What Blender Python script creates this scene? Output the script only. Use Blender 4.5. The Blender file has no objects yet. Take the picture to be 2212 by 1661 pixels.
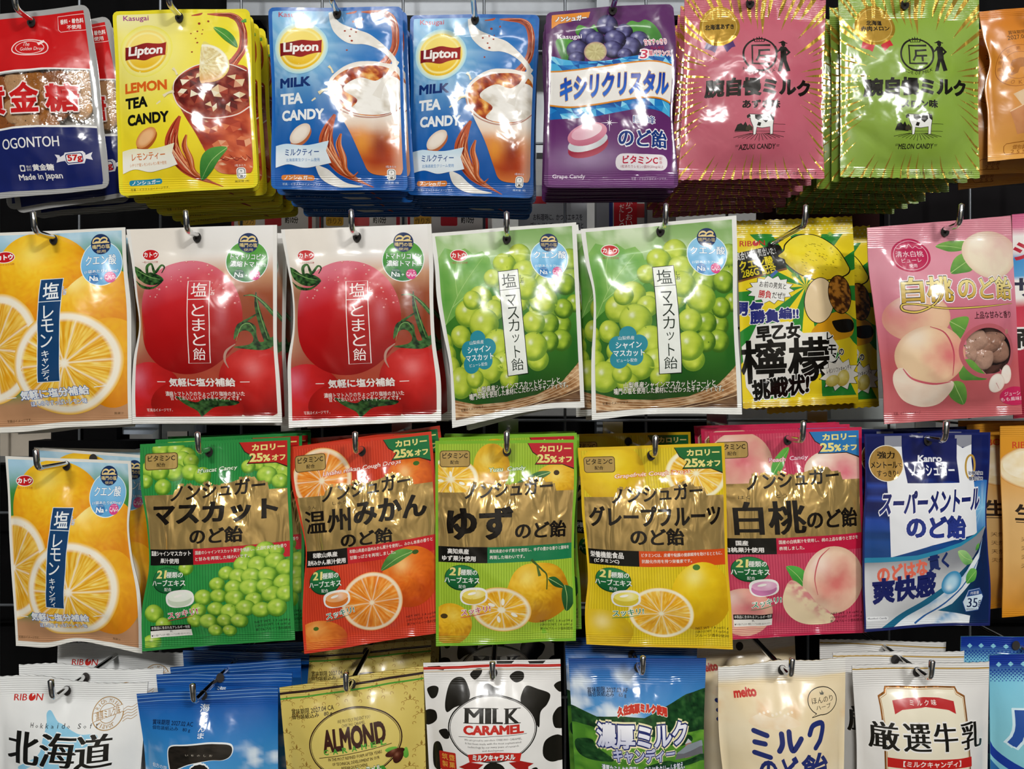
import bpy, math, random, copy
import numpy as np
from mathutils import Vector
from mathutils.geometry import tessellate_polygon

# ------------------------------------------------------------------ camera, world, lamps, exposure
S = bpy.context.scene
COL = S.collection
FPX, CX, CY, DIST = 1700.0, 1106.0, 830.5, 0.63        # focal length in px, principal point, camera to bag plane (m)
cam = bpy.data.objects.new('camera', bpy.data.cameras.new('camera'))
COL.objects.link(cam)
cam.location = (0, -DIST, 0); cam.rotation_euler = (math.pi / 2, 0, 0)
cam.data.sensor_width = 36.0; cam.data.lens = FPX / 2212.0 * 36.0
cam.data.clip_start = 0.02; cam.data.clip_end = 30
S.camera = cam
w = bpy.data.worlds.new('shop_interior'); S.world = w; w.use_nodes = True
w.node_tree.nodes['Background'].inputs[0].default_value = (0.80, 0.90, 1.0, 1)
w.node_tree.nodes['Background'].inputs[1].default_value = 0.035
def ceiling_lamp(x, y, z, sx, sy, power, tint=(1.0, 0.985, 0.96), aim=(0, 0, 0)):
    l = bpy.data.lights.new('ceiling_lamp', 'AREA'); l.shape = 'RECTANGLE'; l.size = sx; l.size_y = sy
    l.energy = power; l.color = tint
    o = bpy.data.objects.new('ceiling_lamp', l); COL.objects.link(o)
    o.location = (x, y, z)
    o.rotation_euler = (Vector(aim) - Vector((x, y, z))).to_track_quat('-Z', 'Y').to_euler()
    return o
ceiling_lamp(1.30, -2.45, 1.22, 0.34, 0.12, 32)
ceiling_lamp(-0.55, -2.60, 1.26, 0.34, 0.12, 30)
ceiling_lamp(0.10, -1.55, 1.38, 0.90, 0.08, 4)
ceiling_lamp(0.05, 1.05, 1.30, 1.2, 0.12, 7, aim=(0, 0.3, 0))             # over the next aisle, behind the wire grid
ceiling_lamp(0.0, -1.75, 1.40, 1.6, 0.12, 17, aim=(0, -3.0, -0.1))      # added: brightens the opposite wall so the gold foil has something to reflect
vs = S.view_settings
vs.view_transform = 'Standard'; vs.look = 'None'; vs.gamma = 1.0; vs.exposure = 0.0; vs.use_curve_mapping = False

NX, NY = 34, 46                                          # facets of a bag's front film
# ------------------------------------------------------------------ numeric helpers
def hx(c):
    c = c.lstrip('#'); v = np.array([int(c[i:i + 2], 16) for i in (0, 2, 4)]) / 255.0
    return np.where(v <= 0.04045, v / 12.92, ((v + 0.055) / 1.055) ** 2.4)
_rt = np.random.RandomState(7).rand(64, 64)
def nz(x, y, sc=40.0, sd=0):                            # value noise 0..1
    x = np.asarray(x) / sc + sd * 7.31; y = np.asarray(y) / sc + sd * 3.77
    xi = np.floor(x).astype(int); yi = np.floor(y).astype(int); fx = x - xi; fy = y - yi
    fx = fx * fx * (3 - 2 * fx); fy = fy * fy * (3 - 2 * fy)
    g = lambda a, b: _rt[a & 63, b & 63]
    return (g(xi, yi) * (1 - fx) + g(xi + 1, yi) * fx) * (1 - fy) + (g(xi, yi + 1) * (1 - fx) + g(xi + 1, yi + 1) * fx) * fy
def fb(x, y, sc=40.0, sd=0): return 0.55 * nz(x, y, sc, sd) + 0.3 * nz(x, y, sc / 2.1, sd + 1) + 0.15 * nz(x, y, sc / 4.3, sd + 2)
def ss(a, b, x): t = np.clip((np.asarray(x, float) - a) / (b - a), 0, 1); return t * t * (3 - 2 * t)
def mix(a, b, f):
    a = hx(a) if isinstance(a, str) else a; b = hx(b) if isinstance(b, str) else b
    f = np.asarray(f)[..., None]; return a * (1 - f) + b * f
def ramp(f, *st):                                       # ramp(f, (pos, '#hex'), ...)
    f = np.asarray(f, float); p = [s[0] for s in st]; c = np.array([hx(s[1]) for s in st])
    return np.stack([np.interp(f, p, c[:, k]) for k in range(3)], -1)
def catmull(pts, closed, n=6):
    P = np.asarray(pts, float); N = len(P); out = []
    for i in range(N if closed else N - 1):
        g = (lambda k: P[k % N]) if closed else (lambda k: P[min(max(k, 0), N - 1)])
        a, b, c, d = g(i - 1), g(i), g(i + 1), g(i + 2)
        for k in range(n):
            t = k / n
            out.append(0.5 * (2 * b + (c - a) * t + (2 * a - 5 * b + 4 * c - d) * t * t + (3 * b - a - 3 * c + d) * t ** 3))
    if not closed: out.append(P[-1])
    return np.array(out)

def cut(groups, coord, value=None):
    """cut convex polygons (dict: corner count -> rows of corners of attributes) along coord == integer, or == value"""
    eps = 1e-6; done = {}; put = lambda D, n, A: D.setdefault(n, []).append(A)
    for _ in range(12):
        nxt = {}
        for n, P in groups.items():
            c = coord(P); lo = c.min(1); hi = c.max(1)
            if value is None: k = np.where(hi - lo > 1, np.round((lo + hi) / 2), np.ceil(lo + eps))
            else: k = np.full(len(P), float(value))
            dd = c - k[:, None]; pos = dd > -eps; np_ = pos.sum(1)
            cr = (k > lo + eps) & (k < hi - eps) & (np_ > 0) & (np_ < n) & ((pos != np.roll(pos, 1, 1)).sum(1) == 2)
            if (~cr).any(): put(done, n, P[~cr])
            if not cr.any(): continue
            P = P[cr]; dd = dd[cr]; pos = pos[cr]; np_ = np_[cr]
            st = np.argmax(pos & ~np.roll(pos, 1, 1), 1); ix = (st[:, None] + np.arange(n)) % n
            P = np.take_along_axis(P, ix[..., None], 1); dd = np.take_along_axis(dd, ix, 1)
            for q in np.unique(np_):
                m = np_ == q; A = P[m]; d = dd[m]
                f1 = (d[:, q - 1] / (d[:, q - 1] - d[:, q]))[:, None]; m1 = A[:, q - 1] * (1 - f1) + A[:, q] * f1
                f2 = (d[:, n - 1] / (d[:, n - 1] - d[:, 0]))[:, None]; m2 = A[:, n - 1] * (1 - f2) + A[:, 0] * f2
                put(nxt, q + 2, np.concatenate([A[:, :q], m1[:, None], m2[:, None]], 1)); put(nxt, n - q + 2, np.concatenate([m1[:, None], A[:, q:], m2[:, None]], 1))
        if not nxt: groups = {}; break
        groups = {n: np.concatenate(v) for n, v in nxt.items()}
    for n, P in groups.items(): put(done, n, P)
    return {n: np.concatenate(v) for n, v in done.items()}
def inside(groups, ax, val, sgn):
    out = {}
    for n, P in groups.items():
        P = P[sgn * (P[:, :, ax].mean(1) - val) > 0]
        if len(P): out[n] = P
    return out
def fan(groups):
    V, T, off = [], [], 0
    for n, P in groups.items():
        b = off + n * np.arange(len(P)); V.append(P.reshape(-1, P.shape[2]))
        for k in range(1, n - 1): T.append(np.stack([b, b + k, b + k + 1], 1))
        off += n * len(P)
    return np.concatenate(V), np.concatenate(T)

def refine(V, T, L):                                     # split edges longer than L, conforming
    for _ in range(9):
        E = np.stack([T[:, [0, 1]], T[:, [1, 2]], T[:, [2, 0]]], 1); P = V[E]
        ln = np.hypot(*(P[:, :, 0, :2] - P[:, :, 1, :2]).transpose(2, 0, 1)); big = ln > L
        if not big.any(): break
        key = np.sort(E.reshape(-1, 2), 1); bm = big.reshape(-1)
        uk, inv = np.unique(key[bm], axis=0, return_inverse=True); inv = inv.reshape(-1)
        mid = np.full(len(bm), -1); mid[bm] = len(V) + inv; mid = mid.reshape(-1, 3)
        V = np.concatenate([V, (V[uk[:, 0]] + V[uk[:, 1]]) / 2])
        nb = big.sum(1); out = [T[nb == 0]]
        for n, key_bit in ((1, True), (2, False)):
            s_ = nb == n
            if not s_.any(): continue
            r = np.argmax(big[s_] == key_bit, 1); ix = (r[:, None] + np.arange(3)) % 3
            t = np.take_along_axis(T[s_], ix, 1); m = np.take_along_axis(mid[s_], ix, 1)
            a, b, c = t.T
            if n == 1: out += [np.stack([a, m[:, 0], c], 1), np.stack([m[:, 0], b, c], 1)]
            else: out += [np.stack([m[:, 1], c, m[:, 2]], 1), np.stack([a, b, m[:, 1]], 1), np.stack([a, m[:, 1], m[:, 2]], 1)]
        s_ = nb == 3
        if s_.any():
            a, b, c = T[s_].T; m = mid[s_].T
            out += [np.stack([a, m[0], m[2]], 1), np.stack([m[0], b, m[1]], 1), np.stack([m[2], m[1], c], 1), np.stack([m[0], m[1], m[2]], 1)]
        T = np.concatenate(out)
    return V, T

_tc = {}
def glyphs(s, off=0.0, res=2, mx=0.0):
    """flat lettering as triangles; off > 0 thickens it by a band along every contour (em)"""
    off = round(off, 4); k = (s, off, res, mx)
    if k in _tc: return _tc[k]
    if off > 0 or mx > 0:
        V, T = glyphs(s, 0.0, res); V = V[:, :2]; Vs, Ts, n, j = [], [], 0, 0
        if off > 0:
            E = np.concatenate([T[:, [0, 1]], T[:, [1, 2]], T[:, [2, 0]]]); u, c = np.unique(np.sort(E, 1), axis=0, return_counts=True)
            e = u[c == 1]; A = V[e[:, 0]]; B = V[e[:, 1]]; t = B - A; l = np.hypot(t[:, 0], t[:, 1]); ok = l > 1e-6
            A, B, t = A[ok], B[ok], t[ok] / l[ok][:, None]; nn = np.stack([-t[:, 1], t[:, 0]], 1) * off
            x = t * np.minimum(off * 0.8, np.maximum(0.75 * l[ok], 0.25 * off))[:, None]
            Q = np.stack([A - x + nn, B + x + nn, B + x - nn, A - x - nn], 1).reshape(-1, 2)
            q4 = 4 * np.arange(len(A)); TQ = np.concatenate([np.stack([q4, q4 + 1, q4 + 2], 1), np.stack([q4, q4 + 2, q4 + 3], 1)])
        for m, dx in enumerate((0.0, mx, -mx) if mx else (0.0,)):                 # every overlapping piece a hair above the last
            if off > 0:
                sub = ((np.arange(len(A)) * 3 + m * 2) % 7) * 0.1
                Vs.append(np.concatenate([Q + [dx, 0], np.repeat(sub, 4)[:, None]], 1)); Ts.append(TQ + n); n += len(Q)
            Vs.append(np.concatenate([V + [dx, 0], np.full((len(V), 1), 0.7 + 0.1 * m)], 1)); Ts.append(T + n); n += len(V)
        _tc[k] = (np.concatenate(Vs), np.concatenate(Ts))
        return _tc[k]
    c = bpy.data.curves.new('t', 'FONT'); c.body = s; c.fill_mode = 'FRONT'; c.resolution_u = res
    o = bpy.data.objects.new('t', c); m = o.to_mesh(); m.calc_loop_triangles()
    v = np.empty(len(m.vertices) * 3, 'f'); m.vertices.foreach_get('co', v)
    t = np.empty(len(m.loop_triangles) * 3, 'i'); m.loop_triangles.foreach_get('vertices', t)
    _tc[k] = (v.reshape(-1, 3).astype(float) * [1, 1, 0], t.reshape(-1, 3).astype(int))
    o.to_mesh_clear(); bpy.data.objects.remove(o); bpy.data.curves.remove(c)
    return _tc[k]

# ------------------------------------------------------------------ print designs: 2-D shapes that are laid onto a bag's film
class Design:
    def __init__(self, crop, corners, base='#ffffff'):
        self.corners = np.array(corners, float); self.base = base; self.cell = np.linalg.norm(self.corners[1] - self.corners[0]) / NX
        self.items = {}; self.cur = 'printed_artwork'; self.boxes = []; self.held = None; self.clip = (0, 0, 1, 1)
    def part(self, n): self.cur = n; return self
    def inset(self, *r): self.clip = r if r else (0, 0, 1, 1); return self
    def hold(self, on=True): self.held = len(self.boxes) if on else None; return self     # shapes of one mosaic share a layer
    def add(self, V, T, C, free=False, fine=1, sub=None):
        if not len(T): return
        lo, hi = V[:, :2].min(0), V[:, :2].max(0); B = self.boxes if self.held is None else self.boxes[:self.held]
        lay = 1.0
        if B:                                            # one layer above whatever print lies beneath it
            A = np.array(B); m = (A[:, 0] < hi[0]) & (A[:, 2] > lo[0]) & (A[:, 1] < hi[1]) & (A[:, 3] > lo[1])
            if m.any(): lay = (A[m, 4] + np.where(A[m, 5] == free, 2.0 if free else 1.0, 5.0)).max()
        elif free: lay = 5.0
        self.boxes.append((lo[0], lo[1], hi[0], hi[1], lay, float(free)))
        self.items.setdefault((self.cur, sub), []).append((V[:, :2], T, C, lay + (V[:, 2] if V.shape[1] > 2 else np.zeros(len(V))), self.clip, free, fine))
    def band(self, up, dn, col, L=None, met=0.0):        # shape between an upper and a lower curve, both drawn left to right
        self.poly(np.concatenate([catmull(up, False, 5), catmull(dn, False, 5)[::-1]]), col, L=L, met=met)
    def paint(self, V, col, met=0.0):
        if callable(col): c = col(V[:, 0], V[:, 1])
        else: c = np.tile(hx(col), (len(V), 1))
        if c.shape[1] == 3: c = np.concatenate([c, np.full((len(c), 1), met)], 1)
        return c
    def poly(self, pts, col, sm=False, L=None, met=0.0):
        P = np.asarray(pts, float)
        if sm: P = catmull(P, True, 5)
        T = np.array(tessellate_polygon([[Vector((x, y, 0)) for x, y in P]]), int).reshape(-1, 3)
        if len(T) == 0: return
        self.put(P, T, col, met, L)
    def put(self, P, T, col, met=0.0, L=None):
        if callable(col):                                # shaded picture: colours are taken after the film's facets cut it
            self.add(P, T, (col, met), False, int(np.clip(round(self.cell / (L or 20)), 1, 3)))
        else: self.add(P, T, self.paint(P, col, met))
    def rect(self, x0, y0, x1, y1, col, L=None, met=0.0):
        self.poly([(x0, y0), (x1, y0), (x1, y1), (x0, y1)], col, L=L, met=met)
    def rrect(self, x0, y0, x1, y1, r, col, met=0.0, rot=0):
        p = []
        for cx, cy, a in ((x1 - r, y0 + r, -90), (x1 - r, y1 - r, 0), (x0 + r, y1 - r, 90), (x0 + r, y0 + r, 180)):
            for k in range(5):
                t = math.radians(a + 22.5 * k); p.append((cx + r * math.cos(t), cy + r * math.sin(t)))
        self.poly(rotp(p, rot, ((x0 + x1) / 2, (y0 + y1) / 2)), col, met=met)
    def ell(self, cx, cy, rx, ry, col, rot=0, n=36, L=None, met=0.0):
        t = np.linspace(0, 2 * math.pi, n, endpoint=False)
        self.poly(rotp(np.stack([cx + rx * np.cos(t), cy + ry * np.sin(t)], 1), rot, (cx, cy)), col, L=L, met=met)
    def disc(self, cx, cy, rx, ry, fn, rot=0, nr=6, na=26, wob=None, met=0.0):
        """shaded disc; fn(u, v, r, th) -> rgb with u, v the unit-disc coordinates in page axes"""
        r = np.linspace(0, 1, nr + 1)[1:]; th = np.linspace(0, 2 * math.pi, na, endpoint=False)
        R, H = np.meshgrid(r, th, indexing='ij'); R = np.concatenate([[0], R.ravel()]); H = np.concatenate([[0], H.ravel()])
        W = R * (wob(H) if wob else 1.0); ca, sa = math.cos(math.radians(rot)), math.sin(math.radians(rot))
        ex, ey = rx * W * np.cos(H), ry * W * np.sin(H)
        V = np.stack([cx + ex * ca - ey * sa, cy + ex * sa + ey * ca], 1)
        k = np.arange(na); k2 = (k + 1) % na; T = [np.stack([np.zeros(na, int), 1 + k, 1 + k2], 1)]
        for i in range(nr - 1):
            a = 1 + i * na; b = a + na
            T += [np.stack([a + k, b + k, b + k2], 1), np.stack([a + k, b + k2, a + k2], 1)]
        m = max(rx, ry); C = fn((V[:, 0] - cx) / m, (V[:, 1] - cy) / m, R, H)
        if C.shape[1] == 3: C = np.concatenate([C, np.full((len(C), 1), met)], 1)
        self.add(V, np.concatenate(T), C, max(rx, ry) / nr < self.cell * 0.55)
    def line(self, pts, wd, col, closed=False, sm=False, met=0.0):
        P = np.asarray(pts, float); W = np.broadcast_to(np.asarray(wd, float), (len(P),)) if np.ndim(wd) == 0 or len(wd) == len(P) else None
        if sm:
            Q = catmull(np.concatenate([P, W[:, None]], 1), closed, 6); P, W = Q[:, :2], Q[:, 2]
        if closed: tg = np.roll(P, -1, 0) - np.roll(P, 1, 0)
        else: tg = np.gradient(P, axis=0)
        tg /= np.maximum(np.hypot(tg[:, 0], tg[:, 1]), 1e-9)[:, None]
        nn = np.stack([-tg[:, 1], tg[:, 0]], 1) * (W / 2)[:, None]
        n = len(P); V = np.concatenate([P + nn, P, P - nn]); m = n if closed else n - 1
        i = np.arange(m); j = (i + 1) % n
        T = []
        for a, b in ((0, n), (n, 2 * n)):
            T += [np.stack([a + i, a + j, b + j], 1), np.stack([a + i, b + j, b + i], 1)]
        T = np.concatenate(T)
        self.put(V, T, col, met, 14)
    def text(self, s, x0, y0, x1, y1, col, b=0.0, rot=0, o=(), mx=0.0, shear=0.0, vert=False, res=2, arc=0.0, met=0.0, bow=0.0):
        """lettering fitted into a box; b = extra weight (em), o = outlines [(colour, em)], mx = extra stem width (em)"""
        if vert:
            n = len(s); h = (y1 - y0) / n
            for k, ch in enumerate(s):
                a = 0.06 * h
                self.text(ch, x0, y0 + k * h + a, x1, y0 + (k + 1) * h - a, col, b, 0, o, mx, shear, False, res, 0, met)
            return
        hp = (y1 - y0) / self.cell                        # letter height in film facets: small print stays light
        small = hp < 1.7
        if hp < 1.15: b = min(b, 0.03) if hp > 0.85 else 0.0; o = tuple(q for q in o if hp > 0.9)[:1]; mx = 0.0
        res = 4 if hp > 2.4 else 3 if hp > 1.5 else 2 if hp > 0.8 else 1
        V0, T0 = glyphs(s, 0.0, res)
        if len(T0) == 0: return
        mn, mxx = V0.min(0)[:2], V0.max(0)[:2]; sc = np.array([(x1 - x0), (y1 - y0)]) / np.maximum(mxx - mn, 1e-6)
        ctr = ((x0 + x1) / 2, (y0 + y1) / 2)
        def put(V, T, c):
            P = (V[:, :2] - mn); y = P[:, 1] * sc[1]
            X = x0 + P[:, 0] * sc[0] + shear * (y - (y1 - y0) / 2); Y = y1 - y
            P = np.stack([X, Y], 1)
            if arc or bow:
                f = ((X - ctr[0]) / ((x1 - x0) / 2)); P[:, 1] += arc * f * f + bow * f
            if rot: P = rotp(P, rot, ctr)
            P = np.concatenate([P, V[:, 2:3]], 1)
            if callable(c): P, T = refine(P, T, 40)
            self.add(P, T, self.paint(P, c, met), small, 1, None if self.cur.endswith(('lettering', 'print', 'gold_panel')) else 'lettering')
        for c, e in o: put(*glyphs(s, e + b, res), c)
        put(*glyphs(s, b, res, mx), col)

def rotp(P, deg, c):
    P = np.asarray(P, float)
    if not deg: return P
    a = math.radians(deg); q = P - c
    return np.stack([c[0] + q[:, 0] * math.cos(a) - q[:, 1] * math.sin(a), c[1] + q[:, 0] * math.sin(a) + q[:, 1] * math.cos(a)], 1)

# crops of the photograph used as drawing frames: x0, y0, zoom
CROPS = dict(R1a=(0, 0, 3.4603), R1b=(560, 0, 3.4597), R1c=(1150, 0, 3.46), R1d=(1650, 0, 3.4609),
             R2a=(0, 420, 3.1935), R2b=(590, 420, 3.194), R2c=(1240, 420, 3.1937), R2d=(1560, 420, 3.1948),
             R3a=(0, 900, 3.134), R3b=(610, 900, 3.134), R3c=(1230, 900, 3.134), R3d=(1560, 900, 3.1335),
             R4a=(0, 1350, 3.5677), R4b=(580, 1350, 3.3515), R4c=(1200, 1350, 3.3515), R4d=(1500, 1350, 3.1067), P=(0, 0, 1.0))

# ------------------------------------------------------------------ materials
def film_material(name, rough=0.22, crinkle=0.25, coat=0.5, scale=90.0, rib=0.5):
    m = bpy.data.materials.new(name); m.use_nodes = True; nt = m.node_tree; N = nt.nodes; Lk = nt.links
    b = N['Principled BSDF']; at = N.new('ShaderNodeAttribute'); at.attribute_name = 'ink'
    Lk.new(at.outputs['Color'], b.inputs['Base Color'])
    mt = N.new('ShaderNodeMath'); mt.operation = 'MULTIPLY'; mt.inputs[1].default_value = 0.92
    Lk.new(at.outputs['Alpha'], mt.inputs[0]); Lk.new(mt.outputs[0], b.inputs['Metallic'])
    b.inputs['Roughness'].default_value = rough; b.inputs['Coat Weight'].default_value = coat; b.inputs['Coat Roughness'].default_value = 0.08
    tc = N.new('ShaderNodeTexCoord')
    n1 = N.new('ShaderNodeTexNoise'); n1.inputs['Scale'].default_value = scale; n1.inputs['Detail'].default_value = 2.0
    n1.inputs['Distortion'].default_value = 0.6
    Lk.new(tc.outputs['Object'], n1.inputs['Vector'])
    sp = N.new('ShaderNodeSeparateXYZ'); Lk.new(tc.outputs['Object'], sp.inputs[0])
    k = N.new('ShaderNodeMath'); k.operation = 'MULTIPLY'; k.inputs[1].default_value = 2 * math.pi / 0.0017
    Lk.new(sp.outputs['Z'], k.inputs[0])
    sn = N.new('ShaderNodeMath'); sn.operation = 'SINE'; Lk.new(k.outputs[0], sn.inputs[0])
    ra = N.new('ShaderNodeAttribute'); ra.attribute_name = 'crimp'
    rm = N.new('ShaderNodeMath'); rm.operation = 'MULTIPLY'; Lk.new(sn.outputs[0], rm.inputs[0]); Lk.new(ra.outputs['Fac'], rm.inputs[1])
    b1 = N.new('ShaderNodeBump'); b1.inputs['Strength'].default_value = crinkle; b1.inputs['Distance'].default_value = 0.004
    Lk.new(n1.outputs['Fac'], b1.inputs['Height'])
    b2 = N.new('ShaderNodeBump'); b2.inputs['Strength'].default_value = rib; b2.inputs['Distance'].default_value = 0.00022
    mp = N.new('ShaderNodeMapping'); mp.inputs['Scale'].default_value = (1.0, 1.0, 0.38); Lk.new(tc.outputs['Object'], mp.inputs['Vector'])
    n2 = N.new('ShaderNodeTexNoise'); n2.inputs['Scale'].default_value = 75.0; n2.inputs['Detail'].default_value = 1.5; n2.inputs['Distortion'].default_value = 1.2
    Lk.new(mp.outputs[0], n2.inputs['Vector'])
    b3 = N.new('ShaderNodeBump'); b3.inputs['Distance'].default_value = 0.010; Lk.new(n2.outputs['Fac'], b3.inputs['Height'])      # loose foil folds
    fs = N.new('ShaderNodeMath'); fs.operation = 'MULTIPLY'; fs.inputs[1].default_value = 0.62; Lk.new(at.outputs['Alpha'], fs.inputs[0]); Lk.new(fs.outputs[0], b3.inputs['Strength'])
    Lk.new(b1.outputs[0], b3.inputs['Normal'])
    Lk.new(rm.outputs[0], b2.inputs['Height']); Lk.new(b3.outputs[0], b2.inputs['Normal'])
    Lk.new(b2.outputs[0], b.inputs['Normal']); Lk.new(b2.outputs[0], b.inputs['Coat Normal'])
    return m
FILM = dict(gloss=film_material('glossy_film', 0.13, 0.08, 0.25, 60.0), satin=film_material('satin_film', 0.20, 0.06, 0.15, 60.0),
            foil=film_material('crinkled_foil_film', 0.16, 0.16, 0.3, 55.0), soft=film_material('soft_film', 0.24, 0.07, 0.2, 45.0))
def simple_material(name, color, rough=0.4, metal=0.0, bump=0.0, scale=60.0):
    m = bpy.data.materials.new(name); m.use_nodes = True; nt = m.node_tree; b = nt.nodes['Principled BSDF']
    no = nt.nodes.new('ShaderNodeTexNoise'); no.inputs['Scale'].default_value = scale; no.inputs['Detail'].default_value = 4
    tc = nt.nodes.new('ShaderNodeTexCoord'); nt.links.new(tc.outputs['Object'], no.inputs['Vector'])
    mx = nt.nodes.new('ShaderNodeMix'); mx.data_type = 'RGBA'; c = hx(color)
    mx.inputs['A'].default_value = (*(c * 0.88), 1); mx.inputs['B'].default_value = (*np.minimum(c * 1.1, 1), 1)
    nt.links.new(no.outputs['Fac'], mx.inputs['Factor']); nt.links.new(mx.outputs['Result'], b.inputs['Base Color'])
    b.inputs['Roughness'].default_value = rough; b.inputs['Metallic'].default_value = metal
    if bump:
        bp = nt.nodes.new('ShaderNodeBump'); bp.inputs['Strength'].default_value = bump; bp.inputs['Distance'].default_value = 0.002
        nt.links.new(no.outputs['Fac'], bp.inputs['Height']); nt.links.new(bp.outputs[0], b.inputs['Normal'])
    return m
def clear_material(name, tint='#ffffff', gloss=0.12):
    m = bpy.data.materials.new(name); m.use_nodes = True; nt = m.node_tree; N = nt.nodes; N.remove(N['Principled BSDF'])
    tr = N.new('ShaderNodeBsdfTransparent'); tr.inputs[0].default_value = (*hx(tint), 1)
    gl = N.new('ShaderNodeBsdfGlossy'); gl.inputs['Roughness'].default_value = 0.10; gl.inputs[0].default_value = (1, 1, 1, 1)
    no = N.new('ShaderNodeTexNoise'); no.inputs['Scale'].default_value = 70; no.inputs['Detail'].default_value = 3
    tc = N.new('ShaderNodeTexCoord'); nt.links.new(tc.outputs['Object'], no.inputs['Vector'])
    bp = N.new('ShaderNodeBump'); bp.inputs['Strength'].default_value = 0.5; bp.inputs['Distance'].default_value = 0.006
    nt.links.new(no.outputs['Fac'], bp.inputs['Height']); nt.links.new(bp.outputs[0], gl.inputs['Normal'])
    mx = N.new('ShaderNodeMixShader'); mx.inputs[0].default_value = gloss
    nt.links.new(tr.outputs[0], mx.inputs[1]); nt.links.new(gl.outputs[0], mx.inputs[2])
    nt.links.new(mx.outputs[0], N['Material Output'].inputs['Surface'])
    return m
CHROME = simple_material('chrome_wire', '#d8d8d8', 0.12, 1.0)
CLEAR = clear_material('clear_film', '#ffffff', 0.2)

# ------------------------------------------------------------------ objects
def mesh_object(name, V, T, mat, parent=None, normals=None, ink=None, crimp=None, smooth=True):
    me = bpy.data.meshes.new(name); me.vertices.add(len(V)); me.vertices.foreach_set('co', np.asarray(V, 'f').ravel())
    T = np.asarray(T, int); n = T.shape[1]; me.loops.add(len(T) * n); me.loops.foreach_set('vertex_index', T.ravel().astype('i'))
    me.polygons.add(len(T)); me.polygons.foreach_set('loop_start', (np.arange(len(T)) * n).astype('i'))
    me.polygons.foreach_set('use_smooth', np.full(len(T), smooth))
    if ink is not None:
        a = me.attributes.new('ink', 'FLOAT_COLOR', 'POINT'); a.data.foreach_set('color', np.asarray(ink, 'f').ravel())
    if crimp is not None:
        a = me.attributes.new('crimp', 'FLOAT', 'POINT'); a.data.foreach_set('value', np.asarray(crimp, 'f').ravel())
    me.update(calc_edges=True)
    if normals is not None: me.normals_split_custom_set_from_vertices(np.asarray(normals, 'f'))
    me.materials.append(mat)
    o = bpy.data.objects.new(name, me); COL.objects.link(o)
    if parent: o.parent = parent
    return o
def tube(pts, r, n=10):
    P = np.asarray(pts, float); tg = np.gradient(P, axis=0); tg /= np.linalg.norm(tg, axis=1)[:, None]
    up = np.array([1.0, 0, 0]); V = []
    for p, t in zip(P, tg):
        a = up - t * up.dot(t); a /= np.linalg.norm(a); b = np.cross(t, a)
        for k in range(n):
            q = 2 * math.pi * k / n; V.append(p + r * (a * math.cos(q) + b * math.sin(q)))
    T = []
    for i in range(len(P) - 1):
        for k in range(n):
            k2 = (k + 1) % n; T += [(i * n + k, i * n + k2, (i + 1) * n + k2), (i * n + k, (i + 1) * n + k2, (i + 1) * n + k)]
    for e, c in ((0, P[0]), (len(P) - 1, P[-1] + tg[-1] * r * 0.6)):
        V.append(c); ci = len(V) - 1
        for k in range(n):
            k2 = (k + 1) % n; T.append((ci, e * n + k2, e * n + k) if e == 0 else (ci, e * n + k, e * n + k2))
    return np.array(V), np.array(T)
def box_mesh(x0, y0, z0, x1, y1, z1):
    V = np.array([(x, y, z) for x in (x0, x1) for y in (y0, y1) for z in (z0, z1)], float)
    Q = np.array([(0, 1, 3, 2), (4, 6, 7, 5), (0, 4, 5, 1), (2, 3, 7, 6), (0, 2, 6, 4), (1, 5, 7, 3)])
    return V, Q
def tag(o, label=None, cat=None, group=None, kind=None):
    for k, v in (('label', label), ('category', cat), ('group', group), ('kind', kind)):
        if v: o[k] = v
    return o

def ease(vals, x):                                       # smooth interpolation of evenly spaced values
    v = np.asarray(vals, float); n = len(v) - 1; f = np.clip(x, 0, 1) * n; i = np.clip(f.astype(int), 0, n - 1); a = f - i
    g = lambda k: v[np.clip(k, 0, n)]
    return 0.5 * (2 * g(i) + (g(i + 1) - g(i - 1)) * a + (2 * g(i - 1) - 5 * g(i) + 4 * g(i + 1) - g(i + 2)) * a * a + (3 * g(i) - g(i - 1) - 3 * g(i + 1) + g(i + 2)) * a ** 3)

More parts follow.
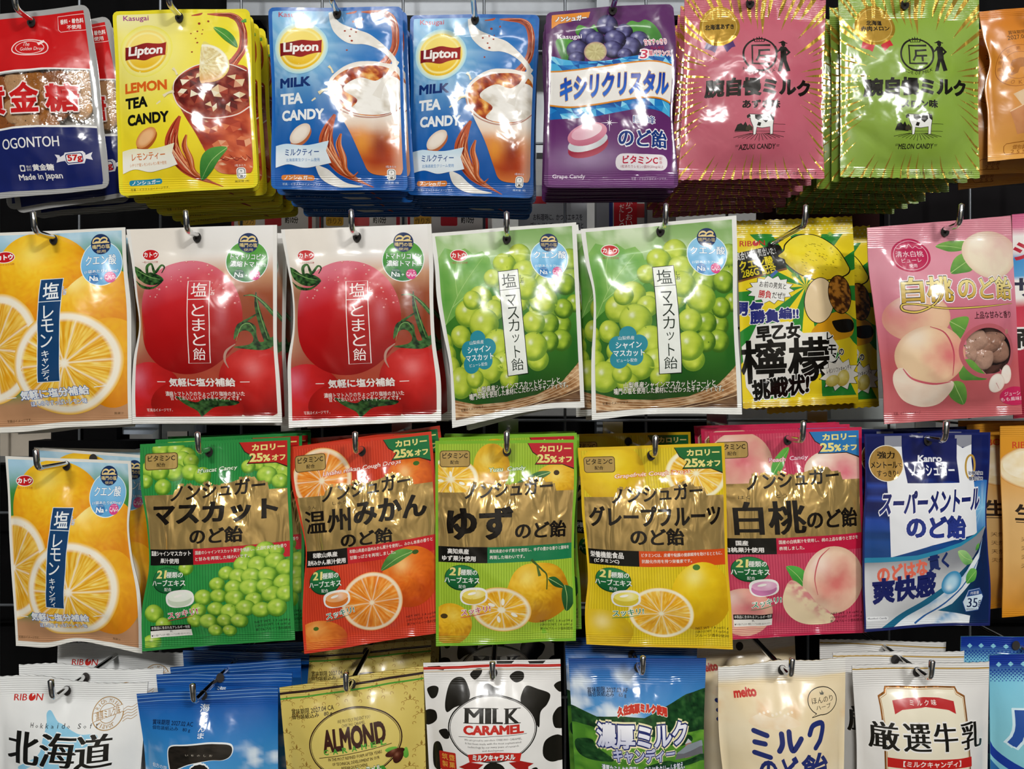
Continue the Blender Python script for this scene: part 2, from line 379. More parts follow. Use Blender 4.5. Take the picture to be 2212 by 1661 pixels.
def clusters(design, wz):
    """the print of one part name, split where pieces lie far apart on the bag"""
    lim = np.linalg.norm(design.corners[1] - design.corners[0]) * 0.10; out = []
    for pn, items in design.items.items():
        bb = [(it[0].min(0), it[0].max(0)) for it in items]; lab = list(range(len(items)))
        def find(a):
            while lab[a] != a: a = lab[a]
            return a
        for a in range(len(items)):
            for b in range(a):
                gap = np.maximum(0, np.maximum(bb[a][0] - bb[b][1], bb[b][0] - bb[a][1]))
                if np.hypot(*gap) < lim: lab[find(a)] = find(b)
        g = {}
        for a in range(len(items)): g.setdefault(find(a), []).append(items[a])
        out += [(pn, v) for v in g.values()]
    return out
LAYER = 1.2e-5
BAGS = {}
def make_bag(key, name, label, cat, design, crop, corners, y0=0.0, hmax=0.008, film='gloss', seed=1, top=0.14, bot=0.06, side=0.03,
             edges=None, rnd=0.0, zig=0.0, hole=None, puck=0.5, bow=0.8, crease=6, ca=0.45, crimp=(0.10, 0.05), back=(), group=None, tilt=0.0, wrinkle=0.5, window=None, candies=(), backcol=None):
    """one hanging bag. corners: TL TR BR BL in the crop's pixels; edges: dict l/r/t/b of edge offsets (same pixels)"""
    cx0, cy0, k = CROPS[crop]; rs = np.random.RandomState(seed)
    s, t = np.meshgrid(np.linspace(0, 1, NX + 1), np.linspace(0, 1, NY + 1))     # t = 0 top ... 1 bottom
    A, B, C_, Dn = [np.array(c, float) for c in corners]
    P = (A * ((1 - s) * (1 - t))[..., None] + B * (s * (1 - t))[..., None] + C_ * (s * t)[..., None] + Dn * ((1 - s) * t)[..., None])
    Wz = np.linalg.norm(B - A); Hz = np.linalg.norm(Dn - A); ux = (B - A) / Wz; uy = (Dn - A) / Hz
    if rnd:                                                                       # rounded corners
        for sx in (0, 1):
            for ty in (0, 1):
                qx = (rnd - np.abs(s - sx) * Wz) / rnd; qy = (rnd - np.abs(t - ty) * Hz) / rnd
                m = (qx > 0) & (qy > 0); mm = np.maximum(qx, qy); nn = np.hypot(qx, qy) + 1e-9; f = np.where(m, mm / nn, 1)
                dx = np.where(m, (qx * f - qx) * rnd, 0) * (1 if sx else -1); dy = np.where(m, (qy * f - qy) * rnd, 0) * (1 if ty else -1)
                P = P + ux * dx[..., None] + uy * dy[..., None]
    ed = edges or {}
    fall = lambda x, w: np.clip(1 - x / w, 0, 1) ** 2
    if 'l' in ed: P = P + ux * (ease(ed['l'], t) * fall(s, 0.2))[..., None]
    if 'r' in ed: P = P + ux * (ease(ed['r'], t) * fall(1 - s, 0.2))[..., None]
    if 't' in ed: P = P + uy * (ease(ed['t'], s) * fall(t, 0.25))[..., None]
    if 'b' in ed: P = P + uy * (ease(ed['b'], s) * fall(1 - t, 0.25))[..., None]
    if zig:
        zz = (np.arange(NX + 1) % 2 * 2 - 1) * zig; P[0] += uy * zz[:, None]; P[-1] += uy * zz[:, None]
    px = P / k + np.array([cx0, cy0])
    dep = DIST + y0 - 0.5 * hmax
    X = (px[..., 0] - CX) / FPX * dep; Z = -(px[..., 1] - CY) / FPX * dep
    # relief of the filled bag: pillow, puckers at the seals, creases, slow bow of the whole sheet
    pil = np.sin(np.clip((s - side) / (0.46 - side), 0, 1) * math.pi / 2) * np.sin(np.clip((1 - side - s) / (0.46 - side), 0, 1) * math.pi / 2)
    pv = np.sin(np.clip((t - top) / 0.34, 0, 1) * math.pi / 2) * np.sin(np.clip((1 - bot - t) / 0.26, 0, 1) * math.pi / 2)
    base = np.clip(pil, 0, 1) ** 0.9 * np.clip(pv, 0, 1) ** 0.9
    h = hmax * base * (0.86 + 0.28 * fb(s * 100, t * 140, 45, seed))
    mm = 0.001
    for t0, wd, sg in ((top + 0.03, 0.10, 1), (1 - bot - 0.03, 0.08, 1)):
        n = rs.uniform(2.2, 3.6); ph = rs.uniform(0, 6.28)
        wob = np.cos(2 * math.pi * n * s + ph + 2.2 * (t - t0)) + 0.6 * np.cos(2 * math.pi * n * 1.83 * s + 2 * ph - 3 * (t - t0))
        h += puck * mm * wob * np.exp(-((t - t0) / wd) ** 2) * ss(0, 0.12, s) * ss(0, 0.12, 1 - s)
    for _ in range(crease):
        c0 = np.array([rs.uniform(0.1, 0.9), rs.uniform(0.08, 0.95)]); a = rs.uniform(-1.0, 1.0) + (math.pi / 2 if rs.rand() < 0.65 else 0)
        dx = (s - c0[0]) * 0.72; dy = t - c0[1]; al = dx * math.cos(a) + dy * math.sin(a); ac = -dx * math.sin(a) + dy * math.cos(a)
        ln = rs.uniform(0.08, 0.26); wd = rs.uniform(0.02, 0.045)
        h += ca * mm * rs.choice([-1, 1]) * np.exp(-(al / ln) ** 2) * np.exp(-np.abs(ac / wd) ** 1.3) * np.clip(base * 2 + 0.25, 0, 1)
    rd = 1 - np.abs(2 * fb(s * 100 + 2.0 * np.sin(t * 9), t * 100, 15, seed + 3) - 1)                 # soft random wrinkles, longer down the bag
    h += wrinkle * mm * (rd ** 3 - 0.4) * np.clip(base * 2.5, 0, 1)
    n = rs.uniform(0.8, 1.5); ph = rs.uniform(0, 6.28)
    bw = bow * mm * np.cos(2 * math.pi * n * s + ph) * (0.35 + 0.9 * ss(0.75, 1, t) + 0.5 * ss(0.2, 0, t)) + tilt * (t - 0.5)
    Y = -(h + bw)
    hp = hole or ((A + B) / 2 + (Dn - A) * 0.045)
    hq = np.array(hp, float) / k + np.array([cx0, cy0])
    org = np.array([(hq[0] - CX) / FPX * dep, y0, -(hq[1] - CY) / FPX * dep])
    G = np.stack([X - org[0], Y, Z - org[2]], -1)
    ds = np.gradient(G, axis=1); dt = np.gradient(G, axis=0); Nn = np.cross(dt, ds); Nn /= np.linalg.norm(Nn, axis=2)[..., None]
    if Nn[..., 1].mean() > 0: Nn = -Nn
    cr = np.maximum(ss(crimp[0], crimp[0] * 0.92, t) if crimp[0] else 0 * t, ss(1 - crimp[1], 1 - crimp[1] * 0.92, t) if crimp[1] else 0 * t)
    root = bpy.data.objects.new(name, None); COL.objects.link(root); root.location = org; root.empty_display_size = 0.02
    tag(root, label, cat, group)
    mat = FILM[film]
    # the film itself, front and back sheet
    i = np.arange(NX); j = np.arange(NY)[:, None]; q = lambda a, b: ((j + b) * (NX + 1) + i + a).ravel()
    Tf = np.concatenate([np.stack([q(0, 0), q(1, 0), q(1, 1)], 1), np.stack([q(0, 0), q(1, 1), q(0, 1)], 1)])[:, ::-1]
    Gb = G.copy(); Gb[..., 1] = np.minimum(-bw + 0.0006, 0.002) + 0.30 * hmax * base + 0.0004
    nv = (NX + 1) * (NY + 1)
    rim = np.concatenate([np.arange(NX + 1), (NX + 1) * np.arange(1, NY + 1) + NX, (NX + 1) * NY + np.arange(NX - 1, -1, -1), (NX + 1) * np.arange(NY - 1, 0, -1)])
    r2 = np.roll(rim, -1); Ts = np.concatenate([np.stack([rim, r2, r2 + nv], 1), np.stack([rim, r2 + nv, rim + nv], 1)])
    if window is not None:                                                        # clear pane in the front sheet, wrapped sweets behind it
        cs = s.ravel()[Tf].mean(1); ct = t.ravel()[Tf].mean(1); wm = window(cs, ct)
        pane = mesh_object('clear_window', G.reshape(-1, 3), Tf[wm], CLEAR, root, Nn.reshape(-1, 3)); Tf_ = Tf[~wm]
    else: Tf_ = Tf
    Vv = np.concatenate([G.reshape(-1, 3), Gb.reshape(-1, 3)]); TT = np.concatenate([Tf_, Tf[:, ::-1] + nv, Ts])
    bc = np.tile(np.append(hx(design.base), 0.0), (len(Vv), 1))
    if backcol: bc[nv:, :3] = hx(backcol)
    NN = np.concatenate([Nn.reshape(-1, 3), -Nn.reshape(-1, 3)])
    body = mesh_object('film_body', Vv, TT, mat if film != 'clear' else CLEAR, root, NN, bc, np.concatenate([cr.ravel(), cr.ravel()]))
    for kc, (cu, cv, rr, el, an) in enumerate(candies):
        gi, gj = int(round(cu * NX)), int(round(cv * NY)); c0 = G[gj, gi]
        sweet(c0 + np.array([0, max(0.0, min(0.5 * hmax, rr * 0.8)), 0]), rr, el, an, kc, pane, hmax)
    # printing laid exactly on the film's facets
    ca_, cb_, cc_, cd_ = design.corners; rim_parts = {}
    part_objs = {}
    for (pn, sub), items in sorted(clusters(design, Wz), key=lambda q: q[0][1] is not None):
        allV, allT, off = [], [], 0
        for V, T, C, lay, clip, free, fine in items:
            u = np.full(len(V), 0.5); v = np.full(len(V), 0.5)
            for _ in range(6):                                                    # inverse bilinear
                q0 = ca_ * ((1 - u) * (1 - v))[:, None] + cb_ * (u * (1 - v))[:, None] + cc_ * (u * v)[:, None] + cd_ * ((1 - u) * v)[:, None]
                du = (cb_ - ca_) * (1 - v)[:, None] + (cc_ - cd_) * v[:, None]; dv = (cd_ - ca_) * (1 - u)[:, None] + (cc_ - cb_) * u[:, None]
                e = V - q0; det = du[:, 0] * dv[:, 1] - du[:, 1] * dv[:, 0]
                u = u + (e[:, 0] * dv[:, 1] - e[:, 1] * dv[:, 0]) / det; v = v + (du[:, 0] * e[:, 1] - du[:, 1] * e[:, 0]) / det
            fn = isinstance(C, tuple)
            W = np.concatenate([u[:, None], v[:, None], V if fn else np.zeros((len(V), 0)), lay[:, None]] + ([] if fn else [C]), 1)
            out_ = W[:, 0].min() < clip[0] or W[:, 0].max() > clip[2] or W[:, 1].min() < clip[1] or W[:, 1].max() > clip[3]
            if free and not out_: R, TT_ = W, T
            else:
                g = {3: W[T]}
                for ax, lo_, hi_ in ((0, clip[0], clip[2]), (1, clip[1], clip[3])):
                    for val, sgn in ((lo_, 1), (hi_, -1)):
                        if g and min((sgn * (P[:, :, ax] - val)).min() for P in g.values()) < -1e-9:
                            g = inside(cut(g, lambda P: P[:, :, ax], val), ax, val, sgn)
                if not g: continue
                if not free:
                    m = fine
                    g = cut(g, lambda P: P[:, :, 0] * NX * m); g = cut(g, lambda P: P[:, :, 1] * NY * m); g = cut(g, lambda P: (P[:, :, 0] * NX - P[:, :, 1] * NY) * m)
                R, TT_ = fan(g)
            if fn:
                cc = C[0](R[:, 2], R[:, 3])
                if cc.shape[1] == 3: cc = np.concatenate([cc, np.full((len(cc), 1), C[1])], 1)
                R = np.concatenate([R[:, :2], R[:, 4:5], cc], 1)
            allV.append(R); allT.append(TT_ + off); off += len(R)
        if not allV: continue
        W = np.concatenate(allV); T = np.concatenate(allT)
        a, b, c = W[T[:, 0], :2], W[T[:, 1], :2], W[T[:, 2], :2]                  # orientation towards the viewer, no slivers
        cr2 = (b[:, 0] - a[:, 0]) * (c[:, 1] - a[:, 1]) - (b[:, 1] - a[:, 1]) * (c[:, 0] - a[:, 0]); ok = np.abs(cr2) > 2e-9
        T = T[ok]; T = np.where((cr2[ok] > 0)[:, None], T[:, ::-1], T)
        u = np.clip(W[:, 0], 0, 1) * NX; v = np.clip(W[:, 1], 0, 1) * NY
        ii = np.clip(np.floor(u), 0, NX - 1).astype(int); jj = np.clip(np.floor(v), 0, NY - 1).astype(int); fa = (u - ii)[:, None]; fv = (v - jj)[:, None]
        def samp(Q):
            q00, q10, q01, q11 = Q[jj, ii], Q[jj, ii + 1], Q[jj + 1, ii], Q[jj + 1, ii + 1]
            return np.where(fa >= fv, q00 + fa * (q10 - q00) + fv * (q11 - q10), q00 + fv * (q01 - q00) + fa * (q11 - q01))
        p3 = samp(G); n3 = samp(Nn); n3 /= np.linalg.norm(n3, axis=1)[:, None]; c3 = samp(cr[..., None])[:, 0]
        p3 = p3 + n3 * (4e-5 + W[:, 2:3] * LAYER); W = np.concatenate([W[:, :2], W[:, 3:7]], 1)
        par = root; mid = p3.mean(0)
        if sub and pn in part_objs: par = min(part_objs[pn], key=lambda q: np.linalg.norm(q[1] - mid))[0]
        ob = mesh_object(sub if par is not root else pn, p3, T, mat, par, n3, W[:, 2:6], c3)
        if not sub: part_objs.setdefault(pn, []).append((ob, mid))
        rim_parts[ob.name] = W[:, 0].min() < 0.14 or W[:, 0].max() > 0.86 or W[:, 1].min() < 0.10 or W[:, 1].max() > 0.88
    # hang hole, drawn as a dark disc for the shade inside it
    th = np.linspace(0, 2 * math.pi, 20, endpoint=False)
    if hole is not False:
        uvh = np.array([0.0, -0.0])
        jx = np.argmin(np.hypot(G[..., 0], G[..., 2])); yh = G.reshape(-1, 3)[jx, 1]
        Vh = np.stack([0.0034 * np.cos(th), np.full(20, yh - 0.0016), 0.0040 * np.sin(th)], 1); Vh = np.concatenate([Vh, [[0, yh - 0.0016, 0]]])
        mesh_object('hang_hole_shade', Vh, np.stack([np.full(20, 20), np.arange(20), (np.arange(20) + 1) % 20], 1), HOLE, root, smooth=False)
    BAGS[key] = (root, label)
    # the bags behind it on the same hook
    rb = random.Random(seed * 13 + 5)
    ordn = ['second', 'third', 'fourth', 'fifth', 'sixth', 'seventh', 'eighth', 'ninth', 'tenth', 'eleventh', 'twelfth', 'thirteenth']
    for n, (dx, dy, dz, rz) in enumerate(back):
        c = root.copy(); COL.objects.link(c)
        c.location = org + np.array([dx, dy, dz]) * 0.001; c.rotation_euler = (0, math.radians(rz), 0)
        c['label'] = '%s, %s from the front on its hook' % (label, ordn[n])
        for ch in root.children:
            if n > 0 and not rim_parts.get(ch.name, ch.name.startswith('film_body')): continue      # hidden behind the bag in front
            q_ = ch.copy(); COL.objects.link(q_); q_.parent = c
            for g_ in ch.children:
                if n > 0 and not rim_parts.get(g_.name, False): continue
                h_ = g_.copy(); COL.objects.link(h_); h_.parent = q_
    return root
def sweet(c, r, el, an, k, root, hmax):
    """a hard sweet in a clear twist wrapper lying inside a bag"""
    rs = np.random.RandomState(40 + k); u, v = np.meshgrid(np.linspace(0, 2 * math.pi, 20, endpoint=False), np.linspace(0.02, math.pi - 0.02, 11))
    q = np.stack([np.cos(u) * np.sin(v), np.cos(v), np.sin(u) * np.sin(v)], -1); q = np.sign(q) * np.abs(q) ** 0.85
    q *= (1 + 0.10 * np.sin(3 * u + k) * np.sin(2 * v))[..., None]; q = q * np.array([r * el, min(r * 0.55, hmax * 0.30), r])
    ca, sa = math.cos(an), math.sin(an); q = np.stack([q[..., 0] * ca - q[..., 2] * sa, q[..., 1], q[..., 0] * sa + q[..., 2] * ca], -1) + c
    T = []
    for j in range(10):
        for i in range(20): a = j * 20 + i; b = j * 20 + (i + 1) % 20; T += [(a, b, b + 20), (a, b + 20, a + 20)]
    mesh_object('wrapped_candy', q.reshape(-1, 3), T, AMBER[k % 3] if hmax < 0.012 else BLUSH[k % 2], root)
AMBER = [simple_material('amber_sugar_drop', c, 0.12, 0.0, 0.5, 220.0) for c in ('#b06c26', '#9c5820', '#cfa070')]
BLUSH = [simple_material('pale_sugar_drop', c, 0.12, 0.0, 0.5, 220.0) for c in ('#cfa58e', '#b0846e')]
HOLE = simple_material('hole_shadow', '#2a2624', 0.8)
def hook(x, z, ytip, yback=0.235, up=0.011, label=''):
    """chrome peg hook whose rod passes the bag's hole and turns up at its end"""
    r = 0.0023; R = 0.006
    pts = [(0, yback - ytip, 0)] + [(0, yb, 0) for yb in np.linspace((yback - ytip) * 0.8, R + 0.004, 5)]
    for a in np.linspace(0, 80, 7): q = math.radians(a); pts.append((0, R - R * math.sin(q), R - R * math.cos(q)))
    e = pts[-1]; pts.append((0, e[1] - up * 0.15, e[2] + up * 0.9))
    root = bpy.data.objects.new('peg_hook', None); COL.objects.link(root); root.location = (x, ytip, z); root.empty_display_size = 0.01
    V, T = tube(pts, r); mesh_object('wire_rod', V, T, CHROME, root)
    V, Q = box_mesh(-0.011, yback - ytip - 0.002, -0.018, 0.011, yback - ytip + 0.0012, 0.014)
    mesh_object('mounting_plate', V, Q, CHROME, root, smooth=False)
    tag(root, label, 'hook', 'chrome peg hooks')
    return root
# ------------------------------------------------------------------ the shop round the display
def box_obj(name, x0, y0, z0, x1, y1, z1, mat, parent=None):
    V, Q = box_mesh(x0, y0, z0, x1, y1, z1); return mesh_object(name, V, Q, mat, parent, smooth=False)
M_FLOOR = simple_material('shop_floor', '#4c4843', 0.35, 0, 0.1, 8.0); M_CEIL = simple_material('shop_ceiling', '#d8d8d4', 0.9, 0, 0.1, 12.0)
M_STEEL = simple_material('painted_steel', '#8b9096', 0.35, 0.3); M_DARK = simple_material('dark_plastic', '#1b1c1f', 0.4); M_WIRE = simple_material('grey_wire', '#7d8288', 0.3, 0.6)
M_CARD = simple_material('display_card', '#c9ccd0', 0.5)
tag(box_obj('floor', -2.2, -3.2, -1.42, 2.2, 1.6, -1.36, M_FLOOR), kind='structure')
tag(box_obj('ceiling', -2.2, -3.2, 1.46, 2.2, 1.6, 1.52, M_CEIL), kind='structure')
tag(box_obj('wall_back', -2.2, 1.5, -1.36, 2.2, 1.56, 1.46, simple_material('far_wall', '#9a9a98', 0.8)), kind='structure')
tag(box_obj('wall_front', -2.2, -3.2, -1.36, 2.2, -3.14, 1.46, simple_material('opposite_wall', '#cfc8bc', 0.7)), kind='structure')
wg = bpy.data.objects.new('wire_grid', None); COL.objects.link(wg); wg.location = (0, 0.25, 0); tag(wg, 'grey wire grid panel behind all the bags', 'wire grid')
def wire(name, a, b, r, parent):
    V, T = tube([a, ((a[0] + b[0]) / 2, a[1], (a[2] + b[2]) / 2), b], r, 8); return mesh_object(name, V, T, M_WIRE, parent)
def wire_v(x):
    n = 8; V = []; T = []
    for z in (-0.62, 0.62):
        for k in range(n): q = 2 * math.pi * k / n; V.append((x + 0.0016 * math.cos(q), 0.0016 * math.sin(q), z))
    for k in range(n): k2 = (k + 1) % n; T += [(k, k2, n + k2), (k, n + k2, n + k)]
    return mesh_object('wire', V, T, M_WIRE, wg)
def wire_h(z):
    n = 8; V = []; T = []
    for x in (-0.80, 0.80):
        for k in range(n): q = 2 * math.pi * k / n; V.append((x, -0.003 + 0.0016 * math.cos(q), z + 0.0016 * math.sin(q)))
    for k in range(n): k2 = (k + 1) % n; T += [(k, n + k2, k2), (k, n + k, n + k2)]
    return mesh_object('wire', V, T, M_WIRE, wg)
for x in np.arange(-0.75, 0.78, 0.0905): wire_v(x - 0.0052)
for z in np.arange(-0.56, 0.60, 0.1028): wire_h(z + 0.006)
for nm, x0, lab in (('steel_post', 0.096, 'slim grey steel post behind the wire grid'),):
    tag(box_obj(nm, x0, 0.262, -1.36, x0 + 0.014, 0.285, 1.0, M_STEEL), lab, 'post')
# a grey shelf with a price rail above the top row, seen through the grid
sh = bpy.data.objects.new('steel_shelf', None); COL.objects.link(sh); sh.location = (0, 0.34, 0.452); tag(sh, 'grey steel shelf behind the blue pouches at the top', 'shelf')
box_obj('shelf_board', -0.34, -0.02, 0.0, 0.24, 0.22, 0.012, M_STEEL, sh); box_obj('price_rail', -0.34, -0.032, -0.012, 0.24, -0.02, 0.034, M_STEEL, sh)
# packs behind the bags, and near-black boards added as shade in the gaps
def packet(name, lab, px0, py0, px1, py1, y, fill, art=None, th=0.03):
    dp = DIST + y; X = lambda p: (p - CX) / FPX * dp; Z = lambda p: -(p - CY) / FPX * dp
    d_ = Design('P', [(px0, py0), (px1, py0), (px1, py1), (px0, py1)], fill)
    if art: art(d_)
    rt = bpy.data.objects.new(name, None); COL.objects.link(rt); rt.location = (X((px0 + px1) / 2), y, Z(py1)); tag(rt, lab, 'packet')
    o = np.array(rt.location); W_, H_ = X(px1) - X(px0), Z(py0) - Z(py1)
    m = simple_material(name + '_card', fill, 0.85 if hx(fill).max() < 0.03 else 0.4); e = 0.0012
    if hx(fill).max() < 0.03: m.node_tree.nodes['Principled BSDF'].inputs['Specular IOR Level'].default_value = 0.12
    V = np.array([(x, yy, z) for yy, q in ((0, 0), (e, -e), (th - e, -e), (th, 0)) for x, z in ((-W_ / 2 - q + e * 0, 0), (W_ / 2 + q, 0), (W_ / 2 + q, H_), (-W_ / 2 - q, H_))])
    T = [(0, 1, 2, 3)] + [(4 * k + a, 4 * k + 4 + a, 4 * k + 4 + (a + 1) % 4, 4 * k + (a + 1) % 4) for k in range(3) for a in range(4)] + [(15, 14, 13, 12)]
    mesh_object('carton', V, T, m, rt, smooth=False)
    for (pn, _s), items in d_.items.items():
        VV, TT, CC, off = [], [], [], 0
        for Vp, Tp, C, lay, _, _f, _n in items:
            P3 = np.stack([X(Vp[:, 0]) - o[0], -1e-4 - 2e-5 * lay, Z(Vp[:, 1]) - o[2]], 1); VV.append(P3); TT.append(Tp + off); CC.append(C); off += len(Vp)
        VV = np.concatenate(VV); mesh_object(pn, VV, np.concatenate(TT), FILM['satin'], rt, None, np.concatenate(CC), np.zeros(len(VV)), smooth=False)
    return rt
def soup(d):
    x0, x1 = d.corners[0][0], d.corners[1][0]; w_ = x1 - x0; y = 452
    d.part('printed_panel'); d.rect(x0 + 4, y, x1 - 10, 600, '#d9d2cc'); d.rect(x1 - 16, y, x1 - 8, 600, '#b82a30'); d.rect(x0, y, x0 + 6, 600, '#b82a30')
    d.part('lettering'); d.rrect(x0 + 14, 466, x0 + 52, 488, 5, '#d8a23a'); d.text('作り方', x0 + 17, 470, x0 + 49, 484, '#3a2a1c'); d.rrect(x0 + 72, 466, x0 + 108, 488, 3, '#c0282e'); d.text('約10分', x0 + 116, 468, x0 + 144, 482, '#2a241e', b=0.03)
for x0, lab in ((500, 'left'), (690, 'middle'), (880, 'right')):
    packet('soup_packet', 'red and white cooking packet behind the grid, %s one' % lab, x0, 440, x0 + 182, 640, 0.31, '#cfc8c2', soup)
def stock(d):
    d.part('lettering'); d.rect(1150, 424, 1180, 440, '#b8282e'); d.text('お料理時に、かつおエキスを', 1152, 462, 1258, 476, '#2c2c30', b=0.01); d.text('ブレンドしていますので、味と', 1146, 480, 1260, 494, '#2c2c30', b=0.01)
packet('stock_packet', 'grey packet with black lettering behind the grid', 1120, 400, 1268, 640, 0.30, '#9a9da2', stock)
def dashi(d):
    d.part('printed_panel'); d.rect(1326, 410, 1376, 620, '#b8202a'); d.rect(1315, 436, 1324, 620, '#2a3a7c'); d.rect(1376, 440, 1392, 470, '#a83a3a')
    d.part('lettering'); d.text('だしつゆ', 1338, 440, 1348, 520, '#e8e2dc', vert=True); d.text('かつおいわし', 1352, 432, 1366, 520, '#e8e2dc', vert=True)
packet('dashi_packet', 'red and grey packet right of the steel post', 1302, 400, 1460, 640, 0.30, '#aaa8a6', dashi)
packet('dim_packet', 'dim red packet behind the comic lemon bag', 1650, 420, 1900, 640, 0.30, '#2a1212')
packet('dark_carton', 'dark carton behind the pink peach bag', 1910, 400, 2330, 640, 0.31, '#141214')
def bluepk(d):
    d.part('printed_panel'); d.poly([(330, 935), (380, 900), (420, 890), (420, 960), (330, 960)], '#d8e2e6'); d.part('printed_corner'); d.rect(256, 905, 285, 920, '#b87a90')
packet('pale_packet', 'pale blue packet below the tomato bag', 250, 840, 424, 938, 0.27, '#c3d0e0', bluepk)
packet('cream_packet', 'cream packet at the far left edge', -60, 900, 110, 985, 0.27, '#cfc4b4')
packet('white_carton', 'white carton under the comic lemon bag', 1560, 868, 1800, 960, 0.30, '#e2e8ec')
packet('silver_packet', 'silver packet left of the pink peach bag', 1795, 862, 1935, 950, 0.29, '#c4ccca')
packet('blue_white_carton', 'white and blue carton between blue and purple pouches', 1158, 70, 1230, 330, 0.45, '#dfe6ea')
packet('black_tray', 'black plastic tray behind the salt lemon bags', 62, 952, 620, 1010, 0.24, '#08080a')
packet('black_bracket', 'black plastic bracket below the salt lemon bag', 112, 900, 252, 956, 0.255, '#0a0a0c')
packet('shade_board', 'added black board as gap shade behind the green and orange bags', 424, 900, 1560, 1300, 0.30, '#060607')  # this and the boards below are added; their dark fill stands for shade
packet('shade_board', 'added black board as gap shade behind the lower salt lemon bag', -140, 1004, 430, 1345, 0.32, '#060607')
packet('shade_board', 'added black board as gap shade behind the peach and menthol bags', 1560, 955, 2420, 1345, 0.32, '#060607')
packet('low_shade_board', 'added dark grey board as gap shade behind the bottom row', -90, 1330, 2300, 1800, 0.34, '#0c0c0d')
packet('shade_board', 'added black board as gap shade behind the yellow pouch', -120, -60, 560, 880, 0.34, '#050506')
packet('top_shade_board', 'added charcoal board as gap shade behind the pink and green bags', 1460, -60, 2400, 430, 0.34, '#0c0c0e')
# ------------------------------------------------------------------ shared picture elements
def grape_fn(c0='#c9d84a', c1='#7fa023', c2='#4c7018', hi='#f4f6c8', hl=(-0.25, -0.35)):
    def f(u, v, r, th):
        lit = 0.60 - 0.30 * (0.45 * u + 0.8 * v) + 0.12 * (nz(u * 40 + 50, v * 40, 9, 3) - 0.5) - 0.30 * r ** 5
        lit = lit + 0.28 * np.exp(-((u - 0.18) ** 2 + (v - 0.34) ** 2) / 0.12)
        c = ramp(lit, (0.0, c2), (0.38, c2), (0.58, c1), (0.85, c0), (1.1, c0))
        g = np.exp(-((u - hl[0]) ** 2 + (v - hl[1]) ** 2) / 0.022)
        return mix(c, hi, 0.8 * g)
    return f
def citrus_fn(seed, flesh='#f2a31c', flesh2='#fbd36a', pith='#fbf3d8', rind='#f0a818', core=0.07, nseg=10, wr=0.86, wp=0.93, dark='#e0780c'):
    rs = np.random.RandomState(seed)
    def f(u, v, r, th):
        a = th * nseg / (2 * math.pi) + seed; d = np.abs(a - np.round(a)) * r * 6.28 / nseg
        n = nz(th * 55, r * 3.0, 1.4, seed); n2 = nz(th * 26, r * 9.0, 1.2, seed + 3)
        c = ramp(0.62 * n + 0.38 * n2, (0, dark), (0.42, flesh), (0.72, flesh2), (1, '#fdeeb4'))
        c = mix(c, pith, 0.75 * np.clip(1 - d / 0.028, 0, 1))
        c = mix(c, pith, ss(wr - 0.04, wr + 0.01, r)); c = mix(c, pith, ss(core + 0.03, core, r))
        return mix(c, rind, ss(wp - 0.01, wp + 0.03, r))
    return f
def fruit_fn(c_hi, c_mid, c_lo, lx=-0.35, ly=-0.45, seed=1, pore=0.12, spec='#fff6d0', sp=0.4):
    def f(u, v, r, th):
        lit = 0.78 - 0.62 * ((u - lx) ** 2 + (v - ly) ** 2) ** 0.5 + 0.25 * (fb(u * 100, v * 100, 22, seed) - 0.5) + pore * (nz(u * 100, v * 100, 5, seed) - 0.5)
        c = ramp(lit, (0.0, c_lo), (0.42, c_mid), (0.85, c_hi))
        return mix(c, spec, sp * np.exp(-((u - lx) ** 2 + (v - ly) ** 2) / 0.05))
    return f
def peach_fn(base='#f6d8b4', red='#e0667a', lx=0.35, ly=0.1, seed=2, amt=0.9, hot=0.9):
    def f(u, v, r, th):
        k = np.clip(amt * (1.05 - hot * ((u - lx) ** 2 + (v - ly) ** 2) ** 0.5) + 0.5 * (fb(u * 100, v * 100, 30, seed) - 0.5), 0, 1)
        c = mix(base, red, k * 0.85); c = mix(c, '#fffaf0', 0.45 * np.exp(-((u + 0.45) ** 2 + (v + 0.55) ** 2) / 0.12))
        return mix(c, '#c98a70', 0.35 * ss(0.8, 1.0, r))
    return f
def leaf(d, pts, c0='#2f7d2c', c1='#86b84a', rib=True, w=4):
    """leaf through base, upper bulge(s), tip, lower bulge(s): pts[0] base, pts[mid] tip"""
    P = np.array(pts, float); lo, hi = P.min(0), P.max(0)
    d.poly(pts, lambda x, y: mix(c0, c1, np.clip(0.45 * fb(x, y, 40, 3) + 0.6 * (1 - (y - lo[1]) / (hi[1] - lo[1] + 1)), 0, 1)), sm=True, L=22)
    if rib: d.line([P[0], P.mean(0), P[len(P) // 2]], [w, w * 0.8, w * 0.3], '#b9d486', sm=True)
def drop_streaks(c0, c1, seed, sc=26):
    return lambda x, y: mix(c0, c1, ss(0.3, 0.75, fb(x * 1.0 + y * 0.6, y * 0.5 - x * 0.3, sc, seed)))

